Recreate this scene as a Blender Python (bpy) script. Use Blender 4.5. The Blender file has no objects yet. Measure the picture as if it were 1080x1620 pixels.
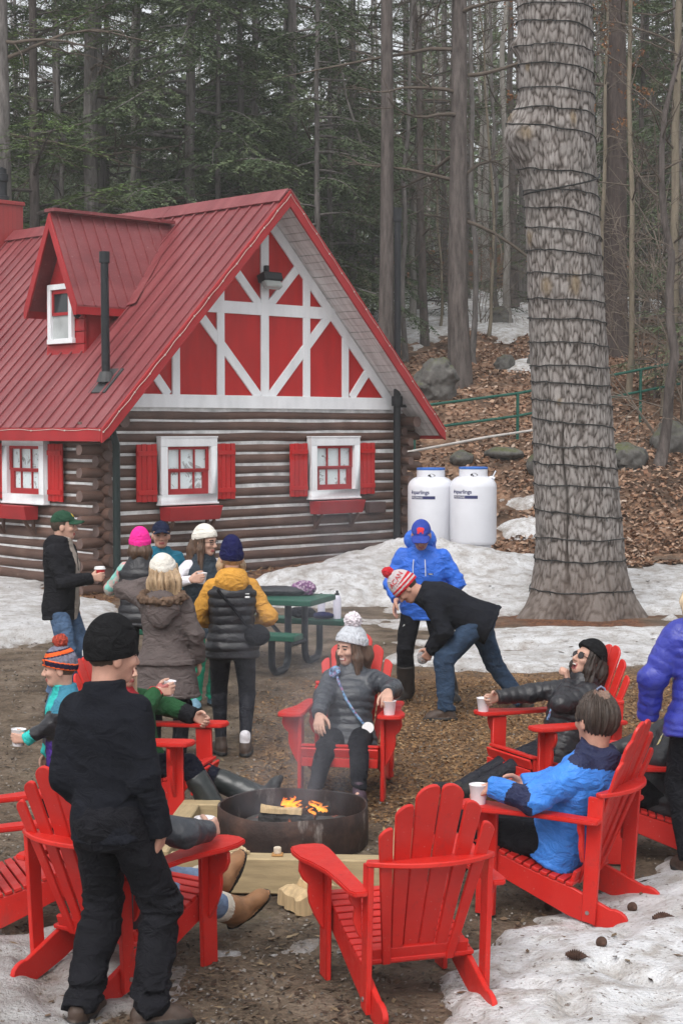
import bpy, bmesh, math, random
import numpy as np
from mathutils import Vector, Matrix
R = math.radians
rng = np.random.default_rng(7)
random.seed(7)
SC = bpy.context.scene
COL = SC.collection

# ---------------------------------------------------------------- camera, sky, sun, exposure
FPX, CAMH, TILT = 2590.0, 2.57, R(2.96)
cam_d = bpy.data.cameras.new('camera'); cam = bpy.data.objects.new('camera', cam_d); COL.objects.link(cam)
cam.location = (0, 0, CAMH); cam.rotation_euler = (R(90) - TILT, 0, 0)
cam_d.sensor_width = 36; cam_d.lens = 36 * FPX / 1620; cam_d.clip_end = 1500; cam_d.clip_start = .1
cam_d.dof.use_dof = False
SC.camera = cam
W = bpy.data.worlds.new("World"); SC.world = W; W.use_nodes = True
wt = W.node_tree
bg = wt.nodes['Background']
sky = wt.nodes.new('ShaderNodeTexSky'); sky.sky_type = 'NISHITA'; sky.sun_disc = False
sky.sun_elevation = R(52); sky.sun_rotation = R(200); sky.air_density = 1.0; sky.dust_density = 6.0
hs = wt.nodes.new('ShaderNodeHueSaturation'); hs.inputs['Saturation'].default_value = .22
wt.links.new(sky.outputs[0], hs.inputs['Color']); mixw = wt.nodes.new('ShaderNodeMixRGB'); mixw.inputs[0].default_value = .45; mixw.inputs[2].default_value = (6.2, 6.4, 6.7, 1)
wt.links.new(hs.outputs[0], mixw.inputs[1]); wt.links.new(mixw.outputs[0], bg.inputs['Color'])
bg.inputs['Strength'].default_value = .15
sun_d = bpy.data.lights.new('sun', 'SUN'); sun = bpy.data.objects.new('sun', sun_d); COL.objects.link(sun)
sun_d.energy = 1.2; sun_d.angle = R(35); sun_d.color = (1, .97, .93)
sun.rotation_euler = (R(38), 0, R(-20)); sun.location = (0, -20, 40)
SC.view_settings.view_transform = 'Standard'; SC.view_settings.look = 'None'
SC.view_settings.exposure = .48; SC.view_settings.gamma = 1
SC.cycles.max_bounces = 6; SC.cycles.diffuse_bounces = 3; SC.cycles.glossy_bounces = 2
SC.cycles.transparent_max_bounces = 12; SC.cycles.volume_bounces = 0
SC.cycles.use_adaptive_sampling = True; SC.cycles.adaptive_threshold = .02
SC.cycles.use_denoising = True

# ---------------------------------------------------------------- layout helpers
ct, st = math.cos(TILT), math.sin(TILT)
def ray(px, py):
    a, b = (px - 540) / FPX, (810 - py) / FPX
    return np.array((a, ct + b * st, -st + b * ct))
def G(px, py, z=0.0):                       # point at height z
    d = ray(px, py); s = (z - CAMH) / d[2]; return (d[0] * s, d[1] * s, z)
def D(px, py, Y):                           # point at distance Y
    d = ray(px, py); s = Y / d[1]; return (d[0] * s, Y, CAMH + d[2] * s)
def sstep(a, b, x):
    t = np.clip((x - a) / (b - a), 0, 1); return t * t * (3 - 2 * t)
def _hash(i, j, k, seed):
    n = (i * 374761393 + j * 668265263 + k * 2147483647 + seed * 1274126177) & 0xFFFFFFFF
    n = ((n ^ (n >> 13)) * 1274126177) & 0xFFFFFFFF
    n = n ^ (n >> 16)
    return (n & 0xFFFF).astype(np.float32) / 32767.5 - 1
def vnoise(x, y, z=0.0, seed=0):
    x, y, z = np.broadcast_arrays(np.asarray(x, float), np.asarray(y, float), np.asarray(z, float))
    xi, yi, zi = np.floor(x), np.floor(y), np.floor(z)
    fx, fy, fz = x - xi, y - yi, z - zi
    fx, fy, fz = fx * fx * (3 - 2 * fx), fy * fy * (3 - 2 * fy), fz * fz * (3 - 2 * fz)
    xi, yi, zi = xi.astype(np.int64), yi.astype(np.int64), zi.astype(np.int64)
    def h(a, b, c): return _hash(xi + a, yi + b, zi + c, seed)
    def L(a, b, t): return a + (b - a) * t
    return L(L(L(h(0,0,0), h(1,0,0), fx), L(h(0,1,0), h(1,1,0), fx), fy), L(L(h(0,0,1), h(1,0,1), fx), L(h(0,1,1), h(1,1,1), fx), fy), fz)
def fbm(x, y, z=0.0, o=4, seed=0):
    s, a = 0, .5
    for k in range(o):
        s = s + a * vnoise(np.asarray(x) * 2**k, np.asarray(y) * 2**k, np.asarray(z) * 2**k, seed + k); a *= .5
    return s
def polysd(x, y, poly):                     # signed distance to polygon, positive inside
    p = np.asarray(poly)[:, :2]; n = len(p); d = np.full(x.shape, 1e9); ins = np.zeros(x.shape, bool)
    for i in range(n):
        a, b = p[i], p[(i + 1) % n]; e = b - a
        wx, wy = x - a[0], y - a[1]
        t = np.clip((wx * e[0] + wy * e[1]) / max(e @ e, 1e-9), 0, 1)
        d = np.minimum(d, np.hypot(wx - t * e[0], wy - t * e[1]))
        c = ((a[1] > y) != (b[1] > y)) & (x < (b[0] - a[0]) * (y - a[1]) / (b[1] - a[1] + 1e-12) + a[0])
        ins ^= c
    return np.where(ins, d, -d)

# ---------------------------------------------------------------- object helpers
def tag(o, label=None, cat=None, group=None, kind=None):
    if label: o['label'] = label
    if cat: o['category'] = cat
    if group: o['group'] = group
    if kind: o['kind'] = kind
    return o
def empty(name, loc=(0,0,0), rz=0.0, label=None, cat=None, group=None, scale=None):
    o = bpy.data.objects.new(name, None); COL.objects.link(o); o.location = loc; o.rotation_euler = (0, 0, rz)
    o.empty_display_size = .2
    if scale: o.scale = scale if hasattr(scale, '__len__') else (scale,) * 3
    return tag(o, label, cat, group)
def kids(o): return [c for c in bpy.data.objects if c.parent == o]
def copy_tree(o, parent=None, cmap=None):
    c = o.copy(); COL.objects.link(c); c.parent = parent
    for ch in (cmap[o.name] if cmap else kids(o)): copy_tree(ch, c)
    return c
def mesh_obj(name, V, F, mats, parent=None, mi=None, smooth=True, sharp=None, loc=None):
    me = bpy.data.meshes.new(name)
    if isinstance(F, np.ndarray):
        V = np.asarray(V, np.float32); k = F.shape[1]
        me.vertices.add(len(V)); me.vertices.foreach_set('co', V.ravel())
        me.loops.add(F.size); me.loops.foreach_set('vertex_index', F.astype(np.int32).ravel())
        me.polygons.add(len(F)); me.polygons.foreach_set('loop_start', np.arange(0, F.size, k, dtype=np.int32))
        me.update(calc_edges=True)
    else:
        me.from_pydata([tuple(map(float, v)) for v in V], [], F)
    for m in (mats if isinstance(mats, (list, tuple)) else [mats]): me.materials.append(m)
    if mi is not None: me.polygons.foreach_set('material_index', np.asarray(mi, np.int32))
    me.polygons.foreach_set('use_smooth', np.full(len(me.polygons), bool(smooth)))
    if smooth and sharp: me.set_sharp_from_angle(angle=R(sharp))
    me.update()
    o = bpy.data.objects.new(name, me); COL.objects.link(o); o.parent = parent
    if loc is not None: o.location = loc
    return o
class MB:
    def __init__(s): s.v, s.f, s.m = [], [], []
    def add(s, v, f, mi=0):
        o = len(s.v); s.v += [tuple(p) for p in v]; s.f += [tuple(i + o for i in q) for q in f]; s.m += [mi] * len(f); return s
    def box(s, c, size, rot=None, mi=0):
        hx, hy, hz = size[0]/2, size[1]/2, size[2]/2
        P = [Vector((x*hx, y*hy, z*hz)) for x in (-1,1) for y in (-1,1) for z in (-1,1)]
        if rot is not None: P = [rot @ p for p in P]
        return s.add([p + Vector(c) for p in P], [(0,1,3,2),(4,6,7,5),(0,4,5,1),(2,3,7,6),(0,2,6,4),(1,5,7,3)], mi)
    def bar(s, a, b, w, h, up=(0,0,1), mi=0):   # rectangular bar from a to b
        a, b = Vector(a), Vector(b); d = (b - a); L = d.length; d.normalize()
        x = d.cross(Vector(up)); x.normalize(); z = x.cross(d)
        M3 = Matrix((x, d, z)).transposed()
        return s.box((a + b) / 2, (w, L, h), M3, mi)
    def prism(s, poly, t, M=None, mi=0):        # outline in local xy, thickness t along local z (centred)
        n = len(poly); M = M or Matrix()
        v = [M @ Vector((x, y, -t/2)) for x, y in poly] + [M @ Vector((x, y, t/2)) for x, y in poly]
        f = [tuple(range(n))[::-1], tuple(range(n, 2*n))] + [(i, (i+1) % n, n + (i+1) % n, n + i) for i in range(n)]
        return s.add(v, f, mi)
    def tube(s, pts, rad, n=8, cap=True, mi=0, ph=0.0):
        pts = [Vector(p) for p in pts]; rad = rad if hasattr(rad, '__len__') else [rad] * len(pts)
        v, f = [], []; prev = None
        for i, p in enumerate(pts):
            d = (pts[min(i+1, len(pts)-1)] - pts[max(i-1, 0)]).normalized()
            if prev is None:
                x = d.cross(Vector((0,0,1)))
                if x.length < .05: x = d.cross(Vector((0,1,0)))
            else: x = prev - d * prev.dot(d)
            x.normalize(); prev = x; y = d.cross(x)
            for k in range(n):
                a = 2*math.pi*k/n + ph
                v.append(p + (x*math.cos(a) + y*math.sin(a)) * rad[i])
        for i in range(len(pts)-1):
            for k in range(n):
                f.append((i*n+k, i*n+(k+1) % n, (i+1)*n+(k+1) % n, (i+1)*n+k))
        if cap: f += [tuple(range(n))[::-1], tuple(range((len(pts)-1)*n, len(pts)*n))]
        return s.add(v, f, mi)
    def lathe(s, prof, n=24, c=(0,0,0), mi=0, M=None):
        v, f = [], []; M = M or Matrix.Translation(Vector(c))
        for r, z in prof:
            for k in range(n):
                a = 2*math.pi*k/n; v.append(M @ Vector((r*math.cos(a), r*math.sin(a), z)))
        for i in range(len(prof)-1):
            for k in range(n): f.append((i*n+k, i*n+(k+1) % n, (i+1)*n+(k+1) % n, (i+1)*n+k))
        if prof[0][0] > 1e-5: f.append(tuple(range(n))[::-1])
        if prof[-1][0] > 1e-5: f.append(tuple(range((len(prof)-1)*n, len(prof)*n)))
        return s.add(v, f, mi)
    def build(s, name, mats, parent=None, smooth=False, sharp=35, bevel=0, loc=None, seg=1):
        o = mesh_obj(name, s.v, s.f, mats, parent, s.m, smooth or bevel > 0, None, loc)
        if bevel:
            bm = bmesh.new(); bm.from_mesh(o.data)
            bmesh.ops.remove_doubles(bm, verts=bm.verts, dist=1e-6)
            bm.normal_update()
            es = [e for e in bm.edges if len(e.link_faces) == 2 and e.calc_face_angle(0) > R(38)]
            bmesh.ops.bevel(bm, geom=es, offset=bevel, segments=seg, affect='EDGES', clamp_overlap=True)
            bm.to_mesh(o.data); bm.free()
            for p in o.data.polygons: p.use_smooth = True
        if smooth or bevel: o.data.set_sharp_from_angle(angle=R(sharp))
        return o

# ---------------------------------------------------------------- materials
def nmat(name):
    m = bpy.data.materials.new(name); m.use_nodes = True; nt = m.node_tree
    return m, nt, nt.nodes['Principled BSDF']
class NT:
    def __init__(s, nt): s.nt = nt
    def n(s, t, **k):
        nd = s.nt.nodes.new(t)
        for a, b in k.items(): setattr(nd, a, b)
        return nd
    def l(s, a, b): s.nt.links.new(a, b)
    def coord(s, stretch=(1,1,1), kind='Object'):
        tc = s.n('ShaderNodeTexCoord'); mp = s.n('ShaderNodeMapping'); mp.inputs['Scale'].default_value = stretch
        s.l(tc.outputs[kind], mp.inputs[0]); return mp.outputs[0]
    def noise(s, vec, sc=5, det=4, rough=.55, dist=0):
        nd = s.n('ShaderNodeTexNoise'); nd.inputs['Scale'].default_value = sc; nd.inputs['Detail'].default_value = det
        nd.inputs['Roughness'].default_value = rough; nd.inputs['Distortion'].default_value = dist
        s.l(vec, nd.inputs['Vector']); return nd.outputs['Fac']
    def voro(s, vec, sc=5, feat='F1', out='Distance'):
        nd = s.n('ShaderNodeTexVoronoi', feature=feat); nd.inputs['Scale'].default_value = sc
        s.l(vec, nd.inputs['Vector']); return nd.outputs[out]
    def ramp(s, fac, stops):
        nd = s.n('ShaderNodeValToRGB'); el = nd.color_ramp.elements
        while len(el) < len(stops): el.new(.5)
        for e, (p, c) in zip(el, stops):
            e.position = p; e.color = (c, c, c, 1) if not hasattr(c, '__len__') else (*c[:3], 1)
        s.l(fac, nd.inputs['Fac']); return nd.outputs['Color']
    def mix(s, fac, a, b, mode='MIX'):
        nd = s.n('ShaderNodeMixRGB', blend_type=mode)
        for i, x in zip((0, 1, 2), (fac, a, b)):
            if isinstance(x, (int, float)): nd.inputs[i].default_value = x if i == 0 else (x, x, x, 1)
            elif isinstance(x, tuple): nd.inputs[i].default_value = (*x[:3], 1)
            else: s.l(x, nd.inputs[i])
        return nd.outputs[0]
    def math(s, op, a, b=0.0):
        nd = s.n('ShaderNodeMath', operation=op)
        for i, x in zip((0, 1), (a, b)):
            if isinstance(x, (int, float)): nd.inputs[i].default_value = x
            else: s.l(x, nd.inputs[i])
        return nd.outputs[0]
    def bump(s, h, st=.3, dist=.01, bsdf=None, nrm=None):
        nd = s.n('ShaderNodeBump'); nd.inputs['Strength'].default_value = st; nd.inputs['Distance'].default_value = dist
        s.l(h, nd.inputs['Height'])
        if nrm is not None: s.l(nrm, nd.inputs['Normal'])
        if bsdf is not None: s.l(nd.outputs[0], bsdf.inputs['Normal'])
        return nd.outputs[0]
    def attr(s, name):
        nd = s.n('ShaderNodeAttribute'); nd.attribute_name = name; return nd.outputs['Color'], nd.outputs['Fac']
_MC = {}
def M(name, col, rough=.6, var=.14, sc=6, bump=0.0, bsc=70, stretch=(1,1,1), spec=.35, bd=.006, metal=0.0, sheen=0.0, fine=0.0):
    if name in _MC: return _MC[name]
    m, nt, b = nmat(name); N = NT(nt); v = N.coord(stretch)
    a = N.noise(v, sc, 5)
    lo, hi = tuple(c * (1 - var) for c in col), tuple(min(1, c * (1 + var)) for c in col)
    c = N.ramp(a, [(.3, lo), (.7, hi)])
    if fine:
        f = N.ramp(N.noise(v, sc * 14, 3), [(.3, 1 - fine), (.7, 1 + fine * .5)]); c = N.mix(1.0, c, f, 'MULTIPLY')
    N.l(c, b.inputs['Base Color']); b.inputs['Roughness'].default_value = rough
    b.inputs['Specular IOR Level'].default_value = spec; b.inputs['Metallic'].default_value = metal
    if sheen: b.inputs['Sheen Weight'].default_value = sheen; b.inputs['Sheen Roughness'].default_value = .4
    if bump: N.bump(N.noise(v, bsc, 4), bump, bd, b)
    _MC[name] = m; return m
# ---------------------------------------------------------------- terrain
HC = np.array((-3.62, 25.0)); HA = R(44.3)
HU = np.array((math.cos(HA), math.sin(HA))); HV = np.array((-math.sin(HA), math.cos(HA)))
def uv_of(X, Y):
    dx, dy = X - HC[0], Y - HC[1]; return dx * HU[0] + dy * HU[1], dx * HV[0] + dy * HV[1]
_PY = [0, 23, 25, 27, 30, 33, 37, 45, 60, 75, 100, 150, 260, 600]
_PZ = [0, 0, .1, .5, 1.3, 2.15, 3.5, 5.1, 7.5, 9.4, 12.5, 18, 28, 45]
def zterr(X, Y):
    X, Y = np.asarray(X, float), np.asarray(Y, float)
    u, v = uv_of(X, Y)
    m = np.maximum(sstep(6.7, 9.4, u), sstep(11, 17, v))
    base = sstep(22.5, 26, Y) * (.05 + .05 * np.clip(u, 0, 7)) * (1 - m)
    z = np.interp(Y, _PY, _PZ) * m + base
    hill = sstep(.2, 1.5, z)
    z = z + hill * (.22 * fbm(X * .45, Y * .45, 0, 4, 3)) + .025 * fbm(X * 1.3, Y * 1.3, 0, 3, 5)
    return z
def zt(x, y): return float(zterr(np.array([x]), np.array([y]))[0])
def T(px, py, dz=0.0):                      # first hit of the sight line with the terrain
    d = ray(px, py); Y = np.concatenate((np.arange(6, 60, .05), np.arange(60, 300, .3))); X = d[0] / d[1] * Y
    Z = CAMH + d[2] / d[1] * Y; i = np.argmax(Z < zterr(X, Y) + dz)
    return (X[i], Y[i], float(Z[i]))
def fan(y0, y1, ratio, na, amax, back=6.0):
    rows = [y0 + back]
    while rows[-1] < y1 + back: rows.append(rows[-1] * ratio)
    r = np.array(rows); a = np.tan(np.linspace(-amax, amax, na))
    Y = (r - back)[:, None] + 0 * a[None]; X = r[:, None] * a[None]
    i = np.arange(len(r) - 1)[:, None] * na + np.arange(na - 1)[None]
    F = np.stack((i, i + 1, i + na + 1, i + na), -1).reshape(-1, 4)
    return X.ravel(), Y.ravel(), F
def gp(*pts): return [G(*p) for p in pts]
MULCH = [gp((430,1300),(420,1120),(560,1062),(640,1062),(860,1062),(1080,1060),(1300,1060),(1300,1330),(950,1300),(760,1260),(620,1300)),]
BARK = [gp((330,1000),(390,905),(640,862),(660,880),(560,930),(430,945)), gp((60,938),(190,925),(210,960),(150,955)),
        gp((780,990),(830,950),(1010,950),(1030,985),(930,1010))]
def maxsd(X, Y, polys):
    d = np.full(X.shape, -1e9)
    for p in polys: d = np.maximum(d, polysd(X, Y, p))
    return d
gx, gy, gF = fan(-4, 560, 1.0125, 380, R(43))
gz = zterr(gx, gy)
gn = fbm(gx * 1.7, gy * 1.7, 0, 4, 11)
w_mulch = sstep(-.45, .45, maxsd(gx, gy, MULCH) + .8 * gn)
w_bark = sstep(-.3, .3, maxsd(gx, gy, BARK) + .7 * gn)
gu, gv = uv_of(gx, gy)
w_leaf = sstep(25.8, 27.2, gy + 1.6 * gn) * sstep(5.7, 6.6, gu + .8 * gn)
w_leaf = np.maximum(w_leaf, sstep(38, 40, gy))
ground = mesh_obj('ground', np.stack((gx, gy, gz + .012 * fbm(gx * 9, gy * 9, 0, 3, 21)), 1), gF, None or bpy.data.materials.new('ground'))
att = ground.data.color_attributes.new('cover', 'FLOAT_COLOR', 'POINT')
att.data.foreach_set('color', np.stack((w_mulch, w_bark, w_leaf, np.ones_like(w_leaf)), 1).astype(np.float32).ravel())
tag(ground, kind='structure')
m = ground.data.materials[0]; m.use_nodes = True; N = NT(m.node_tree); b = m.node_tree.nodes['Principled BSDF']
v = N.coord()
cv, _ = N.attr('cover'); sp = N.n('ShaderNodeSeparateColor'); N.l(cv, sp.inputs[0])
mud = N.ramp(N.noise(v, 2.2, 8, .65), [(.30, (.045, .032, .022)), (.5, (.125, .091, .063)), (.70, (.21, .163, .12))])
grit = N.ramp(N.voro(v, 45, out='Color'), [(0, .55), (.6, 1.0), (1, 1.5)])
mud = N.mix(.7, mud, grit, 'MULTIPLY')
chips = N.voro(N.coord((1, .55, 1)), 55, out='Color')
mul = N.ramp(chips, [(0, (.05, .026, .014)), (.4, (.17, .088, .038)), (.75, (.31, .175, .08)), (1, (.43, .28, .15))])
mul = N.mix(N.ramp(N.noise(v, 3, 6), [(.35, 0.0), (.7, .75)]), mul, (.06, .042, .03))
brk = N.ramp(N.voro(v, 30, out='Color'), [(0, (.05, .022, .012)), (.6, (.17, .07, .035)), (1, (.28, .13, .07))])
brk = N.mix(N.ramp(N.noise(v, 2.5, 6), [(.4, 0.0), (.75, .7)]), brk, (.05, .03, .02))
lf = N.ramp(N.voro(v, 13, out='Color'), [(0, (.07, .042, .028)), (.35, (.19, .105, .064)), (.7, (.30, .18, .115)), (1, (.45, .33, .25))])
lf = N.mix(N.ramp(N.noise(v, .9, 7, .6), [(.4, 0.0), (.62, .85)]), lf, (.055, .035, .024))
# moss
lf = N.mix(N.ramp(N.noise(v, .55, 5, .6), [(.64, 0.0), (.72, .55)]), lf, (.05, .06, .018))
c = N.mix(sp.outputs[0], mud, mul); c = N.mix(sp.outputs[1], c, brk); c = N.mix(sp.outputs[2], c, lf)
gr = N.ramp(N.noise(N.coord((1, 1, 1)), .8, 6, .7), [(.6, 0.0), (.72, .5)])
c = N.mix(N.math('MULTIPLY', gr, N.math('SUBTRACT', 1.0, sp.outputs[2])), c, (.075, .075, .03))
N.l(c, b.inputs['Base Color'])
wet = N.ramp(N.noise(v, 1.1, 4), [(.4, .95), (.65, .55)]); N.l(wet, b.inputs['Roughness'])
b.inputs['Specular IOR Level'].default_value = .25
h = N.mix(.5, N.noise(v, 30, 5, .7), N.voro(v, 24), 'ADD'); N.bump(h, .7, .03, b)

# ---------------------------------------------------------------- snow: a sheet of its own thickness that dips under the ground where it has melted
def tp_(*pts): return [T(*p) for p in pts]
SNOW = [  # polygon in the photo's ground, peak thickness (m), ramp width (m), noise, ice
    (gp((-700,915),(40,918),(75,935),(150,958),(180,985),(165,1006),(90,1022),(-20,1026),(-700,1040)), .10, .8, .9, .35),
    (tp_((430,938),(520,905),(600,880),(640,862),(700,868),(780,885),(830,886),(1000,890),(1100,890),(1500,892),(1500,1062),(1000,1062),(850,1064),(690,1062),(600,1048),(640,1020),(560,1012),(560,985),(640,950),(520,960)), .10, .9, 1.05, .25),
    (gp((690,1560),(720,1515),(800,1492),(870,1462),(1000,1420),(1100,1370),(1500,1330),(1500,2000),(560,2000),(640,1640)), .15, .55, .55, .1),
    (gp((-600,1490),(40,1478),(100,1470),(240,1500),(300,1530),(260,1590),(200,1700),(200,2000),(-600,2000)), .06, .5, .8, .85),
    (gp((300,1505),(480,1478),(600,1480),(720,1500),(690,1540),(560,1525),(420,1540)), .035, .35, .8, .9),
]
def snow_t(X, Y, fine=True):
    t = np.full(X.shape, -.08); ice = np.zeros(X.shape)
    n1 = fbm(X * 1.1, Y * 1.1, 0, 5, 31); n2 = fbm(X * 5, Y * 5, 0, 4, 37)
    for poly, pk, wd, ns, ic in SNOW:
        sd = polysd(X, Y, poly) + ns * n1 * .75
        tt = pk * np.clip(sd / wd, -1, 1) * (1 - .35 * np.clip(sd / wd - 1, 0, 0))
        tt = np.where(sd > 0, pk * (1 - np.exp(-2 * np.maximum(sd, 0) / wd)), sd * .3)
        ice = np.where(tt > t, ic, ice); t = np.maximum(t, tt)
    # the ploughed mound in front of the tanks
    mx, my, _ = G(690, 878, .55)
    mx, my = 1.45, 26.2
    q = np.exp(-(((X - mx) / 1.5)**2 + ((Y - my) / .9)**2)); q2 = np.exp(-(((X + .2) / 1.7)**2 + ((Y - 24.6) / 1.3)**2))
    mound = .43 * q + .26 * q2
    t = t + mound * (1 + .35 * n1 + .1 * n2) + (.022 * n2 + .05 * np.minimum(n1, 0) + .02 * fbm(X * 2.6, Y * 2.6, 0, 3, 51)) * (t > 0)
    rf = np.random.default_rng(12); fpx = rf.uniform(-20, 1100, 260); fpy = rf.uniform(900, 1640, 260)
    for a_, b_ in zip(fpx, fpy):
        fx_, fy_, _ = G(a_, b_); th = rf.uniform(0, 3.14); dx_, dy_ = X - fx_, Y - fy_; k_ = (np.abs(dx_) < .4) & (np.abs(dy_) < .4)
        if k_.any():
            u_ = dx_[k_]*math.cos(th) + dy_[k_]*math.sin(th); w_ = -dx_[k_]*math.sin(th) + dy_[k_]*math.cos(th); t[k_] -= rf.uniform(.015, .045)*np.exp(-((u_/.13)**2 + (w_/.06)**2)**1.5)
    # bare needle-covered patches round the pine's foot and in the middle
    for (a, c, r, k) in ((3.1, 21.6, 1.35, .5), (4.6, 21.9, .8, .35), (2.0, 18.6, .5, .14), (4.2, 19.0, .7, .14), (.2, 18.8, .6, .2), (1.1, 24.3, .3, .3), (3.9, 25.3, .7, .3),  (.7, 20.2, .8, .28), (1.0, 22.3, .5, .2), (2.5, 26.2, .35, .45)):
        t = t - k * np.exp(-(((X - a) / r)**2 + ((Y - c) / (r * .55))**2)) * (1 + 1.6 * n1)
    return t, ice
sx, sy, sF = fan(3, 31, 1.0045, 760, R(24), 4.0)
stt, sice = snow_t(sx, sy)
keep = (stt > -.03)[sF].any(1)
sF = sF[keep]
V = np.stack((sx, sy, zterr(sx, sy) + stt + .004), 1)
idx = np.unique(sF); rm = np.full(len(V), -1); rm[idx] = np.arange(len(idx)); sF = rm[sF]
m, nt, b = nmat('snow'); N = NT(nt); v = N.coord()
ca, _ = N.attr('ice'); sp = N.n('ShaderNodeSeparateColor'); N.l(ca, sp.inputs[0])
c = N.ramp(N.noise(v, 1.6, 7, .6), [(.3, (.48, .47, .46)), (.48, (.70, .70, .71)), (.68, (.82, .83, .85))])
c = N.mix(N.ramp(N.noise(v, 5, 8, .7), [(.44, 0.0), (.62, .7)]), c, (.27, .22, .175))
ic = N.ramp(N.noise(v, 2.4, 8, .65), [(.3, (.13, .115, .105)), (.5, (.33, .32, .315)), (.7, (.52, .52, .53))])
c = N.mix(sp.outputs[0], c, ic)
c = N.mix(N.ramp(N.noise(v, 38, 4, .6), [(.60, 0.0), (.67, .8)]), c, (.11, .07, .045))
ed = N.ramp(sp.outputs[1], [(0, .75), (.35, .15), (1, 0.0)])
c = N.mix(N.math('MULTIPLY', ed, N.ramp(N.noise(v, 9, 6, .7), [(.38, .15), (.6, 1.0)])), c, (.17, .13, .1))
N.l(c, b.inputs['Base Color']); b.inputs['Roughness'].default_value = .6; b.inputs['Specular IOR Level'].default_value = .3
N.bump(N.mix(.5, N.noise(v, 7, 8, .7), N.noise(v, 50, 3), 'ADD'), .9, .05, b)
snow = mesh_obj('snow', V[idx], sF, m)
att = snow.data.color_attributes.new('ice', 'FLOAT_COLOR', 'POINT')
cc = np.stack((sice, np.clip(stt / .09, 0, 1), 0 * stt, 1 + 0 * stt), 1)[idx].astype(np.float32); att.data.foreach_set('color', cc.ravel())
tag(snow, kind='structure')
M_SNOW = m
# snow left on the hillside, in hollows
hx, hy, hF = fan(27, 85, 1.006, 420, R(17), 4.0)
def tpoly(*pts): return [T(*p) for p in pts]
HS = [tpoly((560,470),(640,462),(780,462),(850,452),(860,520),(800,545),(740,520),(690,540),(640,552),(570,520)), tpoly((640,545),(690,500),(715,505),(690,545),(650,565)),
      tpoly((850,470),(1000,470),(1080,478),(1300,480),(1300,505),(1050,498),(900,505)), tpoly((795,575),(840,572),(846,585),(800,588)),
      tpoly((670,697),(705,695),(712,712),(680,712)), tpoly((785,790),(840,792),(835,806),(790,808)), tpoly((780,830),(850,828),(850,842),(790,848)), tpoly((1040,880),(1100,878),(1100,892),(1040,890))]
hn = fbm(hx * .9, hy * .9, 0, 5, 41)
ht = np.full(hx.shape, -.1)
for q in HS:
    sd = polysd(hx, hy, q) + .9 * hn; ht = np.maximum(ht, np.where(sd > 0, .16 * (1 - np.exp(-2 * np.maximum(sd, 0))), sd * .25))
keep = (ht > -.03)[hF].any(1); hF = hF[keep]
V = np.stack((hx, hy, zterr(hx, hy) + ht + .004), 1); idx = np.unique(hF); rm = np.full(len(V), -1); rm[idx] = np.arange(len(idx))
hs_o = mesh_obj('hillside_snow', V[idx], rm[hF], M_SNOW)
att = hs_o.data.color_attributes.new('ice', 'FLOAT_COLOR', 'POINT')
cc = np.stack((0 * ht, np.clip(ht / .09, 0, 1), 0 * ht, 1 + 0 * ht), 1)[idx].astype(np.float32); att.data.foreach_set('color', cc.ravel())
tag(hs_o, kind='structure')
# ---------------------------------------------------------------- log cabin (local x along the gable, y back along the side)
HL, RZ, HOV, EOV = 6.5, 6.41, .63, .5
PIT = (RZ - 2.57) / (HL / 2 + EOV)           # roof rise per metre
def roofz(u): return RZ - abs(u - HL / 2) * PIT
m, nt, b = nmat('brown log paint'); N = NT(nt); v = N.coord((1, 1, 1))
c = N.ramp(N.noise(v, 1.7, 6, .6), [(.3, (.058, .028, .020)), (.55, (.102, .054, .039)), (.75, (.15, .088, .067))])
c = N.mix(N.ramp(N.noise(N.coord((.5, .5, 9)), 3, 6, .7), [(.60, 0.0), (.68, .8)]), c, (.025, .015, .012)); c = N.mix(N.ramp(N.noise(v, 4.5, 6, .75), [(.64, 0.0), (.74, .5)]), c, (.22, .18, .16))
N.l(c, b.inputs['Base Color']); b.inputs['Roughness'].default_value = .55; N.bump(N.noise(N.coord((1.5, 1.5, 14)), 4, 5, .6), .5, .02, b); M_LOG = m
m, nt, b = nmat('log end grain'); N = NT(nt); v = N.coord()
c = N.ramp(N.noise(v, 6, 6, .6), [(.3, (.085, .05, .042)), (.7, (.16, .105, .09))]); N.l(c, b.inputs['Base Color']); b.inputs['Roughness'].default_value = .7; M_LOGEND = m
M_CHINK = M('white chinking mortar', (.60, .60, .60), .8, .3, 5, .5, 40)
M_WHITE = M('white painted wood', (.74, .75, .77), .55, .1, 4, .15, 50, (1, 1, .3))
M_REDP = M('bright red painted panel', (.42, .010, .010), .5, .16, 1.5, .1, 30, (3, 3, .6))
M_REDT = M('red painted trim', (.33, .018, .022), .5, .15, 2.5, .12, 40)
M_BLACK = M('black painted metal', (.012, .013, .016), .45, .3, 4, .1, 40)
M_STONE = M('grey concrete', (.23, .22, .2), .85, .25, 3, .4, 30)
m, nt, b = nmat('red metal roofing'); N = NT(nt); v = N.coord()
c = N.ramp(N.noise(N.coord((.5, 3, .5)), 1.3, 7, .62), [(.28, (.145, .027, .031)), (.5, (.205, .042, .047)), (.75, (.275, .080, .084))])
c = N.mix(N.ramp(N.noise(v, 30, 4, .7), [(.64, 0.0), (.71, .6)]), c, (.5, .38, .36)); c = N.mix(N.ramp(N.noise(N.coord((1, .35, 1)), 55, 3, .6), [(.67, 0.0), (.71, .7)]), c, (.10, .065, .045))
c = N.mix(N.ramp(N.noise(v, .9, 6, .7), [(.52, 0.0), (.75, .6)]), c, (.13, .03, .034))
N.l(c, b.inputs['Base Color']); b.inputs['Roughness'].default_value = .42; b.inputs['Specular IOR Level'].default_value = .5
N.bump(N.noise(v, 3, 3), .12, .02, b); M_ROOF = m
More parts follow.
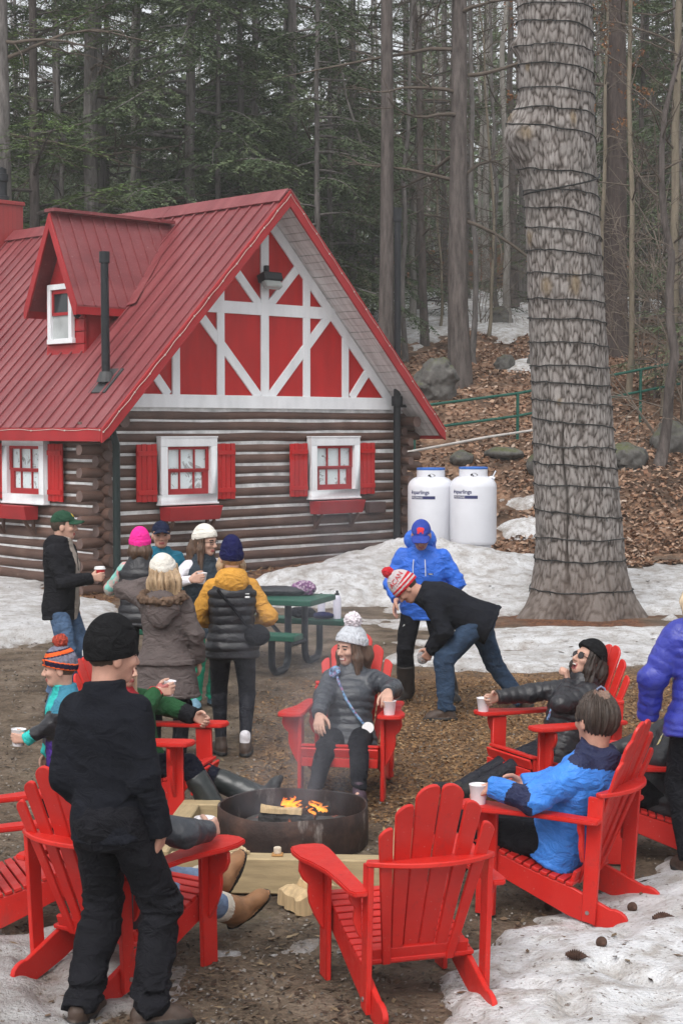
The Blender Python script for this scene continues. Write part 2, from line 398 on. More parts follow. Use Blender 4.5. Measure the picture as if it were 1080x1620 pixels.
m, nt, b = nmat('weathered white soffit planks'); N = NT(nt); v = N.coord()
c = N.ramp(N.noise(N.coord((.6, 6, .6)), 2.5, 6, .65), [(.3, (.42, .38, .37)), (.6, (.66, .63, .62)), (.8, (.72, .7, .7))]); N.l(c, b.inputs['Base Color']); b.inputs['Roughness'].default_value = .7; M_SOFFIT = m
m, nt, b = nmat('window glass with torn paper'); N = NT(nt); v = N.coord()
c = N.ramp(N.noise(v, 3.1, 5, .75, 1.5), [(.0, (.66, .76, .78)), (.57, (.68, .78, .80)), (.585, (.16, .17, .17)), (.66, (.34, .36, .37))])
c2 = N.mix(N.ramp(N.noise(v, 1.2, 2), [(.3, 0.0), (.7, .35)]), c, (.80, .86, .87))
N.l(c2, b.inputs['Base Color']); b.inputs['Roughness'].default_value = .12; b.inputs['Specular IOR Level'].default_value = .5; M_PANE = m
m, nt, b = nmat('dark glass'); N = NT(nt); b.inputs['Base Color'].default_value = (.03, .035, .04, 1); b.inputs['Roughness'].default_value = .08; M_DGLASS = m

cabin = empty('log_cabin', (HC[0], HC[1], 0), HA, 'dark brown log cabin with red metal roof and red and white half timbered gable', 'cabin')
def log(mb, p, q, r, seed, n=14, ends=(0, 0)):
    p, q = np.array(p, float), np.array(q, float); L = np.linalg.norm(q - p); k = max(4, int(L / .22))
    t = np.linspace(0, 1, k)
    pts = p[None] + (q - p)[None] * t[:, None]
    pts[:, 2] += .012 * vnoise(t * L * .9, seed * 3.1, 0, 5); rad = r * (1 + .09 * vnoise(t * L * .8, seed * 7.7, 1, 6) + .03 * vnoise(t * L * 3, seed, 2, 7))
    f0 = len(mb.f); mb.tube([tuple(x) for x in pts], list(rad), n, cap=True)
    mb.m[-2] = 1; mb.m[-1] = 1
NLOG, Z0, PI_ = 16, .10, .1775
g, gch = MB(), MB()
for i in range(NLOG):                        # gable logs, running past the right corner and (some) past the left
    z = Z0 + i * PI_; zz = z + .0
    log(g, (-.16 if i % 2 else -.46, .0, zz), (HL + (.5 if i % 3 else .32), .0, zz), .0775 + .004 * (i * 7 % 3), i)
g.build('log_wall', [M_LOG, M_LOGEND], cabin, smooth=True, sharp=50)
gch.prism([(-.02, -.05), (HL + .05, -.05), (HL + .05, 2.95), (-.02, 2.95)], .09, Matrix.Translation((0, .0, 0)) @ Matrix.Rotation(R(90), 4, 'X'))
g2 = MB()
for i in range(NLOG):                        # side logs, alternate ends stick far out past the gable
    z = Z0 + .088 + (i - 0) * PI_
    if z > 2.72: break
    log(g2, (0, -.22 if i % 2 == 0 else -.10, z), (0, 12, z), .078 + (.016 if i % 2 == 0 else .003), i + 40)
    log(g2, (HL, -.3 if i % 2 == 0 else -.14, z), (HL, 12, z), .075, i + 80)
g2.build('log_wall', [M_LOG, M_LOGEND], cabin, smooth=True, sharp=50)
gch.prism([(-.05, -.05), (12, -.05), (12, 2.85), (-.05, 2.85)], .09, Matrix.Translation((.0, 0, 0)) @ Matrix.Rotation(R(90), 4, 'Z') @ Matrix.Rotation(R(90), 4, 'X'))
gch.prism([(-.05, -.05), (12, -.05), (12, 2.85), (-.05, 2.85)], .09, Matrix.Translation((HL, 0, 0)) @ Matrix.Rotation(R(90), 4, 'Z') @ Matrix.Rotation(R(90), 4, 'X'))
gch.build('chinking', M_CHINK, cabin)
fo = MB(); fo.box((HL/2, .05, -.25), (HL + .1, .22, .52)); fo.box((.02, 6, -.25), (.22, 12, .52)); fo.box((HL - .02, 6, -.25), (.22, 12, .52)); fo.build('foundation', M_STONE, cabin)
# gable panel and timber trim
Y90 = Matrix.Rotation(R(90), 4, 'X')
def gplane(y): return Matrix.Translation((0, y, 0)) @ Y90
ap = roofz(HL/2) - .16
MB().prism([(.05, 2.9), (HL - .05, 2.9), (HL - .05, roofz(HL - .05) - .16), (HL/2, ap), (.05, roofz(.05) - .16)], .08, gplane(.03)).build('gable_panel', M_REDP, cabin)
def trim(p, q, w, y=-.028, t=.035):
    (x0, z0), (x1, z1) = p, q; L = math.hypot(x1 - x0, z1 - z0); a = math.atan2(z1 - z0, x1 - x0)
    M4 = gplane(y) @ Matrix.Translation(((x0 + x1)/2, (z0 + z1)/2, 0)) @ Matrix.Rotation(a, 4, 'Z')
    MB().prism([(-L/2, -w/2), (L/2, -w/2), (L/2, w/2), (-L/2, w/2)], t, M4).build('timber_trim', M_WHITE, cabin, bevel=.004)
C = HL / 2
trim((.13, 2.985), (HL + .02, 2.985), .21, -.05, .10)
trim((C - 1.62, 4.52), (C + 1.62, 4.52), .2, -.030)
trim((C, 3.08), (C, 5.75), .17, -.0325)
for s in (-1, 1):
    trim((C + s*.95, 3.08), (C + s*.95, 5.15), .155, -.0275); trim((C + s*1.87, 3.08), (C + s*1.87, 4.2), .15, -.0275)
    trim((C + s*.12, 3.07), (C + s*1.5, 4.50), .16, -.022); trim((C + s*2.02, 3.08), (C + s*2.45, 3.58), .15, -.022)
    trim((C + s*.1, 4.58), (C + s*.78, 5.28), .15, -.022)
    # rake boards close under the roof
    x1, z1, x0, z0 = C + s*.06, roofz(C + .06) - .33, C + s*(HL/2 + .02), roofz(HL + .02) - .33
    trim((x1, z1), (x0, z0), .17, -.0355)
# roof: two slabs with standing ribs
LV0, LV1 = -HOV, 12.5
sl = math.hypot(1, PIT)
roof = MB(); ribs = MB()
for s in (-1, 1):
    e = HL/2 + EOV
    for (u0, u1, off0, off1) in ((0, e, 0, -.05),):
        a0, a1 = C, C + s*e; z0, z1 = RZ, RZ - e*PIT
        P = [(a0, LV0, z0), (a1, LV0, z1), (a1, LV1, z1), (a0, LV1, z0)]; Q = [(x, y, z - .055) for x, y, z in P]
        f = [(0,1,2,3), (7,6,5,4), (0,4,5,1), (1,5,6,2), (2,6,7,3), (3,7,4,0)]
        if s < 0: f = [q[::-1] for q in f]
        roof.add(P + Q, f)
    y = LV0 + .1; k = 0
    while y < LV1:
        w, h = (.042, .026)
        nx, nz = s*PIT/sl, 1/sl
        a = Vector((C + s*.03, y, RZ - .03*PIT)) + Vector((nx, 0, nz))*h/2; bq = Vector((C + s*(e + .012), y, RZ - (e + .012)*PIT)) + Vector((nx, 0, nz))*h/2
        roof.bar(a, bq, w, h, (nx, 0, nz)); y += .29; k += 1
rf = roof.build('roof', M_ROOF, cabin, smooth=False)
rc_ = MB()
for s in (-1, 1):
    y0 = LV0 - .02
    for k, (ya, yb) in enumerate(((y0, 2.4), (2.38, 5.3), (5.28, LV1))):
        h = .05 + .006 * (k % 2)
        rc_.bar((C + s*.13, ya, RZ - .13*PIT + h), (C + s*.13, yb, RZ - .13*PIT + h), .30, .02, (s*PIT/sl, 0, 1/sl))
rc_.build('ridge_cap', M_ROOF, cabin)
for s in (-1, 1):                            # fascias: rake, eave, soffit
    e = HL/2 + EOV; zt_ = RZ - .06; ze = RZ - e*PIT - .06
    fb = MB(); fb.prism([(C, zt_ + .06), (C + s*(e + .02), ze + .04), (C + s*(e + .02), ze - .17), (C + s*(e - .12), ze - .08), (C, zt_ - .20)][::s], .04, gplane(LV0 - .022))
    fb.build('fascia', M_REDT, cabin, bevel=.004)
    MB().box((C + s*(e + .005), (LV0 + LV1)/2, ze - .05), (.035, LV1 - LV0 - .01, .20)).build('fascia', M_REDT, cabin, bevel=.004)
    so = MB(); nb = 34
    d = Vector((s, 0, -PIT)).normalized(); LL = (e - .03) * sl
    for k in range(nb):
        t0, t1 = LL*k/nb + .006, LL*(k+1)/nb - .004
        o = Vector((C, 0, RZ - .175 + .01 * math.sin(k * 2.3) * .3))
        so.bar(o + d*(t0+t1)/2 + Vector((0, LV0 + .01, 0)), o + d*(t0+t1)/2 + Vector((0, -.02, 0)), t1 - t0, .02, (s*PIT, 0, 1))
    so.build('soffit', M_SOFFIT, cabin)
# strings of little white lights along rake and eave
li = MB(); M_BULB = M('white light string', (.55, .50, .45), .5)
for s in (-1, 1):
    e = HL/2 + EOV; p = []
    for k in range(40):
        t = k/39; p.append((C + s*e*t, LV0 - .05, RZ - .02 - e*t*PIT - .05 - .012*math.sin(k*1.7)))
    li.tube(p, .004, 4)
    for q in p[::3]: li.box(q, (.018, .014, .024))
p = [(C - HL/2 - EOV - .03, LV0 + k*.3, 2.53 + .012*math.sin(k*1.9)) for k in range(40)]
li.tube(p, .004, 4); [li.box(q, (.014, .018, .024)) for q in p[::3]]
li.build('light_string', M_BULB, cabin)

def window(M4, w, h, sh=(1, 1), box_off=0.0, shutters=True, name='window'):
    fr = MB(); fw = .135
    for (c, s) in (((0, h/2 - fw/2), (w, fw)), ((0, -h/2 + fw/2), (w, fw)), ((-w/2 + fw/2, 0), (fw, h - 2*fw)), ((w/2 - fw/2, 0), (fw, h - 2*fw))):
        fr.box((c[0], c[1], .06), (s[0], s[1], .12))
    fr.box((0, h/2 + .012, .066), (w + .02, .024, .13)); fr.box((0, -h/2 - .012, .07), (w + .03, .028, .14))
    for k in range(len(fr.v)): fr.v[k] = tuple(M4 @ Vector(fr.v[k]))
    f = fr.build(name, M_WHITE, cabin, bevel=.005)
    iw, ih = w - 2*fw, h - 2*fw
    sash = MB()
    for (y0, y1, xo, z, ww) in ((0, ih/2, 0, .045, iw), (-ih/2, .02, .0, .03, iw)):
        t = .05; cx = xo; H2 = y1 - y0
        sash.box((cx, y1 - t/2, z), (ww, t, .035)); sash.box((cx, y0 + (t if y0 < 0 else .025)/2 + (.02 if y0 < 0 else 0), z), (ww, t + .04 if y0 < 0 else .03, .034))
        for sx_ in (-1, 1): sash.box((cx + sx_*(ww/2 - t/2 - (.03 if y0 < 0 else 0)), (y0 + y1)/2, z), (t if y0 == 0 else t + .06, H2, .032))
        for sx_ in (-1, 1): sash.box((cx + sx_*ww/6, (y0 + y1)/2, z - .002), (.022, H2, .028))
    for k in range(len(sash.v)): sash.v[k] = tuple(M4 @ Vector(sash.v[k]))
    sash.build('sash', M_REDT, f)
    pn = MB(); pn.box((0, 0, .008), (iw, ih, .012))
    for k in range(len(pn.v)): pn.v[k] = tuple(M4 @ Vector(pn.v[k]))
    pn.build('pane', M_PANE, f)
    if not shutters: return
    for sx_ in (-1, 1):
        s_ = MB(); sw, shh = .40, h - .14; x0 = sx_*(w/2 + .03 + sw/2)
        for k in range(4): s_.box((x0 + (k - 1.5)*sw/4, -.03, .045), (sw/4 - .008, shh + .012*(k % 2), .03))
        for y in (-1, 1): s_.box((x0, -.03 + y*(shh/2 - .14), .07), (sw - .03, .075, .03))
        for k in range(len(s_.v)): s_.v[k] = tuple(M4 @ Vector(s_.v[k]))
        s_.build('shutter', M_REDP, cabin, bevel=.004)
    fb = MB(); bw = w * .94; y1, y0 = -h/2 - .05, -h/2 - .27; x = box_off
    A = [(x - bw/2, y1, .02), (x + bw/2, y1, .02), (x + bw/2, y1, .30), (x - bw/2, y1, .30)]; B = [(x - bw/2 + .02, y0, .02), (x + bw/2 - .02, y0, .02), (x + bw/2 - .02, y0, .24), (x - bw/2 + .02, y0, .24)]
    fb.add(A + B, [(0,1,2,3), (7,6,5,4), (0,4,5,1), (1,5,6,2), (2,6,7,3), (3,7,4,0)])
    for k in range(len(fb.v)): fb.v[k] = tuple(M4 @ Vector(fb.v[k]))
    fbx = fb.build('flower_box', M_REDT, cabin, bevel=.006)
    for sx_ in (-1, 1):
        br = MB(); xx = x + sx_*(bw/2 - .12)
        br.box((xx, y0 - .12, .04), (.05, .28, .04)); br.bar((xx, y0 - .24, .05), (xx, y0 - .005, .22), .045, .04, (1, 0, 0))
        br.v = [tuple(M4 @ Vector(p)) for p in br.v]
        br.build('bracket', M_LOG, fbx)
WG = lambda u, z: Matrix.Translation((u, -.10, z)) @ Y90
WS = lambda v_, z: Matrix.Translation((-.10, v_, z)) @ Matrix.Rotation(R(-90), 4, 'Z') @ Y90
window(WG(1.50, 1.89), 1.14, 1.03); window(WG(4.72, 1.88), 1.16, 1.03)
window(WS(1.90, 1.89), 1.18, 1.04, box_off=-.25); window(WS(5.6, 1.89), 1.24, 1.04)

# dormer on the left slope, its gable looking along -x
DV, DF, DWH, DEH, DZA, DZE, DUJ, DUE = 1.96, .70, .53, .73, 6.05, 4.52, 2.92, 1.42
dor = MB(); t = .05
wall = [(-DWH, 3.70), (DWH, 3.70), (DWH, 4.80), (0, DZA - .22), (-DWH, 4.80)]
MX = Matrix.Translation((DF + .03, DV, 0)) @ Matrix.Rotation(R(-90), 4, 'Z') @ Y90     # local x along -y
do = MB().prism(wall, .06, MX)
for k in range(6):                           # lapped boards
    z = 3.82 + k*.2; hw = DWH if z < 4.75 else DWH*(DZA - .22 - z)/(DZA - .22 - 4.8)
    do.box((DF - .004 - .01, DV, z), (.03, 2*hw - .01, .185), Matrix.Rotation(R(4), 3, 'Y'))
for s in (-1, 1):                            # cheek walls
    do.add([(DF + .02, DV + s*DWH, 3.7), (1.9, DV + s*DWH, 4.9), (1.35, DV + s*DWH, 4.75), (DF + .02, DV + s*DWH, 4.75)], [(0,1,2,3)])
    do.add([(DF + .02, DV + s*(DWH - .04), 3.7), (1.9, DV + s*(DWH - .04), 4.9), (1.35, DV + s*(DWH - .04), 4.75), (DF + .02, DV + s*(DWH - .04), 4.75)], [(3,2,1,0)])
dmr = do.build('dormer', M_REDT, cabin)
dr = MB(); fo_ = DF - .30
for s in (-1, 1):
    P = [(fo_, DV, DZA), (DUJ + .1, DV, DZA), (DUE - .03, DV + s*DEH, DZE), (fo_, DV + s*DEH, DZE)]; Q = [(x, y, z - .06) for x, y, z in P]
    f = [(0,1,2,3), (7,6,5,4), (0,4,5,1), (1,5,6,2), (2,6,7,3), (3,7,4,0)]
    dr.add(P + Q, f if s < 0 else [q[::-1] for q in f])
    sv = Vector((0, s*DEH, DZE - DZA)).normalized(); nn = Vector((0, -s*(DZE - DZA), DEH)).normalized()
    u = fo_ + .12
    while u < DUJ - .15:
        tmax = 1.0 if u < DUE - .05 else max(0, 1 - (u - DUE)/(DUJ - DUE))
        a = Vector((u, DV, DZA)) + nn*.012; dr.bar(a + sv*.03, a + sv*(math.hypot(DEH, DZA - DZE)*tmax + .01), .03, .03, nn); u += .23
    # valley flashing
    dr.bar(Vector((DUJ + .05, DV + s*.06, roofz(DUJ) + .03)), Vector((DUE - .03, DV + s*(DEH + .08), roofz(DUE) + .03)), .2, .014, (-PIT, 0, 1))
dr.bar((fo_ - .02, DV, DZA + .03), (DUJ - .05, DV, DZA + .03), .26, .05)
dr.build('dormer_roof', M_ROOF, dmr)
for s in (-1, 1):
    fb = MB(); fb.prism([(0, DZA - .02), (s*(DEH + .01), DZE + .0), (s*(DEH + .01), DZE - .16), (s*(DEH - .06), DZE - .16), (0, DZA - .27)][::-s], .035, Matrix.Translation((fo_ - .02, DV, 0)) @ Matrix.Rotation(R(-90), 4, 'Z') @ Y90)
    fb.build('dormer_fascia', M_REDT, dmr, bevel=.004)
    MB().box((fo_ + .47, DV + s*(DEH - .01), DZE - .09), (.95, .03, .12)).build('dormer_fascia', M_REDT, dmr)
wf = MB(); wy, wz, ww, wh = DV + .06, 4.42, .68, .97
WM = Matrix.Translation((DF - .05, wy, wz)) @ Matrix.Rotation(R(-90), 4, 'Z') @ Y90
for (c, s_) in (((0, wh/2 - .045), (ww, .09)), ((0, -wh/2 + .04), (ww + .04, .08)), ((-ww/2 + .045, 0), (.09, wh - .16)), ((ww/2 - .045, 0), (.09, wh - .16))): wf.box((c[0], c[1], .02), (*s_, .07))
wf.v = [tuple(WM @ Vector(p)) for p in wf.v]; wfo = wf.build('dormer_window', M_WHITE, dmr, bevel=.004)
ws = MB(); ws.box((0, wh/2 - .12, .01), (ww - .18, .07, .03)); ws.box((0, 0, .01), (ww - .18, .05, .03)); [ws.box((q*(ww/2 - .11), .2, .01), (.05, .42, .03)) for q in (-1, 1)]
ws.v = [tuple(WM @ Vector(p)) for p in ws.v]; ws.build('sash', M_REDT, wfo)
wp = MB(); wp.box((0, .2, -.004), (ww - .18, wh/2 - .1, .012)); wp.v = [tuple(WM @ Vector(p)) for p in wp.v]; wp.build('pane', M_DGLASS, wfo)
wp = MB(); wp.box((0, -.22, -.004), (ww - .18, wh/2 - .1, .012)); wp.v = [tuple(WM @ Vector(p)) for p in wp.v]; wp.build('pane', M('frosted window pane', (.38, .40, .40), .3, .2, 3), wfo)
lm = MB(); lm.tube([(DF - .02, DV - .47, 4.42), (DF - .09, DV - .47, 4.42)], .02, 8); lm.lathe([(.02, .1), (.055, .06), (.06, -.06), (.02, -.1)], 10, (DF - .12, DV - .47, 4.42)); lm.build('dormer_lamp', M_BLACK, dmr, smooth=True)
# worn yellowing paint on the dormer cheek
# vent on the roof, chimney, tall pipe, downspout, floodlight, meter box
vp = MB(); bz = roofz(.18)
vp.tube([(.18, .18, bz - .05), (.16, .17, bz + 1.85)], [.068, .062], 14); vp.tube([(.16, .17, bz + 1.82), (.16, .17, bz + 1.99)], .082, 14)
vpo = vp.build('vent_pipe', M_BLACK, cabin, smooth=True)
vf = MB(); d = Vector((1, 0, PIT)).normalized(); c0 = Vector((.2, .18, bz + .03)); vf.bar(c0 - d*.28, c0 + d*.24, .42, .03, (-PIT, 0, 1)); vf.lathe([(.15, 0), (.1, .14), (.09, .16)], 14, (.18, .18, bz))
vf.build('flashing', M('dark lead flashing', (.05, .05, .052), .6), vpo)
ch = MB(); ch.box((3.1, 7.72, 6.35), (.7, .72, 1.2)); ch.box((3.1, 7.72, 6.98), (.76, .78, .08))
m, nt, b = nmat('red painted brick'); N = NT(nt)
bk = N.n('ShaderNodeTexBrick'); bk.inputs['Scale'].default_value = 5; bk.inputs['Color1'].default_value = (.30, .03, .03, 1); bk.inputs['Color2'].default_value = (.25, .028, .03, 1); bk.inputs['Mortar'].default_value = (.17, .02, .02, 1)
N.l(N.coord((1, 1, 1)), bk.inputs['Vector']); N.l(bk.outputs[0], b.inputs['Base Color']); N.bump(bk.outputs['Fac'], -.4, .01, b)
cho = ch.build('chimney', m, cabin, bevel=.01)
fl = MB(); fl.lathe([(.16, 7.02), (.16, 7.12), (.12, 7.13), (.12, 7.4), (.15, 7.42), (.15, 7.55), (.11, 7.56), (.11, 7.66), (.02, 7.7)], 16, (3.1, 7.6, 0)); fl.build('flue', M_BLACK, cho, smooth=True)
# smaller roof vent hood beside the chimney
hd = MB(); hd.lathe([(.34, 0), (.34, .05), (.30, .30), (.18, .42), (.02, .44)], 18, M=Matrix.Translation((2.35, 7.5, roofz(2.45) + .15)) @ Matrix.Rotation(R(-35), 4, 'Y')); hd.build('roof_vent', M_REDT, cabin, smooth=True)
tp = MB(); tp.tube([(6.2, -.24, .25), (6.2, -.24, 2.5), (6.22, -.23, 4.4), (6.23, -.22, 6.25)], [.065, .065, .06, .06], 14); tp.tube([(6.23, -.22, 6.2), (6.23, -.22, 6.45)], .078, 14)
tp.tube([(6.2, -.24, 2.95), (6.2, -.24, 3.12)], .10, 12); tp.box((6.32, -.22, 2.95), (.25, .05, .05)); tp.build('stove_pipe', M_BLACK, cabin, smooth=True)
ds = MB(); ds.tube([(-.02, -.34, .0), (-.02, -.34, 2.3), (-.1, -.36, 2.5), (-.3, -.40, 2.62)], .058, 12); ds.build('downspout', M('dark green downspout', (.012, .022, .022), .45), cabin, smooth=True)
fl = MB(); fl.box((3.25, -.17, 5.03), (.40, .20, .14), Matrix.Rotation(R(-18), 3, 'X')); fl.box((3.25, -.08, 5.16), (.07, .09, .16)); flo = fl.build('floodlight', M_BLACK, cabin, bevel=.012)
fl = MB(); fl.box((3.25, -.215, 4.93), (.36, .12, .16), Matrix.Rotation(R(-30), 3, 'X')); fl.build('lens', M('floodlight glass', (.35, .37, .36), .2), flo, bevel=.02)
eb = MB(); eb.box((5.75, -.15, 1.16), (.40, .14, .19)); eb.build('junction_box', M('brown painted box', (.075, .045, .042), .6), cabin, bevel=.01)
# ends of the wall-top plate showing under the eaves
for xx in (.06, HL):
    pl = MB(); log(pl, (xx, -.45, 2.67), (xx, .3, 2.67), .10, 5); pl.build('log_plate', [M_LOG, M_LOGEND], cabin, smooth=True, sharp=50)
# ---------------------------------------------------------------- the great pine wrapped in a black cord
m, nt, b = nmat('grey pine bark'); N = NT(nt); v = N.coord((1, 1, .22))
ca, _ = N.attr('bark'); sp = N.n('ShaderNodeSeparateColor'); N.l(ca, sp.inputs[0])
c = N.ramp(sp.outputs[0], [(.08, (.032, .026, .023)), (.36, (.10, .085, .076)), (.62, (.185, .163, .152)), (1, (.30, .277, .262))])
nz = N.ramp(N.noise(v, 24, 6, .7), [(.3, .80), (.7, 1.15)]); c = N.mix(1.0, c, nz, 'MULTIPLY')
c = N.mix(N.ramp(N.noise(N.coord((1, 1, .6)), 1.8, 5), [(.5, 0.0), (.75, .5)]), c, (.16, .15, .14))
low = N.ramp(sp.outputs[2], [(0, 0.0), (1, .6)]); c = N.mix(low, c, (.13, .10, .085))
c = N.mix(sp.outputs[1], c, N.ramp(N.noise(v, 20, 5), [(.3, (.05, .04, .03)), (.5, (.19, .145, .10)), (.75, (.32, .27, .2))]))
N.l(c, b.inputs['Base Color']); b.inputs['Roughness'].default_value = .9; b.inputs['Specular IOR Level'].default_value = .15
N.bump(N.mix(.5, N.noise(N.coord((1, 1, .35)), 45, 5, .7), N.noise(v, 16, 4), 'ADD'), .7, .02, b); M_BARK = m
PY0 = 22.4
PTAB = [(985, 918, 90), (960, 918, 84), (930, 918, 78), (890, 917, 70), (850, 916, 67.5), (700, 907, 62), (500, 897, 58.5), (300, 887, 57.5), (150, 879, 57), (0, 875, 57), (-300, 862, 55), (-700, 845, 52)]
pz = np.array([D(540, a, PY0)[2] for a, _, _ in PTAB]); px_ = np.array([D(c, a, PY0)[0] for a, c, _ in PTAB]); pr = np.array([w / FPX * PY0 for _, _, w in PTAB])
pz[0] = -.35; pr[0] = pr[1] + .06
def pine_at(z): return np.interp(z, pz, px_), np.interp(z, pz, pr)
nz_, na_ = 520, 230
zz = np.concatenate((np.linspace(-.35, 9.0, nz_ - 40), np.linspace(9.05, 15.5, 40))); aa = np.linspace(0, 2*np.pi, na_, endpoint=False)
A, Z = np.meshgrid(aa, zz); cx, rr = pine_at(Z)
# bark plates: jittered cells, tall and narrow
def plates(A, Z, r0=.6):
    X = A * r0; warp = .09 * fbm(np.cos(A)*5, np.sin(A)*5, Z*2.2, 4, 3)
    x, y0_ = (X + warp) / .062, Z / .20
    nper = int(round(2*np.pi*r0/.062)); xi = np.floor(x); f1 = np.full(X.shape, 9.); f2 = f1.copy()
    for i in (-1, 0, 1):
        for j in (-1, 0, 1):
            cxi = xi + i; ci = np.mod(cxi, nper).astype(np.int64); oc = 4*_hash(ci, ci*0 + 3, ci*0, 6); y = y0_ + oc; cyi = np.floor(y) + j; cj = cyi.astype(np.int64)
            ox = .5 + .42 * _hash(ci, cj, ci*0, 1); oy = .5 + .45 * _hash(ci, cj, ci*0 + 1, 2)
            d = np.hypot(cxi + ox - x, (cyi + oy - y)); f2 = np.where(d < f1, f1, np.minimum(f2, d)); f1 = np.minimum(f1, d)
    return f2 - f1
pl_ = np.clip(plates(A, Z) / .45, 0, 1); fine = fbm(np.cos(A)*9, np.sin(A)*9, Z*5, 4, 12)
fur = vnoise(np.cos(A)*12 + .8*fine, np.sin(A)*12 + .8*fine, Z*1.9 + fine, 17); fur2 = vnoise(np.cos(A)*21 + fine, np.sin(A)*21 + fine, Z*3.6, 18)
furr = np.clip(np.minimum(np.abs(fur)/.30, np.abs(fur2)/.22 + .25), 0, 1)
bark = np.clip((pl_**.6*.80 + furr*.20)*.97 + .38*fine, 0, 1)
low = 1 - sstep(.2, 1.2, Z)
disp = .026 * (bark - .6) + .05 * fbm(np.cos(A)*1.2, np.sin(A)*1.2, Z*.5, 2, 9) * .6
flare = np.maximum(0, 1 - (Z + .05) / .55); disp += flare**2 * (.14 * np.cos(A*5 + .8) + .10 * np.cos(A*3 + 2) + .05)
scar = np.zeros(A.shape)
def bump_at(px, py, r, h, sc, sz=1.0):
    global disp, scar
    x, y, z = D(px, py, PY0 - .5); c, r0 = pine_at(z); a0 = math.atan2(-math.sqrt(max(.02, 1 - min(.999, abs((x - c)/r0))**2)), np.clip((x - c)/r0, -1, 1))
    da = np.angle(np.exp(1j*(A - a0))) * r0; q = np.exp(-((da/r)**2 + ((Z - z)/(r*sz))**2)); disp += h*q
    if sc: q2 = np.exp(-((da/(r*sc))**2 + ((Z - z)/(r*sc*sz*1.2))**2)**1.5); scar = np.maximum(scar, np.clip(q2*1.4*(.75 + .7*fine), 0, 1)); disp -= .3*h*q2*(q2 > .6)
bump_at(818, 212, .30, .24, 0, 1.25); bump_at(846, 208, .15, .09, .5); bump_at(822, 178, .10, .07, .75); bump_at(822, 62, .11, .12, 0)
bump_at(843, 372, .10, .035, .7, 1.3); bump_at(866, 452, .13, .04, .6, 1.2); bump_at(908, 450, .11, .035, .7, 1.6); bump_at(838, 100, .06, .02, .7); bump_at(885, 636, .05, .02, .7); bump_at(905, 186, .08, .02, .5, 2)
# a long crack low on the trunk
xk, _, zk = D(890, 700, PY0 - .5); ck, rk = pine_at(zk); ak = -math.acos(np.clip((xk - ck)/rk, -1, 1))
crk = np.exp(-((np.angle(np.exp(1j*(A - ak - .03*np.sin(Z*5))))*rk)/.014)**2) * sstep(.25, .5, Z) * (1 - sstep(2.5, 2.9, Z)); disp -= .04*crk; bark = bark*(1 - .95*crk)
rr2 = rr + disp
V = np.stack((cx + rr2*np.cos(A), PY0 + rr2*np.sin(A), Z), -1).reshape(-1, 3)
ii = np.arange(nz_ - 1)[:, None]*na_; jj = np.arange(na_)[None]; jn = (jj + 1) % na_
F = np.stack((ii + jj, ii + jn, ii + na_ + jn, ii + na_ + jj), -1).reshape(-1, 4)
pine = empty('pine_tree', (float(pine_at(0)[0]), PY0, 0), 0, 'huge grey pine trunk wound round and round with black cord', 'tree')
po = mesh_obj('trunk', V - np.array((pine_at(0)[0], PY0, 0)), F, M_BARK, pine)
att = po.data.color_attributes.new('bark', 'FLOAT_COLOR', 'POINT')
att.data.foreach_set('color', np.stack((bark, scar, low, 1 + 0*low), -1).reshape(-1, 4).astype(np.float32).ravel())
# the crown far above the frame
WR = [(4,10),(26,48),(67,80),(95,115),(134,150),(166,182),(190,221),(262,283),(296,311),(322,345),(354,378),(392,407),(428,440),(470,480),(501,511),(539,548),(578,582),(602,613),(630,646),(660,680),(702,712),(731,743),(766,772),(806,823),(852,854),(886,888),(934,935)]
pts, bul = [], []
def on_trunk(a, z, off=.03):
    c, r = pine_at(z); k = int(np.clip(np.searchsorted(zz, z), 0, nz_ - 1)); j = int(round((a % (2*math.pi))/(2*math.pi)*na_)) % na_
    r = float(np.mean(rr2[max(k-3, 0):k+4][:, [(j + q) % na_ for q in (-4, -2, 0, 2, 4)]])) + .012; return (float(c + (r + off)*math.cos(a)), float(PY0 + (r + off)*math.sin(a)), z)
wz = [(D(540, a, PY0 - .35)[2], D(540, b_, PY0 - .35)[2]) for a, b_ in WR]
for i, (zl, zr) in enumerate(wz):
    zn = wz[i + 1][0] if i + 1 < len(wz) else zr - .2
    for k in range(48):
        t = k / 48; a = math.pi + 2*math.pi*t
        z = zl + (zr - zl)*(t/.5) if t < .5 else zr + (zn - zr)*((t - .5)/.5)
        z += .010*math.sin(k*.45 + i) * (math.sin(math.pi*min(1, t*2)) if t < .5 else .3) + .012*float(vnoise(np.array([k*.7]), np.array([i*5.]), 0, 3)[0])
        pts.append(on_trunk(a, z, .008))
        if k % 5 == 1 and t < .55: bul.append(pts[-1])
cd = MB(); cd.tube(pts, .0085, 6)
for k, (x, y, z) in enumerate(bul):
    cd.tube([(x, y, z + .01), (x + .02*math.cos(k*2.4), y - .02, z - .045)], [.008, .006], 5)
za, zb = D(540, 304, PY0 - .4)[2], D(540, 270, PY0 - .4)[2]
cd.tube([on_trunk(math.pi*1.06 + math.pi*.9*k/16, za + (zb - za)*k/16 - .08*math.sin(math.pi*k/16), .03) for k in range(17)], .012, 6)
tag(cd.build('light_cord', M('black light cord', (.008, .009, .009), .5), None, smooth=True), 'black cord of string lights spiralling up the big grey pine trunk', 'light cord')
# crown: heavy limbs above the frame
def limb_pts(p, d, L, n, droop, jit, rg):
    pts = [np.array(p, float)]; d = np.array(d, float)
    for k in range(n):
        d = d + rg.normal(0, jit, 3); d[2] -= droop; d /= np.linalg.norm(d); pts.append(pts[-1] + d*L/n)
    return pts
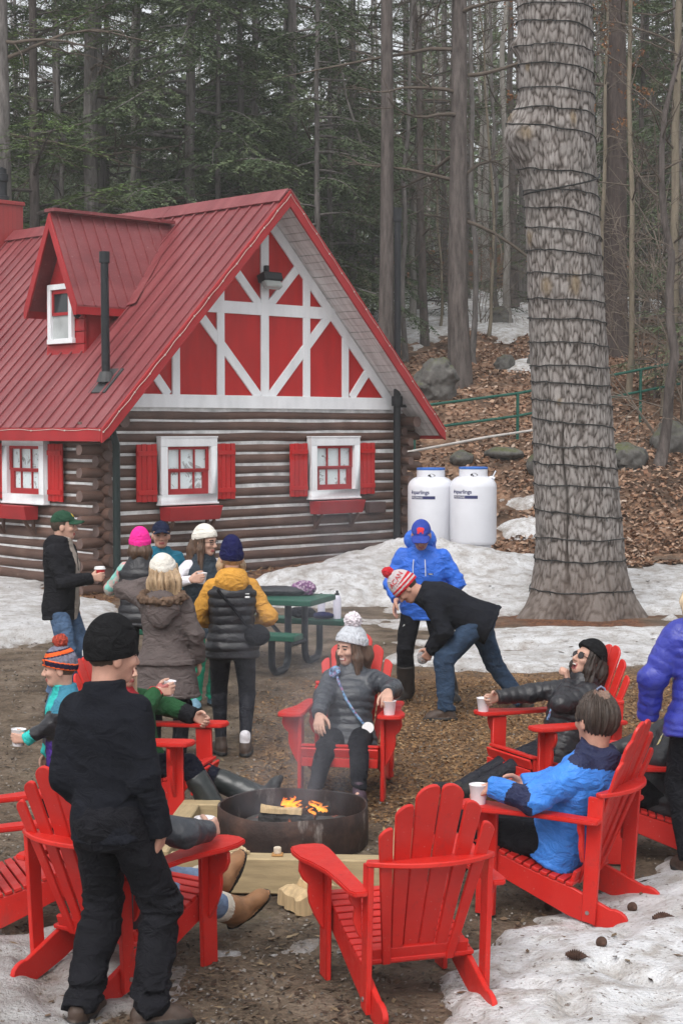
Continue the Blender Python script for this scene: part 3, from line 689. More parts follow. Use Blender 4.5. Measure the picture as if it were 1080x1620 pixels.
# ---------------------------------------------------------------- red garden chairs (local y forward, origin on the ground under the seat)
m, nt, b = nmat('glossy red chair paint'); N = NT(nt); v = N.coord()
c = N.ramp(N.noise(N.coord((1, 1, 1)), 3, 6, .6), [(.3, (.48, .014, .011)), (.7, (.58, .026, .018))])
c = N.mix(N.ramp(N.noise(v, 26, 5, .75), [(.58, 0.0), (.72, .6)]), c, (.30, .022, .022))
c = N.mix(N.ramp(N.noise(v, 70, 3, .6), [(.68, 0.0), (.73, .6)]), c, (.50, .24, .21))
c = N.mix(N.ramp(N.noise(N.coord((1, 1, .4)), 5, 7, .7), [(.60, 0.0), (.72, .5)]), c, (.22, .05, .045))
N.l(c, b.inputs['Base Color']); N.l(N.ramp(N.noise(v, 9, 5, .6), [(.35, .32), (.65, .6)]), b.inputs['Roughness']); b.inputs['Specular IOR Level'].default_value = .35
N.bump(N.noise(N.coord((4, 4, 1)), 30, 4, .6), .12, .004, b); M_CHAIR = m
M_BOLT = M('steel bolt', (.35, .34, .34), .4, .1, metal=.8)
BL = math.tan(R(21)); B0Y, B0Z = -.10, .21     # back foot and lean
def chair_proto():
    root = empty('adirondack_chair')
    def rail_top(y): return .165 + .50*(y + .10) if y > -.10 else .165 + .44*(y + .10)
    YZ = lambda x: Matrix.Translation((x, 0, 0)) @ Matrix.Rotation(R(90), 4, 'Y') @ Matrix.Rotation(R(90), 4, 'Z')
    # side rails: from the seat's front edge down to the rounded rear foot
    for s in (-1, 1):
        up = [(.40, .365), (.30, .335), (.15, .28), (0, .235), (-.12, .205), (-.22, .165), (-.34, .115)]
        rr_ = [(-.34 - .09*math.sin(a), .065 + .055*math.cos(a) - .0) for a in np.linspace(.2, math.pi*.93, 7)]
        lo = [(-.30, .0), (-.1, .055), (.1, .135), (.25, .195), (.36, .235), (.41, .29)]
        MB().prism(up + rr_ + lo, .026, YZ(s*.248)).build('side_rail', M_CHAIR, root, bevel=.004)
    # seat slats
    se = MB(); ys = np.linspace(.405, -.115, 12)
    for k, y in enumerate(ys):
        zs = np.interp(y, [-.12, 0, .15, .30, .40], [.205, .235, .28, .335, .365]) + .013
        a = math.atan2(np.interp(y + .03, [-.12, 0, .15, .30, .40], [.205, .235, .28, .335, .365]) - np.interp(y - .03, [-.12, 0, .15, .30, .40], [.205, .235, .28, .335, .365]), .06)
        se.box((0, y, zs), (.53, .040, .019), Matrix.Rotation(a, 3, 'X'))
    se.box((0, .432, .335), (.53, .019, .065), Matrix.Rotation(R(-18), 3, 'X')); se.box((0, .437, .268), (.525, .019, .06))
    se.build('seat', M_CHAIR, root, bevel=.003)
    # fan back of six round-topped slats
    bk = MB(); L = .86; MBk = Matrix.Translation((0, B0Y, B0Z)) @ Matrix.Rotation(R(90) + math.atan(BL), 4, 'X')
    ws_ = [.038, .050, .066, .066, .050, .038]; tops = [.69, .785, .86, .86, .785, .69]; wt_ = [.060, .078, .104, .104, .078, .060]
    x0, x1 = -sum(ws_)/2 - .0125, -sum(wt_)/2 - .02
    for k in range(6):
        a0, a1 = x0, x0 + ws_[k]; b0_, b1_ = x1, x1 + wt_[k]; x0, x1 = a1 + .005, b1_ + .008
        h = tops[k]; sl_ = .035 * (1 if k < 3 else -1); r = (b1_ - b0_)/2; cxs = (b0_ + b1_)/2
        arc = [(cxs + r*math.cos(t), h + (r*.8)*math.sin(t) + (-sl_*math.cos(t)*-1)*.6*0 + sl_*(math.cos(t))*(-1 if k < 3 else -1)*(-.5)) for t in np.linspace(0, math.pi, 9)]
        poly = [(a0, 0), (a1, 0)] + arc
        curv = .035*((cxs/.26)**2)                # outer slats sit a little forward: dished back
        bk.prism(poly, .018, MBk @ Matrix.Translation((0, 0, -(0 + curv)*-1 * 1.0)))
    bk.build('backrest', M_CHAIR, root, bevel=.004)
    # crescent back support at the arms' rear, with the posts under it
    cz = .70; cy = B0Y - (cz - B0Z)*BL
    front = [(x, cy - .012 + .035*(x/.27)**2) for x in np.linspace(.280, -.280, 13)]
    rear = [(x, cy - .115 + .10*(abs(x)/.295)**2.2) for x in np.linspace(-.298, .298, 17)]
    MB().prism(front + rear, .024, Matrix.Translation((0, 0, cz))).build('back_support', M_CHAIR, root, bevel=.005)
    MB().box((0, B0Y - .024, B0Z + .03), (.47, .022, .085), Matrix.Rotation(math.atan(BL), 3, 'X')).build('lower_rail', M_CHAIR, root, bevel=.003)
    for s in (-1, 1):
        MB().prism([(cy - .02, cz - .012), (cy + .062, cz - .012), (-.19, .045), (-.265, .03)], .024, YZ(s*.2735)).build('rear_post', M_CHAIR, root, bevel=.003)
        lg = MB().prism([(.29, 0), (.40, 0), (.385, .565), (.275, .565)], .026, YZ(s*.287)); lg.build('front_leg', M_CHAIR, root, bevel=.004)
        # wavy bracket on the outside of the leg
        w = [(0, 0), (.115, 0), (.118, -.05), (.10, -.09), (.072, -.115), (.075, -.15), (.07, -.20), (.045, -.26), (.018, -.31), (0, -.335)]
        MX_ = Matrix.Translation((s*.300, .335, .565)) @ Matrix.Rotation(R(90), 4, 'X')
        MB().prism([(s*x, z) for x, z in w][::s], .024, MX_).build('arm_bracket', M_CHAIR, root, bevel=.004)
        w2 = [(.0, 0), (.055, 0), (.056, -.04), (.03, -.08), (.038, -.13), (.02, -.19), (0, -.22)]
        MB().prism([(s*x, z) for x, z in w2][::s], .022, Matrix.Translation((s*.286, cy + .09, .565)) @ Matrix.Rotation(R(90), 4, 'X')).build('arm_bracket', M_CHAIR, root, bevel=.003)
        # paddle arm: wide rounded front, slim waist, sloping a little to the rear
        arm = [(.262, .455), (.30, .478), (.37, .482), (.425, .455), (.438, .38), (.43, .28), (.40, .18), (.372, .05), (.365, -.10), (.362, -.26), (.345, -.30), (.285, -.30), (.272, -.26), (.268, 0), (.258, .2), (.252, .38)]
        MA = Matrix.Translation((0, 0, .578)) @ Matrix.Rotation(R(1.5), 4, 'X')
        MB().prism([(s*x, y) for x, y in arm][::s], .025, MA).build('armrest', M_CHAIR, root, bevel=.006, seg=2)
        MB().tube([(s*.286, -.225, .09), (s*.2905, -.225, .09)], .011, 10).build('bolt', M_BOLT, root)
    return root
CH = {}
def facing(theta): return R(-theta)            # theta: 0 away from the camera, 90 to the right
def fz(x, y): return zt(x, y)
CSPEC = dict(
  front=(.30, 7.27, -17, 'empty red garden chair with its back to the camera, in front of the fire ring', 1.0),
  lfront=(-1.06, 7.57, 33, 'red garden chair directly behind the standing man in black, brown boots stretched out beyond it', 1.0),
  farleft=(-1.70, 8.36, 68, 'empty red garden chair cut off by the left edge of the photo', 1.0),
  blonde=(-1.31, 10.67, 104, 'red garden chair holding the sitter in black rubber boots', 1.0),
  centre=(.055, 11.52, 189, 'red garden chair behind the fire, holding the laughing woman in the grey pompom hat', 1.0),
  laugh=(1.52, 11.2, 243, 'red garden chair holding the woman in sunglasses who leans back laughing', 1.0),
  bluem=(1.20, 8.60, 300, 'red garden chair holding the dark haired man in the blue jacket', 1.0),
  right=(1.97, 9.75, 276, 'red garden chair at the right edge, behind the chair of the man in blue', 1.0),
)
cp = chair_proto(); ckids = kids(cp)
for k, (nm, (x, y, th, lab, sc)) in enumerate(CSPEC.items()):
    if k == 0: o = cp
    else:
        o = cp.copy(); COL.objects.link(o)
        for c in ckids: q = c.copy(); COL.objects.link(q); q.parent = o
    o.location = (x, y, fz(x, y) + .004); o.rotation_euler = (0, 0, facing(th)); CH[nm] = o
    tag(o, lab, 'chair', 'red garden chairs round the fire')
def chair_pt(nm, p):                            # chair-local point to world
    x, y, th, _, _ = CSPEC[nm]; a = facing(th)
    return (x + p[0]*math.cos(a) - p[1]*math.sin(a), y + p[0]*math.sin(a) + p[1]*math.cos(a), p[2] + fz(x, y))
# ---------------------------------------------------------------- people: signed distance fields meshed by surface nets
f32 = np.float32
def nrm(v): v = np.asarray(v, float); return v / max(np.linalg.norm(v), 1e-9)
def smin(a, b, k):
    h = np.clip(.5 + .5*(b - a)/k, 0, 1); return b + (a - b)*h - k*h*(1 - h)
def rc(P, a, b, ra, rb):
    a, b = np.asarray(a, f32), np.asarray(b, f32); ba = b - a; pa = P - a
    t = np.clip(pa @ ba / max(float(ba @ ba), 1e-9), 0, 1)
    return np.linalg.norm(pa - t[:, None]*ba, axis=1) - (ra + (rb - ra)*t), t
def ell(P, c, r, Rm=None):
    q = P - np.asarray(c, f32)
    if Rm is not None: q = q @ np.asarray(Rm, f32)
    r = np.asarray(r, f32); k0 = np.linalg.norm(q/r, axis=1); k1 = np.linalg.norm(q/(r*r), axis=1)
    return k0*(k0 - 1)/np.maximum(k1, 1e-6)
def surface_nets(f, lo, hi, h, name=''):
    lo, hi = np.asarray(lo, float) - 3*h, np.asarray(hi, float) + 3*h
    B = 6; nb = np.ceil((hi - lo)/(h*B)).astype(int) + 1; n = nb*B
    gi = np.stack(np.meshgrid(*[np.arange(k) for k in nb], indexing='ij'), -1).reshape(-1, 3)
    cen = (lo + (gi + .5)*B*h).astype(f32); dc = f(cen)
    act = np.abs(dc) < B*h*1.35
    grid = np.repeat(np.repeat(np.repeat(dc.reshape(nb), B, 0), B, 1), B, 2).astype(f32)
    off = np.stack(np.meshgrid(*[np.arange(B)]*3, indexing='ij'), -1).reshape(-1, 3)
    ids = (gi[act][:, None]*B + off[None]).reshape(-1, 3)
    val = np.empty(len(ids), f32)
    for i in range(0, len(ids), 400000): val[i:i+400000] = f((lo + ids[i:i+400000]*h).astype(f32))
    grid[ids[:, 0], ids[:, 1], ids[:, 2]] = val
    ins = grid < 0
    cnt = np.zeros(n - 1, np.int8)
    cs = [(i, j, k) for i in (0, 1) for j in (0, 1) for k in (0, 1)]
    for (i, j, k) in cs: cnt += ins[i:n[0]-1+i, j:n[1]-1+j, k:n[2]-1+k]
    cell = np.argwhere((cnt > 0) & (cnt < 8))
    cv = np.stack([grid[cell[:, 0]+i, cell[:, 1]+j, cell[:, 2]+k] for i, j, k in cs], 1)
    pos = np.zeros((len(cell), 3)); num = np.zeros(len(cell))
    for a in range(8):
        for b in range(a + 1, 8):
            if sum(abs(x - y) for x, y in zip(cs[a], cs[b])) != 1: continue
            va, vb = cv[:, a], cv[:, b]; x = (va < 0) != (vb < 0); t = np.where(x, va/np.where(x, va - vb, 1), 0)
            p = np.array(cs[a])[None] + t[:, None]*(np.array(cs[b]) - np.array(cs[a]))[None]
            pos += p*x[:, None]; num += x
    V = lo + (cell + pos/num[:, None])*h
    idx = np.full(n - 1, -1, np.int32); idx[cell[:, 0], cell[:, 1], cell[:, 2]] = np.arange(len(cell))
    Fs = []
    for ax in range(3):
        u, w = [a for a in range(3) if a != ax]
        sl0 = [slice(None)]*3; sl1 = [slice(None)]*3; sl0[ax] = slice(0, -1); sl1[ax] = slice(1, None)
        e = np.argwhere(ins[tuple(sl0)] != ins[tuple(sl1)]); e = e[(e[:, u] > 0) & (e[:, w] > 0) & (e[:, u] < n[u]-1) & (e[:, w] < n[w]-1)]
        e = e[e[:, ax] < n[ax] - 1]
        q = []
        for du, dw in ((-1, -1), (0, -1), (0, 0), (-1, 0)):
            c = e.copy(); c[:, u] += du; c[:, w] += dw; q.append(idx[c[:, 0], c[:, 1], c[:, 2]])
        q = np.stack(q, 1); s = ins[e[:, 0], e[:, 1], e[:, 2]]
        if ax == 1: s = ~s
        q[~s] = q[~s][:, ::-1]; Fs.append(q[(q >= 0).all(1)])
    return V, np.concatenate(Fs)
def mesh_field(name, f, lo, hi, h, mats, parent=None, mfn=None, relax=1):
    V, F = surface_nets(f, lo, hi, h)
    for _ in range(relax):
        acc = np.zeros_like(V); n = np.zeros(len(V))
        for a in range(4):
            for b in (1, 3): np.add.at(acc, F[:, a], V[F[:, (a + b) % 4]]); np.add.at(n, F[:, a], 1)
        V = V*.5 + .5*acc/np.maximum(n, 1)[:, None]
    mi = None
    if mfn is not None: mi = mfn(V[F].mean(1))
    return mesh_obj(name, V, F, mats, parent, mi, True)
def ik(a, t, L1, L2, hint):
    a, t, hint = np.asarray(a, float), np.asarray(t, float), np.asarray(hint, float)
    d = t - a; D_ = np.linalg.norm(d)
    if D_ > (L1 + L2)*.997: t = a + d/D_*(L1 + L2)*.997; d = t - a; D_ = np.linalg.norm(d)
    D_ = max(D_, abs(L1 - L2) + .01); u = nrm(d); x = (L1*L1 - L2*L2 + D_*D_)/(2*D_); hgt = math.sqrt(max(0, L1*L1 - x*x))
    v = hint - u*(hint @ u); return a + u*x + nrm(v)*hgt, t
def rotm(yaw, pitch, roll):                     # yaw to the person's right, pitch up, roll to the right, degrees
    return np.array((Matrix.Rotation(R(-yaw), 3, 'Z') @ Matrix.Rotation(R(pitch), 3, 'X') @ Matrix.Rotation(R(roll), 3, 'Y')))
M_SKIN = M('skin', (.52, .31, .235), .5, .12, 22, .05, 300, spec=.3)
M_SKIN2 = M('ruddy skin', (.50, .27, .20), .5, .14, 20, .05, 300, spec=.3)
M_LIP = M('lips', (.34, .10, .09), .45, .1, 30); M_EYE = M('dark eyes and brows', (.035, .025, .02), .4, .2, 40); M_TEETH = M('teeth', (.72, .68, .62), .3)
M_MOUTH = M('open mouth', (.10, .015, .015), .5)
TP_M = [(-.16,.160,.112,0),(-.04,.168,.118,0),(.08,.158,.115,.005),(.20,.163,.118,.01),(.32,.182,.122,.005),(.41,.176,.105,-.01),(.465,.12,.08,-.012),(.53,.062,.062,-.005),(.57,.058,.058,0)]
TP_F = [(-.16,.165,.115,0),(-.04,.172,.122,-.01),(.08,.145,.108,.0),(.17,.135,.105,.01),(.29,.158,.122,.02),(.40,.156,.095,-.005),(.46,.105,.072,-.01),(.53,.055,.055,-.005),(.57,.05,.05,0)]
class Person:
    def __init__(s, H=1.72, fem=False, pelvis=None, lean=0, side=0, twist=0, head=(0,0,0), lh=None, rh=None, le=(-1,-.6,-.3), re=(1,-.6,-.3),
                 lf=(-.10,0,0), rf=(.10,0,0), lk=(-.15,1,0), rk=(.15,1,0), ltoe=(-.15,1,0), rtoe=(.15,1,0), hs=1.0, wide=1.0, lhand={}, rhand={}, neckfwd=.02):
        s.k = k = H/1.72; s.H = H; s.fem = fem; s.hs = hs*1.08*(.5 + .5*k) if H > 1.4 else hs*.93; s.wide = wide
        s.pel = np.array(pelvis if pelvis is not None else (0, 0, .915*k), float)
        ttw, tl, ts_ = R(-twist), R(lean), R(side)
        t = nrm((math.sin(ts_), math.sin(tl), math.cos(tl)*math.cos(ts_))); x = np.array((math.cos(ttw), math.sin(ttw), 0)); y = nrm(np.cross(t, x)); x = np.cross(y, t)
        s.TF = np.stack((x, y, t), 1)            # torso axes as columns
        T_ = lambda a, b, c: s.pel + s.TF @ np.array((a*s.wide, b, c))*k
        s.T = T_
        s.neck = T_(0, -.01, .50); sw = .150 if fem else .170
        s.sh = {-1: T_(-sw, 0, .435), 1: T_(sw, 0, .435)}
        s.HR = rotm(*head); s.hc = s.neck + s.TF @ np.array((0, neckfwd, .036))*k + s.HR @ np.array((0, .015, .115))*s.hs
        hipx = .092
        px = np.array((math.cos(ttw*.4), math.sin(ttw*.4), 0))
        s.hip = {q: s.pel + px*q*hipx*k*s.wide + np.array((0, 0, -.02))*k for q in (-1, 1)}
        s.el, s.wr, s.kn, s.an, s.toe, s.hand = {}, {}, {}, {}, {}, {}
        dl, dr = (T_(-.27, .03, -.12), T_(.27, .03, -.12))
        for q, h_, e_ in ((-1, lh, le), (1, rh, re)):
            h_ = h_(s) if callable(h_) else h_; tgt = np.array(h_, float) if h_ is not None else (dl if q < 0 else dr)
            s.el[q], s.wr[q] = ik(s.sh[q], tgt, .285*k, .255*k, np.array(e_, float))
        for q, f_, k_, to in ((-1, lf, lk, ltoe), (1, rf, rk, rtoe)):
            a = np.array(f_, float) + np.array((0, 0, .085*k)) if len(f_) == 3 else np.array(f_[:3], float)
            s.kn[q], s.an[q] = ik(s.hip[q], a, .43*k, .42*k, np.array(k_, float)); s.toe[q] = nrm(to)
        for q, hd in ((-1, lhand), (1, rhand)):
            f_ = nrm(hd.get('f', s.wr[q] - s.el[q])); n_ = np.array(hd.get('n', (-q, 0, 0)), float); n_ = nrm(n_ - f_*(n_ @ f_))
            u_ = np.cross(f_, n_)*q
            s.hand[q] = (f_, n_, nrm(u_), hd.get('curl', .45), hd.get('spread', .0), hd.get('grip', False))
    def torso(s, P, inf=0.0, top=.57, bot=-.14, prof=None, hem=0.0, e=2.4):
        k = s.k; q = ((P - s.pel.astype(f32)) @ s.TF.astype(f32))/f32(k)
        tb = np.array(prof or (TP_F if s.fem else TP_M)); z = q[:, 2]
        a = np.interp(z, tb[:, 0], tb[:, 1])*s.wide + inf; b = np.interp(z, tb[:, 0], tb[:, 2])*(.5 + .5*s.wide) + inf; c = np.interp(z, tb[:, 0], tb[:, 3])
        if hem: w = np.clip((.05 - z)/.2, 0, 2); a = a + hem*w; b = b + hem*w*.8
        d = ((np.abs(q[:, 0]/a)**e + np.abs((q[:, 1] - c)/b)**e)**(1/e) - 1)*np.minimum(a, b)
        d = np.maximum(d, np.maximum(z - top, bot - z)*.9)
        return d*f32(k), q
    def f_hand(s, P, q, grow=0.0):
        f_, n_, u_, curl, spread, grip = s.hand[q]; k = (s.hs if s.H > 1.4 else .8)*1.0; w = s.wr[q]
        d = np.full(len(P), 9, f32)
        def pt(a, b, c): return w + (f_*a + u_*b + n_*c)*k
        for i, (bu, L) in enumerate(((.030, .072), (.010, .080), (-.010, .074), (-.028, .058))):
            kn_ = pt(.088 - .004*abs(i - 1), bu, -.002); d = smin(d, rc(P, pt(.005, bu*.55, 0), kn_, .0135*k, .0115*k)[0], .012)
        fd = np.full(len(P), 9, f32)
        for i, (bu, L) in enumerate(((.030, .072), (.010, .080), (-.010, .074), (-.028, .058))):
            b0 = pt(.088 - .004*abs(i - 1), bu, -.002); c = curl*(1 + .12*i) ; sp_ = spread*bu*6
            p = b0; ang = c*.55
            for j, (fr, r0, r1) in enumerate(((.45, .0105, .0095), (.32, .0095, .0088), (.23, .0088, .0075))):
                dr_ = f_*math.cos(ang) + n_*math.sin(ang) + u_*sp_*math.cos(ang); nx = p + nrm(dr_)*L*fr*k
                fd = np.minimum(fd, rc(P, p, nx, r0*k, r1*k)[0]); p = nx; ang += c*(.9 if j == 0 else .7)
        d = smin(d, fd, .006)
        a0 = pt(.022, .030, .006); tc = .55 if not grip else 1.0
        t1 = a0 + nrm(f_*.72 + u_*.62 + n_*(.25 + .35*tc))*.040*k; t2 = t1 + nrm(f_*.9 + u_*.15 + n_*(.15 + .6*tc))*.032*k; t3 = t2 + nrm(f_*.9 - u_*.1 + n_*(.2 + .7*tc))*.022*k
        th = np.minimum(rc(P, a0, t1, .0145*k, .0115*k)[0], np.minimum(rc(P, t1, t2, .0115*k, .0105*k)[0], rc(P, t2, t3, .0105*k, .008*k)[0]))
        d = smin(d, th, .010)
        return d - grow
    def palm(s, q, a=.075, c=.052): f_, n_, u_, *_ = s.hand[q]; k = s.hs if s.H > 1.4 else .8; return s.wr[q] + (f_*a + n_*c)*k, u_
    def f_head(s, P, smile=0.0, mouth=0.0):
        q = ((P - s.hc.astype(f32)) @ s.HR.astype(f32))/f32(s.hs)
        fm = s.fem
        d = ell(q, (0, -.012, .032), (.074, .094, .090)); d = smin(d, ell(q, (0, .022, -.025), (.060 if fm else .064, .068, .085)), .03)
        d = smin(d, ell(q, (0, .052, -.088), (.030 if fm else .037, .032, .026)), .03)
        d = smin(d, ell(q, (0, .075, .028), (.05, .02, .014)), .02)                    # brow
        for x in (-1, 1):
            d = smin(d, ell(q, (x*.040, .066, -.022), (.022, .022, .019)), .018)        # cheek
            d = -smin(-d, ell(q, (x*.031, .101, .006), (.017, .014, .012)), .012)       # socket
            d = smin(d, ell(q, (x*.031, .079, .006), (.013, .0115, .010)), .004)
            d = smin(d, ell(q, (x*.077, -.008, -.012), (.009, .021, .031)), .008)       # ear
        d = smin(d, rc(q, np.array((0, .088, .012)), np.array((0, .109, -.028)), .008, .0125)[0], .012)
        for x in (-1, 1): d = smin(d, ell(q, (x*.012, .097, -.033), (.008, .010, .008)), .006)
        if mouth > 0: d = -smin(-d, ell(q, (0, .094, -.066 - .3*mouth*.03), (.018, .02, .006 + .014*mouth)), .005)
        d = smin(d, ell(q, (0, .088, -.060), (.021, .009, .0055)), .006); d = smin(d, ell(q, (0, .086, -.071 - .016*mouth), (.017, .010, .0065)), .006)
        d = d*f32(s.hs); nb_ = s.T(0, -.012, .46)
        d = smin(d, rc(P, s.hc + s.HR @ np.array((0, -.022, -.055))*s.hs, nb_, (.047 if fm else .056)*s.hs, .056*s.k)[0], .025)
        return d
    def f_leg(s, P, q, r=(.082, .058, .040), k=.03, calf=.0):
        k_ = s.k; d, _ = rc(P, s.hip[q], s.kn[q], r[0]*k_, r[1]*k_); e, _ = rc(P, s.kn[q], s.an[q], r[1]*k_, r[2]*k_); d = smin(d, e, .02)
        if calf:
            v = nrm(s.an[q] - s.kn[q]); b = nrm(np.cross(np.cross(v, s.kn[q] - s.hip[q]), v)) if np.linalg.norm(np.cross(v, s.kn[q] - s.hip[q])) > .02 else np.array((0, -1, 0))
            cpt = s.kn[q] + v*.12*k_ + np.array((0, -1, 0))*.018*k_; d = smin(d, rc(P, cpt - v*.04, cpt + v*.07, calf*k_, calf*.75*k_)[0], .03)
        return d
    def bounds(s, pts, m=.14): p = np.array(pts); return p.min(0) - m, p.max(0) + m
    def build_body(s, label, loc, rz, skin=M_SKIN, h=.0065, smile=0, mouth=0, eye=True):
        def f(P):
            d, _ = s.torso(P, -.032, .53, -.10)
            for q in (-1, 1):
                d = smin(d, rc(P, s.sh[q], s.el[q], .048*s.k, .038*s.k)[0], .03); d = smin(d, rc(P, s.el[q], s.wr[q], .038*s.k, .026*s.k)[0], .02)
                d = smin(d, s.f_leg(P, q, (.058, .042, .032)), .02)
                d = smin(d, rc(P, s.an[q], s.an[q] + s.toe[q]*.05*s.k, .030*s.k, .022*s.k)[0], .02)
                m_ = np.linalg.norm(P - s.wr[q].astype(f32), axis=1) < .26
                if m_.any():
                    dm = d[m_]; d[m_] = smin(dm, s.f_hand(P[m_], q), .012)
            m_ = np.linalg.norm(P - s.hc.astype(f32), axis=1) < .30
            if m_.any(): d[m_] = smin(d[m_], s.f_head(P[m_], smile, mouth), .02)
            return d
        pts = [s.pel, s.hc, *s.el.values(), *s.wr.values(), *s.kn.values(), *s.an.values(), *[s.an[q] + s.toe[q]*.16 for q in (-1, 1)], *[s.wr[q] + s.hand[q][0]*.1 for q in (-1, 1)]]
        lo, hi = s.bounds(pts, .16)
        def mf(C_):
            q = ((C_ - s.hc) @ s.HR)/s.hs; mi = np.zeros(len(C_), int); fr = q[:, 1] > .05
            lipz = np.abs(q[:, 2] + .066 + .006*mouth) < .011 + .010*mouth; lip = fr & lipz & (np.abs(q[:, 0]) < .024 + .006*smile) & (q[:, 1] > .07)
            mi[lip] = 1
            if mouth or smile:
                mi[lip & (np.abs(q[:, 2] + .064 + .008*mouth) < .0045 + .011*mouth) & (np.abs(q[:, 0]) < .018 + .005*smile)] = 4 if mouth else 3
                if mouth: mi[lip & (np.abs(q[:, 2] + .060) < .0045) & (np.abs(q[:, 0]) < .017)] = 3
            ex = np.abs(np.abs(q[:, 0]) - .031)
            if eye: mi[fr & (ex < .0125) & (np.abs(q[:, 2] - .006) < .0052)] = 2
            mi[fr & (ex < .018) & (np.abs(q[:, 2] - .029 + ex*.2) < .0042)] = 2
            return mi
        o = mesh_field('person', f, lo, hi, h, [skin, M_LIP, M_EYE, M_TEETH, M_MOUTH], None, mf)
        o.location = loc; o.rotation_euler = (0, 0, rz); s.root = o; s.loc, s.rz = loc, rz
        return tag(o, label, 'person')
    def world(s, p):
        c, n = math.cos(s.rz), math.sin(s.rz); return np.array((s.loc[0] + p[0]*c - p[1]*n, s.loc[1] + p[0]*n + p[1]*c, s.loc[2] + p[2]))
    def dirw(s, p): c, n = math.cos(s.rz), math.sin(s.rz); return np.array((p[0]*c - p[1]*n, p[0]*n + p[1]*c, p[2]))
    def jacket(s, mats, name='jacket', inf=.02, top=.545, bot=-.06, hem=0.0, sleeves=True, sr=(.068, .056, .044), quilt=None, hood=False, wr=.02, mfn=None, h=.011, collar=.012, cuff=0.0, seed=1, up=1.0, parent=None):
        def qd(sv, pitch, amp): return amp*(np.abs(np.sin(np.pi*sv/pitch))**.55 - .55)
        def f(P):
            d, q = s.torso(P, inf, top, bot, hem=hem)
            if quilt: d = d - qd(q[:, 2] + .006*vnoise(q[:, 0]*9, q[:, 1]*9, q[:, 2]*9, seed), quilt[0], quilt[1])*np.clip((.47 - q[:, 2])/.04, .15, 1)
            d = d + .0045*np.exp(-((q[:, 2] - bot - .035)/.008)**2)
            if collar: d = smin(d, np.maximum(np.abs(rc(P, s.T(0, -.012, .49), s.T(0, .004, .565), .072*s.k, .070*s.k)[0] + .0) - .012, q[:, 2] - top), .03)
            if sleeves:
                for g in (-1, 1):
                    L1 = np.linalg.norm(s.el[g] - s.sh[g]); L2 = np.linalg.norm(s.wr[g] - s.el[g]); vw = nrm(s.wr[g] - s.el[g])
                    a, t = rc(P, s.sh[g], s.el[g], sr[0]*s.k, sr[1]*s.k)
                    wrp = s.wr[g] - vw*.0; b_, t2 = rc(P, s.el[g], wrp, sr[1]*s.k, sr[2]*s.k)
                    if quilt: a = a - qd(t*L1, quilt[0], quilt[1]); b_ = b_ - qd(t2*L2 + .02, quilt[0], quilt[1])
                    ar = smin(a, b_, .03)
                    pr_ = (P - wrp.astype(f32)) @ vw.astype(f32); ar = np.maximum(ar, pr_ - .004)
                    d = smin(d, ar, .045)
            if hood:
                hcn = s.T(0, -.095, .485); d = smin(d, ell(P, hcn, np.array((.125, .055, .085))*s.k*up, s.TF), .045)
                d = smin(d, np.abs(ell(P, s.T(0, -.02, .52), np.array((.105, .095, .05))*s.k*up, s.TF)) - .012, .02)
            if wr:
                d = d + wr*.40*fbm(P[:, 0]*7, P[:, 1]*7, P[:, 2]*4.5, 2, seed)
                cr = vnoise(P[:, 0]*8 + P[:, 2]*4, P[:, 1]*8, P[:, 2]*13 + P[:, 0]*5, seed + 9); cr2 = vnoise(P[:, 0]*15 - P[:, 2]*9, P[:, 1]*15, P[:, 2]*24, seed + 5)
                am = np.full(len(P), .38, f32)
                if sleeves:
                    for g in (-1, 1): am += .9*np.exp(-(np.linalg.norm(P - s.el[g].astype(f32), axis=1)/.12)**2) + .35*np.exp(-(np.linalg.norm(P - s.sh[g].astype(f32), axis=1)/.14)**2)
                d = d + wr*am*(.55*(np.sqrt(np.abs(cr)) - .5) + .3*(np.sqrt(np.abs(cr2)) - .5))
            return d
        pts = [s.T(.2, .1, bot), s.T(-.2, -.1, bot), s.neck, s.T(.2, 0, .5), s.T(-.2, 0, .5), s.T(0, -.15, .5)] + ([*s.el.values(), *s.wr.values()] if sleeves else [])
        lo, hi = s.bounds(pts, .14)
        o = mesh_field(name, f, lo, hi, h, mats, parent or s.root, (lambda C_: mfn(((C_ - s.pel) @ s.TF)/s.k, C_)) if mfn else None); return o
    def trousers(s, mats, name='trousers', r=(.092, .070, .056), top=.04, inf=.006, wr=.022, calf=0, cutan=0.0, h=.011, seed=3, mfn=None, ankle=None):
        def f(P):
            d, q = s.torso(P, inf, top, -.13)
            d = smin(d, ell(P, s.pel + np.array((0, -.02, -.03))*s.k, np.array((.165*s.wide, .125, .12))*s.k), .04)
            for g in (-1, 1):
                l = s.f_leg(P, g, r, calf=calf); v = nrm(s.an[g] - s.kn[g]); pr_ = (P - s.an[g].astype(f32)) @ v.astype(f32); l = np.maximum(l, pr_ - cutan)
                d = smin(d, l, .025)
            if wr:
                z = (P[:, 2])
                cr = vnoise(P[:, 0]*7 + P[:, 2]*6, P[:, 1]*7, P[:, 2]*10 - P[:, 0]*6, seed + 9); d = d + wr*.4*fbm(P[:, 0]*6, P[:, 1]*6, P[:, 2]*6, 2, seed) + wr*.28*(np.sqrt(np.abs(cr)) - .5)
                for g in (-1, 1):
                    for c_, am in ((s.kn[g], .5), (s.an[g], .8)):
                        w_ = np.exp(-(np.linalg.norm(P - c_.astype(f32), axis=1)/.13)**2); d = d + wr*am*w_*1.6*(np.sqrt(np.abs(vnoise(P[:, 0]*9, P[:, 1]*9, P[:, 2]*26, seed + g))) - .5)
            return d
        lo, hi = s.bounds([s.pel, *s.hip.values(), *s.kn.values(), *s.an.values()], .19)
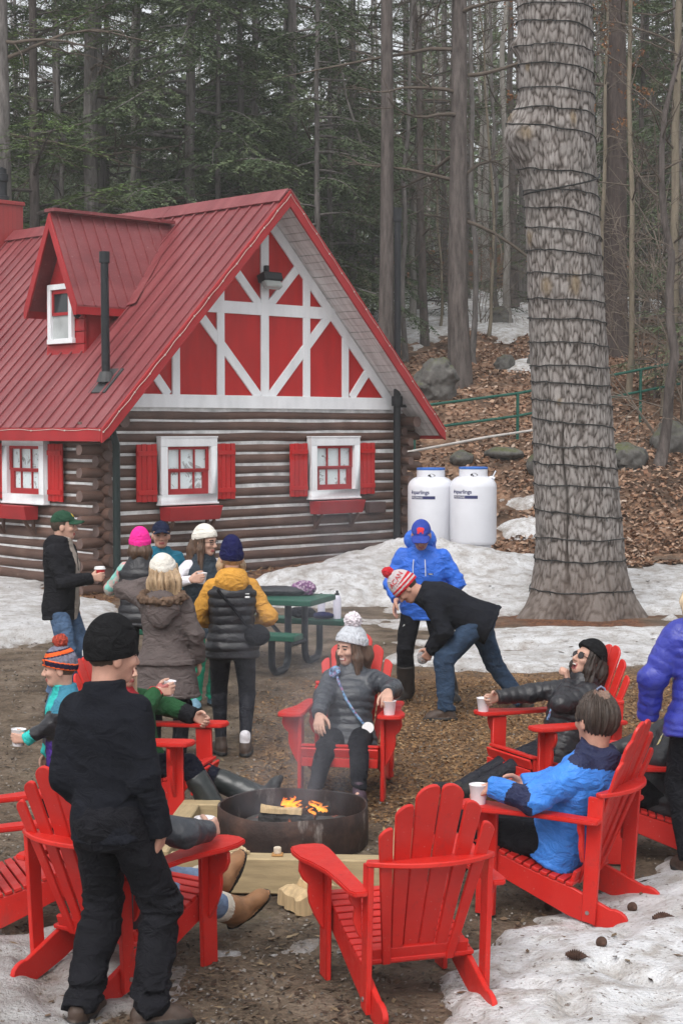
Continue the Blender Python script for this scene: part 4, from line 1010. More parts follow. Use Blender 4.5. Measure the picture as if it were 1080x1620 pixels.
        return mesh_field(name, f, lo, hi, h, mats, s.root, (lambda C_: mfn(C_)) if mfn else None)
    def boots(s, mat, sole, shaft=.08, r=.052, name='boot', h=.009, cuff=None, heel=True):
        for g in (-1, 1):
            k = s.k; a = s.an[g]; v = nrm(s.kn[g] - a); t = s.toe[g]; t = nrm(t); side = nrm(np.cross(t, v)); upv = nrm(np.cross(side, t))
            sole_z = -.083*k
            def L(y, z, x=0): return a + t*y*k + upv*z*k + side*x*k
            Rm = np.stack((side, t, upv), 1)
            def f(P):
                d = rc(P, a, a + v*shaft*k, r*k, (r + .004)*k)[0]; pr_ = (P - a.astype(f32)) @ v.astype(f32); d = np.maximum(d, pr_ - shaft*k)
                d = smin(d, ell(P, L(.045, -.035), np.array((.047, .115, .05))*k, Rm), .03); d = smin(d, ell(P, L(.125, -.052), np.array((.048, .062, .034))*k, Rm), .02)
                d = smin(d, ell(P, L(-.035, -.04), np.array((.040, .045, .05))*k, Rm), .02)
                q = (P - a.astype(f32)) @ Rm.astype(f32)/f32(k)
                cut = -.085 - q[:, 2]; d = np.maximum(d, cut*k)
                so = np.maximum(((np.abs(q[:, 0]/.052)**2.6 + np.abs((q[:, 1] - .055)/.142)**2.6)**(1/2.6) - 1)*.052*k, np.abs(q[:, 2] + .074)*k - .013*k)
                d = np.minimum(d, so)
                return d + .004*vnoise(P[:, 0]*25, P[:, 1]*25, P[:, 2]*25, 4)
            pts = [a + v*shaft*k, L(.2, -.08), L(-.08, -.08)]
            lo, hi = s.bounds(pts, .09)
            mf = lambda C_: np.where((((C_ - a) @ Rm)/k)[:, 2] < -.060, 1, np.where(((C_ - a) @ v) > (shaft - .05)*k, 2, 0) if cuff else 0)
            mesh_field(name, f, lo, hi, h, [mat, sole] + ([cuff] if cuff else []), s.root, mf)
    def hq(s, P): return ((P - s.hc.astype(f32)) @ s.HR.astype(f32))/f32(s.hs)
    def beanie(s, mats, top=1.0, z0=.022, slope=.30, cuff=.055, cinf=.006, ribs=0.0015, nr=34, mfn=None, pom=None, h=.0065, tilt=0, name='beanie', inf=0.006, pr=.052, puff=0.0):
        s.hatcut = (z0, slope)
        def f(P):
            q = s.hq(P); zc = z0 + slope*q[:, 1]
            d = ell(q, (0, -.012, .040), (.086 + inf, .106 + inf, .096*top + inf)); up_ = q[:, 2] - zc
            a = np.arctan2(q[:, 0], q[:, 1]); d = d - ribs*np.sin(a*nr)*np.clip(1.3 - q[:, 2]/.13, 0, 1)
            if puff: d = d - puff*np.abs(np.sin(up_*130))
            if cuff: d = d - cinf*sstep(cuff + .004, cuff - .004, up_)
            d = smin(d, d, .001)
            return np.maximum(d, -up_)*f32(s.hs)
        lo, hi = s.hc - .19, s.hc + .19
        o = mesh_field(name, f, lo, hi, h, mats, s.root, (lambda C_: mfn(((C_ - s.hc) @ s.HR)/s.hs)) if mfn else None)
        if pom:
            c = s.hc + s.HR @ np.array((0, -.02, .040 + .096*top + pr*.55))*s.hs
            def fp(P): n_ = P - c.astype(f32); r_ = np.linalg.norm(n_, axis=1); u = n_/np.maximum(r_, 1e-5)[:, None]; return r_ - pr*s.hs*(1 + .22*vnoise(u[:, 0]*7, u[:, 1]*7, u[:, 2]*7, 5) + .12*vnoise(u[:, 0]*17, u[:, 1]*17, u[:, 2]*17, 6))
            mesh_field('pompom', fp, c - .09, c + .09, .006, [pom], s.root, relax=0)
        return o
    def cap(s, mats, brim=.115, h=.006, z0=.04, mfn=None, down=.0):
        s.hatcut = (z0, .10)
        def f(P):
            q = s.hq(P); d = ell(q, (0, -.010, .040), (.084, .104, .096)); d = np.maximum(d, (z0 + .10*q[:, 1]) - q[:, 2])
            w = q[:, 1] - .075; zz_ = z0 + .012 - .10*np.maximum(w, 0) - 5.5*q[:, 0]**2 - down*np.maximum(w, 0)
            v_ = np.maximum(((np.abs(q[:, 0])/.078)**2.6 + (np.abs(q[:, 1] - .06)/brim)**2.6)**(1/2.6)*.078 - .078, np.abs(q[:, 2] - zz_) - .0055); v_ = np.maximum(v_, .05 - q[:, 1])
            d = smin(d, v_, .008); d = np.minimum(d, ell(q, (0, -.01, .138), (.009, .009, .005)))
            return d*f32(s.hs)
        return mesh_field('cap', f, s.hc - .22, s.hc + .22, h, mats, s.root, (lambda C_: mfn(((C_ - s.hc) @ s.HR)/s.hs)) if mfn else None)
    hatcut = None
    def hair(s, mat, length=.0, mfn=None, front=.05, vol=0.0, back=True, sides=True, wav=.006, h=.008, fall=None, seed=2, bald=0.0, zf=.075):
        fl = np.array(fall if fall is not None else (0, 0, -1.0)); flh = s.HR.T @ fl
        def f(P):
            q = s.hq(P); d = ell(q, (0, -.018, .030), (.084 + vol, .101 + vol, .098 + vol)); 
            face = np.minimum(q[:, 1] - front + .5*np.maximum(q[:, 2] - .03, 0)*0, zf - q[:, 2]); d = np.maximum(d, face)
            d = np.maximum(d, -.085 - q[:, 2])
            if not length: d = np.maximum(d, np.minimum(q[:, 1] - .012 - .25*q[:, 2], .0 - q[:, 2]))
            if bald: d = np.maximum(d, -(ell(q, (0, -.05, .14), (.05, .05, .05)) - bald))
            if length:
                for x in (-1, 1):
                    if sides:
                        a0 = np.array((x*.068, .012, .03)); a1 = np.array((x*.080, .012, -.06)); a2 = a1 + nrm(flh + np.array((x*.12, .1, 0)))*length
                        d = smin(d, rc(q, a0, a1, .022, .030 + vol)[0], .02); d = smin(d, rc(q, a1, a2, .030 + vol, .018)[0], .02)
                    if back:
                        b1 = np.array((x*.045, -.085, -.06)); b2 = b1 + nrm(flh + np.array((x*.05, -.12, 0)))*length
                        d = smin(d, rc(q, np.array((x*.04, -.06, .04)), b1, .05, .05 + vol)[0], .03); d = smin(d, rc(q, b1, b2, .05 + vol, .028)[0], .03)
            a = np.arctan2(q[:, 0], q[:, 1] + .001)
            if s.hatcut is not None: d = np.maximum(d, q[:, 2] - (s.hatcut[0] + s.hatcut[1]*q[:, 1]) - .012)
            return (d + wav*vnoise(a*11, q[:, 2]*6, q[:, 1]*8, seed) + wav*.6*vnoise(a*30, q[:, 2]*11, q[:, 1]*20, seed + 1))*f32(s.hs)
        e = .16 + length; ctr = s.hc + fl*length*.5
        return mesh_field('hair', f, s.hc - .17 + np.minimum(fl*length*1.1, 0) - (.04 if length else 0), s.hc + .17 + np.maximum(fl*length*1.1, 0) + (.04 if length else 0), h, mat, s.root, (lambda C_: mfn(((C_ - s.hc) @ s.HR)/s.hs)) if mfn else None)
    def glasses(s, mat, lens=None, dark=False):
        mb = MB(); H = lambda x, y, z: tuple(s.hc + s.HR @ np.array((x, y, z))*s.hs)
        for x in (-1, 1):
            c = x*.033
            mb.tube([H(c + .023*math.cos(t), .097 - abs(.023*math.cos(t))*.1 - .006*(x*math.cos(t) > 0), .006 + .018*math.sin(t)) for t in np.linspace(0, 2*math.pi, 15)], .0022 if not dark else .004, 5)
            mb.tube([H(x*.056, .092, .010), H(x*.078, .0, .005)], .0028, 5)
        mb.tube([H(-.010, .104, .010), H(.010, .104, .010)], .0025, 5)
        o = mb.build('sunglasses' if dark else 'glasses', mat, s.root, smooth=True)
        if dark:
            for x in (-1, 1):
                ml = MB(); c = x*.033; v = [H(c, .103, .006)] + [H(c + .024*math.cos(t), .098 - .006*(x*math.cos(t) > 0), .005 + .019*math.sin(t)) for t in np.linspace(0, 2*math.pi, 14, endpoint=False)]
                ml.add(v, [(0, i + 1, (i + 1) % 14 + 1) for i in range(14)]); w = [tuple(np.array(p) - s.HR @ np.array((0, .004, 0))) for p in v]; ml.add(w, [(0, (i + 1) % 14 + 1, i + 1) for i in range(14)])
                ml.build('lens', lens, o, smooth=True)
    def strap(s, pts, r, mat, name='lanyard', n=6):
        mb = MB(); mb.tube([tuple(p) for p in pts], r, n); return mb.build(name, mat, s.root, smooth=True)
# ---------------------------------------------------------------- cloth
def cloth(name, col, rough=.85, weave=260, b_=.25, var=.16, spec=.1, sheen=0, sc=7, crum=.55):
    if name in _MC: return _MC[name]
    m, nt, b = nmat(name); N = NT(nt); v = N.coord()
    lo, hi = tuple(c*(1 - var) for c in col), tuple(min(1, c*(1 + var)) for c in col)
    c = N.ramp(N.noise(v, sc, 5), [(.3, lo), (.7, hi)]); N.l(c, b.inputs['Base Color']); b.inputs['Roughness'].default_value = rough; b.inputs['Specular IOR Level'].default_value = spec
    n1 = N.bump(N.noise(N.coord((1, 1, 1.5)), 10, 3, .55, 1.6), crum, .045)       # soft creases
    N.bump(N.noise(v, weave, 3), b_, .003, b, n1); _MC[name] = m; return m
BLACKC = cloth('black cloth', (.012, .012, .015), .85, var=.2); BLACK2 = cloth('black fleece', (.0105, .0115, .016), .92, 220, .35, .22, crum=.32); BLACKP = cloth('black trousers', (.010, .010, .013), .8, 240, .2, .25)
PUFB = cloth('black quilted nylon', (.018, .018, .022), .42, 120, .15, .2, .4, 0, crum=.22); PUFG = cloth('charcoal quilted nylon', (.045, .050, .060), .42, 120, .15, .2, .4, 0, crum=.22)
DENIM = cloth('blue denim', (.075, .125, .215), .85, 300, .3, .35, sc=9); DENIMD = cloth('dark blue denim', (.028, .048, .085), .85, 300, .3, .4, sc=8); DENIML = cloth('light blue denim', (.16, .22, .33), .85, 300, .3, .3)
SOLE = M('black rubber sole', (.012, .012, .012), .6, .2, 20, .3, 60); BROWNB = M('brown boot leather', (.055, .035, .026), .55, .3, 14, .25, 80); TANB = M('tan boot leather', (.26, .13, .06), .6, .25, 12, .25, 70)
RUBB = M('dark green black rubber', (.018, .022, .022), .32, .15, 6, .05, 30, spec=.5)
CREAM = cloth('cream knit', (.66, .63, .57), .9, 150, .5, .08); PINK = cloth('hot pink knit', (.80, .03, .28), .85, 180, .4, .06); NAVYK = cloth('navy knit', (.012, .013, .06), .9, 180, .4, .15)
GREYK = cloth('pale grey cable knit', (.52, .54, .58), .9, 110, .6, .1); POMW = cloth('white fur pompom', (.74, .68, .72), .95, 140, .6, .05); BLKK = cloth('black knit', (.010, .010, .011), .9, 170, .5, .2)
MUST = cloth('mustard cotton', (.58, .29, .055), .88, 200, .25, .1); PARKA = cloth('grey brown parka cloth', (.105, .085, .082), .82, 160, .25, .18); FUR = cloth('brown fur trim', (.13, .085, .06), .95, 60, .9, .4, sc=30)
BLUEJ = cloth('royal blue nylon', (.028, .13, .58), .5, 110, .15, .12, .3, 0); BLUE2 = cloth('bright blue shell', (.045, .21, .66), .5, 90, .1, .1, .3, 0); NAVYS = cloth('navy shell', (.025, .03, .07), .5, 90, .1)
PURP = cloth('violet blue quilted nylon', (.036, .045, .31), .36, 120, .12, .15, .4, 0, crum=.22); TEALS = cloth('teal fleece', (.02, .13, .20), .9, 200, .3); GREENP = cloth('emerald green trousers', (.012, .26, .155), .6, 150, .2, .12, .3)
FLEECE = cloth('oatmeal fleece', (.38, .33, .285), .95, 140, .5, .12); WHITEC = cloth('white cotton', (.72, .70, .74), .85); LEGG = cloth('navy black leggings', (.010, .011, .018), .65, 260, .1, .15, .3)
HUNT = cloth('dark forest green', (.02, .075, .03), .85, 170, .3)
HAIRB = M('brown hair', (.085, .048, .03), .5, .35, 40, .5, 120, (1, 1, .25), spec=.4); HAIRD = M('dark brown hair', (.028, .018, .014), .5, .3, 40, .5, 120, (1, 1, .25), spec=.35); HAIRF = M('fair hair', (.36, .25, .15), .5, .38, 38, .6, 110, (1, 1, .22), spec=.4)
HAIRG = M('greying dark hair', (.048, .034, .027), .55, .45, 50, .5, 120, (1, 1, .3)); HAIRP = M('pale blonde hair', (.56, .45, .31), .5, .3, 38, .6, 110, (1, 1, .22)); HAIRS = M('short cropped hair', (.06, .042, .03), .8, .3, 60, .6, 200)
WTAG = M('white tag', (.70, .70, .70), .6, .03); BLACKG = M('black plastic', (.010, .010, .012), .25, .1, 4, spec=.5); LENS = M('dark lens', (.02, .015, .015), .06, .1, 4, spec=.6)
m, nt, b = nmat('braided lanyard'); N = NT(nt); c = N.ramp(N.voro(N.coord((1, 1, 1)), 75, out='Color'), [(.0, (.30, .02, .09)), (.45, (.16, .35, .55)), (.75, (.04, .03, .1)), (1, (.75, .65, .7))]); N.l(c, b.inputs['Base Color']); M_BRAID = m
m, nt, b = nmat('yellow braid'); N = NT(nt); c = N.ramp(N.voro(N.coord((1, 1, 1)), 75, out='Color'), [(.0, (.55, .42, .05)), (.6, (.65, .55, .25)), (1, (.2, .3, .35))]); N.l(c, b.inputs['Base Color']); M_BRAIDY = m
m, nt, b = nmat('mint floral print'); N = NT(nt); c = N.ramp(N.voro(N.coord(), 24, out='Color'), [(.0, (.16, .45, .40)), (.5, (.24, .55, .48)), (.62, (.60, .26, .26)), (.8, (.5, .55, .5)), (1, (.10, .33, .30))]); N.l(c, b.inputs['Base Color']); b.inputs['Roughness'].default_value = .7; FLORAL = m

# ---------------------------------------------------------------- paper cups
M_CUP = M('white paper cup', (.76, .74, .76), .55, .03, 6); M_RED = M('red paper cup', (.55, .02, .03), .5, .05); M_COFFEE = M('dark drink', (.05, .025, .015), .2)
M_LID = M('white lid', (.74, .74, .74), .4, .03)
def cup(loc, label, up=(0, 0, 1), lid=False, mat=None, sc=1.0):
    mb = MB(); mb.lathe([(.001, .002), (.0305, .001), (.0315, 0), (.033, .006), (.0435, .096), (.0455, .098), (.0455, .101), (.0425, .101), (.041, .094)], 24)
    o = mb.build('paper_cup', mat or M_CUP, None, smooth=True, sharp=50)
    o.location = loc; o.scale = (sc,)*3; o.rotation_euler = Vector((0, 0, 1)).rotation_difference(Vector(up)).to_euler()
    d = MB(); d.lathe([(.041, .088), (.0001, .0885)], 24); d.build('drink', M_COFFEE, o, smooth=True) if not lid else None
    if lid: d = MB(); d.lathe([(.047, .095), (.048, .102), (.043, .106), (.042, .116), (.036, .118), (.034, .112), (.0001, .112)], 24); d.build('lid', M_LID, o, smooth=True, sharp=50)
    return tag(o, label, 'cup', 'paper cups')
def cup_in(p, q, label, a=.078, c=.050, lid=False, mat=None, tilt=None, down=.05, sc=1.0):
    pt, u = p.palm(q, a, c); w = p.dirw(u) if tilt is None else np.array(tilt); w = nrm(w); return cup(tuple(p.world(pt) - w*down*sc), label, tuple(w), lid, mat, sc)
def stand(px, py, Y=None):                      # ground point under a pixel, or at a distance
    if Y is None: x, y, z = G(px, py)
    else: x, y, z = D(px, py, Y)
    return (x, y, zt(x, y))
PP = {}
def seat_at(p, nm, label, **k):
    x, y, th, _, _ = CSPEC[nm]; return p.build_body(label, (x, y, zt(x, y) + .004), facing(th), **k)
def disc(name, mat, root, c, n, r, t=.004):
    q = Vector((0, 0, 1)).rotation_difference(Vector(n)).to_matrix().to_4x4(); mb = MB(); mb.lathe([(r, -t/2), (r, t/2)], 20, M=Matrix.Translation(Vector(c)) @ q); return mb.build(name, mat, root)
def patch(name, mat, p, centre, nvec, up, w, h, t=.003):
    nvec = nrm(nvec); x = nrm(np.cross(up, nvec)); y = np.cross(nvec, x); M4 = Matrix(np.vstack((np.column_stack((x, y, nvec, centre)), (0, 0, 0, 1))).tolist())
    mb = MB(); mb.box((0, 0, 0), (w, h, t)); mb.v = [tuple(M4 @ Vector(q)) for q in mb.v]; return mb.build(name, mat, p.root)
GRP = None
# 1 -- the man in black in the foreground, seen from behind
p = Person(1.77, pelvis=(.0, 0, .915), lean=1, side=-3, twist=-2, hs=.97, head=(36, -4, 2), lf=(-.135, -.02, 0), rf=(.16, .04, 0), lk=(-.1, 1, 0), rk=(.15, 1, 0), ltoe=(-.1, 1, 0), rtoe=(.75, .7, 0),
           rh=(.22, .06, .84), re=(.35, -1, -.1), lh=(-.15, .12, .88), le=(-.3, -1, 0), wide=.83, rhand=dict(f=(-.5, .4, -1)), neckfwd=.03)
p.build_body('man in plain black with a black beanie, standing in front with his back turned', (-.985, 6.90, zt(-.985, 6.90)), facing(24), M_SKIN2)
p.jacket([BLACK2], inf=.020, bot=-.10, hem=.010, sr=(.069, .060, .048), wr=.030, collar=.02, h=.008, seed=11)
p.trousers([BLACKP], r=(.100, .084, .074), wr=.050, h=.008, cutan=.03, inf=.012, seed=5)
p.boots(BROWNB, SOLE, shaft=.05, r=.05); p.beanie([BLKK], top=1.34, z0=-.004, slope=.16, cuff=0, ribs=.0006, nr=60, inf=.006); p.hair(HAIRS, front=.02, vol=-.004, wav=.003, zf=.09)
q_ = p.hc + p.HR @ np.array((-.040, -.1115, .004))*p.hs; patch('label_tag', WTAG, p, q_, p.HR @ np.array((-.33, -.92, -.05)), p.HR @ np.array((0, 0, 1)), .046, .020)
for g in (-1, 1): pass
# 4 -- man with the green cap
p = Person(1.80, lean=1, head=(-16, 0, 0), rh=(.06, .33, 1.17), re=(.8, -.6, -.5), lh=(-.26, .02, .86), lf=(-.14, .02, 0), rf=(.13, -.02, 0), rhand=dict(curl=1.15, grip=True, f=(-.45, .9, .1), n=(-.9, -.35, 0)))
p.build_body('young man in a dark green cap and open black jacket holding a red cup', stand(98, 1110, 15.3), facing(104), h=.0065)
def mf4(q, C_): return np.where((q[:, 1] > .05) & (np.abs(q[:, 0] + .02) < .055 + .05*np.clip(q[:, 2] - .40, 0, .2)*2) & (q[:, 2] > -.3) & (np.abs(q[:, 0]) < .12), 1, 0)
p.jacket([BLACKC, FLEECE], inf=.030, bot=-.17, sr=(.074, .064, .052), hood=True, mfn=mf4, wr=.036, seed=21); p.trousers([DENIM], r=(.10, .078, .07)); p.boots(BROWNB, SOLE)
p.cap([cloth('bottle green cotton', (.02, .06, .035)), cloth('yellow badge', (.65, .45, .04))], mfn=lambda q: np.where((q[:, 1] > .06) & (np.hypot(q[:, 0], (q[:, 2] - .095)*1.4) < .022), 1, 0)); p.hair(HAIRS, front=.03, vol=-.003, wav=.003)
patch('zip', BLACKG, p, p.T(-.02, .150, .36), p.TF @ np.array((0, 1, .1)), p.TF[:, 2], .012, .20)
cup_in(p, 1, 'red paper cup with a white lid held by the young man in the green cap', lid=True, mat=M_RED, tilt=(0, 0, 1), down=.035, sc=1.15)
# 5 -- pink beanie, back to us
p = Person(1.62, True, lean=2, head=(-14, -3, 0), lh=(-.14, .26, 1.02), rh=(.14, .26, 1.02), le=(-1, -.4, -.3), re=(1, -.4, -.3))
p.build_body('woman in a hot pink beanie and black quilted vest over floral sleeves, seen from behind', stand(222, 1119, 15.0), facing(8), h=.0075)
p.jacket([FLORAL], name='shirt', inf=.012, bot=-.1, sr=(.062, .056, .046)); p.jacket([PUFB], name='vest', inf=.045, bot=-.12, sleeves=False, quilt=(.085, .012), collar=.02)
p.trousers([BLACKP]); p.boots(BROWNB, SOLE); p.beanie([PINK], top=1.25, z0=.005, slope=.18, cuff=.05); p.hair(HAIRB, length=.05, front=.03)
# 6 -- man in the navy cap, half hidden behind her
p = Person(1.66, head=(2, 0, 0)); p.build_body('man in a navy cap and teal fleece, mostly hidden behind the pink beanie', stand(256, 1100, 15.9), facing(168), M_SKIN2, h=.0075)
p.jacket([TEALS], inf=.028, bot=-.15); p.trousers([BLACKP]); p.boots(BROWNB, SOLE); p.cap([cloth('navy cotton cap', (.012, .016, .04))]); p.hair(HAIRS, front=.02, vol=-.004)
# 7 -- woman in the parka
p = Person(1.60, True, lean=2, head=(-22, -2, -6), lh=(-.135, .10, 1.38), le=(-1, -.05, -.55), rh=(.24, .08, .80), re=(.6, -.9, 0), lhand=dict(f=(.5, .25, .75), n=(.8, .2, -.5), curl=.9))
p.build_body('fair haired woman in a grey brown fur hooded parka, hand raised to her ear', stand(262, 1215, 12.3), facing(8), h=.007)
p.jacket([PARKA], name='parka', inf=.038, bot=-.34, hem=.05, sr=(.070, .064, .056), hood=False, wr=.042, seed=31, h=.01)
mb_ = p.jacket  # belt and furred hood below
def belt(P): d, q = p.torso(P, .047, .06, .015, hem=.02); return np.abs(d + .003) - .008 + .002*vnoise(P[:, 0]*20, P[:, 1]*20, P[:, 2]*20)
def belt(P): d, q = p.torso(P, .058, -.03, -.075, hem=.05); return d + .003*vnoise(P[:, 0]*20, P[:, 1]*20, P[:, 2]*20)
mesh_field('belt', belt, p.T(-.3, -.3, -.1), p.T(.3, .3, .02), .008, PARKA, p.root)
def hoodf(P):
    d = ell(P, p.T(0, -.13, .40), np.array((.145, .075, .125)), p.TF); d = smin(d, ell(P, p.T(0, -.165, .30), np.array((.07, .04, .08)), p.TF), .06); return d + .012*fbm(P[:, 0]*9, P[:, 1]*9, P[:, 2]*9, 3, 4)
mesh_field('hood', hoodf, p.T(-.25, -.3, .15), p.T(.25, .1, .62), .009, PARKA, p.root)
mb = MB(); fp = [p.T(.17*math.sin(t), -.085 - .115*math.cos(t), .475 - .035*math.cos(t)) for t in np.linspace(-2.2, 2.2, 28)]
def furf(P):
    d = np.full(len(P), 9.)
    for a_, b_ in zip(fp[:-1], fp[1:]): d = np.minimum(d, rc(P, a_, b_, .034, .034)[0])
    return d + .016*vnoise(P[:, 0]*45, P[:, 1]*45, P[:, 2]*45, 3) + .008*vnoise(P[:, 0]*90, P[:, 1]*90, P[:, 2]*90, 5)
mesh_field('fur_trim', furf, np.min(fp, 0) - .07, np.max(fp, 0) + .07, .007, FUR, p.root, relax=0)
p.trousers([BLACKP]); p.boots(BROWNB, SOLE, shaft=.16); p.beanie([CREAM], top=1.05, z0=.055, slope=.42, cuff=.04); p.hair(HAIRF, length=.15, vol=.016, wav=.020, front=.045, h=.0065)
# 8 -- white beanie and glasses, facing right
p = Person(1.65, True, head=(-32, -4, 0), rh=(.24, .29, 1.20), re=(.8, -.5, -.5), lh=(-.10, .24, 1.0), rhand=dict(curl=1.1, grip=True, f=(-.6, .75, .15), n=(-.75, -.6, 0)))
p.build_body('woman in glasses and cream beanie with long brown hair, dark vest and green trousers', stand(322, 1123, 14.9), facing(152), h=.006)
p.jacket([WHITEC], name='shirt', inf=.012, bot=-.1, sr=(.064, .056, .044)); p.jacket([cloth('dark slate vest', (.030, .040, .052), .6)], name='vest', inf=.044, bot=-.24, hem=.02, sleeves=False, quilt=(.12, .009), collar=.02)
p.trousers([GREENP], r=(.10, .082, .072), wr=.03, mfn=None); p.boots(M('blue grey trail shoe', (.12, .22, .30), .7, .4, 30), SOLE, shaft=.03)
p.beanie([CREAM], top=1.2, z0=.03, slope=.25, cuff=.06); p.hair(HAIRB, length=.19, vol=.004, wav=.013, front=.04); p.glasses(BLACKG)
cup_in(p, 1, 'white paper cup held by the woman in the cream beanie and glasses', tilt=(.1, 0, 1))
# 9 -- mustard hoodie
p = Person(1.69, True, lean=1, twist=-4, head=(-14, -2, 0), lh=(-.12, .20, 1.0), rh=(.12, .20, 1.0), le=(-1, -.75, -.15), re=(1, -.75, -.15), lf=(-.09, .02, 0), rf=(.10, -.04, 0), ltoe=(-.4, 1, 0), rtoe=(.1, 1, 0))
p.build_body('woman in a navy beanie, mustard hoodie, black puffer vest and leggings, seen from behind', stand(368, 1195, 12.75), facing(-2), h=.007)
p.jacket([MUST], name='hoodie', inf=.012, bot=-.09, sr=(.068, .066, .046), wr=.036, hood=True, up=1.12, seed=41, h=.009); p.jacket([PUFB], name='vest', inf=.040, top=.45, bot=-.13, hem=.012, sleeves=False, quilt=(.070, .012), collar=0, h=.008)
p.trousers([LEGG], name='leggings', r=(.098, .066, .042), wr=.004, calf=.052, inf=.016); p.boots(BROWNB, SOLE, shaft=.05, r=.046)
mesh_field('sock', lambda P: rc(P, p.an[1] + np.array((0, 0, .02)), p.an[1] + np.array((0, 0, .075)), .043, .043)[0], p.an[1] - .1, p.an[1] + .2, .007, WHITEC, p.root)
p.beanie([NAVYK], top=1.42, z0=-.01, slope=.14, cuff=.055, inf=-.003); p.hair(HAIRF, length=.05, front=.04, back=False)
bag = lambda P: ell(P, p.T(.19, -.175, .06), np.array((.10, .05, .085)), p.TF) + .004*vnoise(P[:, 0]*15, P[:, 1]*15, P[:, 2]*15)
mesh_field('shoulder_bag', bag, p.T(0, -.35, -.12), p.T(.42, .1, .25), .008, BLACKC, p.root)
p.strap([p.T(-.12, -.145, .42), p.T(0, -.170, .28), p.T(.10, -.185, .15), p.T(.19, -.20, .09)], .013, BLACKC, 'bag_strap'); patch('logo', WTAG, p, p.T(.115, -.147, .36), p.TF @ np.array((.1, -1, .12)), p.TF[:, 2], .035, .014); patch('logo', WTAG, p, p.T(.115, -.146, .385), p.TF @ np.array((.1, -1, .12)), p.TF[:, 2], .030, .006)
# 11 -- man in the blue jacket looking down
p = Person(1.76, lean=7, head=(-6, -32, 0), rh=(.20, .30, .98), re=(.7, -.6, -.4), lh=(-.22, .12, .92), le=(-.8, -.5, 0), lf=(-.25, -.06, 0), rf=(.15, .04, 0), lk=(-.2, 1, 0), ltoe=(-.5, 1, 0), rtoe=(.35, 1, 0), rhand=dict(f=(.1, .3, -.9), n=(-.9, .1, 0), curl=.35), wide=1.04)
p.build_body('man in a bright blue jacket and blue cap with a red emblem, looking down', stand(668, 1110, 15.35), facing(192), M_SKIN2, h=.0065)
p.jacket([BLUEJ, cloth('mint lining', (.35, .52, .50))], inf=.032, bot=-.14, sr=(.072, .066, .052), hood=False, wr=.040, quilt=(.11, .004), seed=51, h=.009)
def hood11(P): d = np.abs(ell(P, p.T(.02, -.045, .575), np.array((.135, .115, .10)), p.TF)) - .018; d = np.maximum(d, (P - p.hc.astype(f32)) @ p.TF[:, 1].astype(f32) - .015); return smin(d, ell(P, p.T(.0, -.10, .50), np.array((.12, .07, .08)), p.TF), .03) + .01*fbm(P[:, 0]*12, P[:, 1]*12, P[:, 2]*12, 3, 9)
mesh_field('hood', hood11, p.T(-.25, -.3, .35), p.T(.25, .2, .8), .009, BLUEJ, p.root)
p.trousers([BLACKP], r=(.098, .080, .070), wr=.03); p.boots(M('dark boot leather', (.022, .016, .014), .55, .4, 10), SOLE, shaft=.27, r=.080)
def mf11(q): 
    x, z = q[:, 0]/.034, (q[:, 2] - .098)/.026; bis = ((x/.9)**2 + ((z - .15)/.62)**2 < 1) & (q[:, 1] > .03); legs = (np.abs(np.abs(x) - .55) < .22) & (z > -1.0) & (z < 0) & (q[:, 1] > .03); return np.where(bis | legs, 1, 0)
p.cap([cloth('royal blue cotton', (.035, .065, .33)), M('red embroidered emblem', (.62, .03, .04), .7)], mfn=mf11, h=.005); p.hair(HAIRS, front=.02, vol=-.004)
for x in (-.05, .05): p.strap([p.T(x, .155, .43), p.T(x*1.1, .172, .36), p.T(x*1.1, .170, .28)], .004, WTAG, 'drawcord', 5)
patch('logo', NAVYS, p, p.T(-.10, .172, .30), p.TF @ np.array((0, 1, .05)), p.TF[:, 2], .05, .016); patch('logo', WTAG, p, p.T(-.10, .1738, .30), p.TF @ np.array((0, 1, .05)), p.TF[:, 2], .036, .005)
th_ = (p.hip[1]*.55 + p.kn[1]*.45) + np.array((.02, .088, .0)); mbt = MB(); 
for k_ in range(3): mbt.box(tuple(th_ + np.array((-.018 + .018*k_, .004, -.010 + .0*k_))), (.012, .004, .012 + .013*k_), Matrix.Rotation(R(-28), 3, 'Y'))
mbt.build('logo', WTAG, p.root)
# 12 -- man bending over
p = Person(1.82, pelvis=(0, -.02, .88), lean=66, head=(0, -56, 0), rh=(.10, .42, .585), lh=(-.10, .40, .60), re=(.5, -.5, .3), le=(-.5, -.5, .3), lf=(-.24, .26, 0), rf=(.30, -.42, 0), lk=(-.1, 1, .1), rk=(.2, 1, .2), ltoe=(-.1, 1, 0), rtoe=(.1, .9, -.45), lhand=dict(curl=.8), rhand=dict(curl=.8), neckfwd=.03)
p.build_body('man bending far forward in black jacket, jeans and red and white pompom hat', stand(752, 1126, 14.55), facing(274), M_SKIN2, h=.0065)
p.jacket([BLACK2], inf=.040, bot=-.13, hem=.03, sr=(.076, .066, .054), hood=False, wr=.044, collar=.03, seed=61, h=.009); p.trousers([DENIMD], r=(.105, .082, .068), wr=.036, seed=7, h=.0095); p.boots(BROWNB, SOLE, shaft=.06)
REDK = cloth('red knit', (.50, .02, .03), .9, 170, .5, .1); PALEK = cloth('pale grey knit', (.50, .44, .45), .9, 170, .5, .1)
p.beanie([REDK, PALEK], top=1.35, z0=.0, slope=.15, cuff=.05, mfn=lambda q: np.where(((q[:, 2] - .15*q[:, 1] > .020) & (q[:, 2] - .15*q[:, 1] < .036)) | ((q[:, 2] - .15*q[:, 1] > .052) & (q[:, 2] - .15*q[:, 1] < .066)) | ((q[:, 2] > .072)), 1, 0), pom=REDK, pr=.045, h=.005)
p.hair(HAIRS, front=.02, vol=-.004)
LETT = []
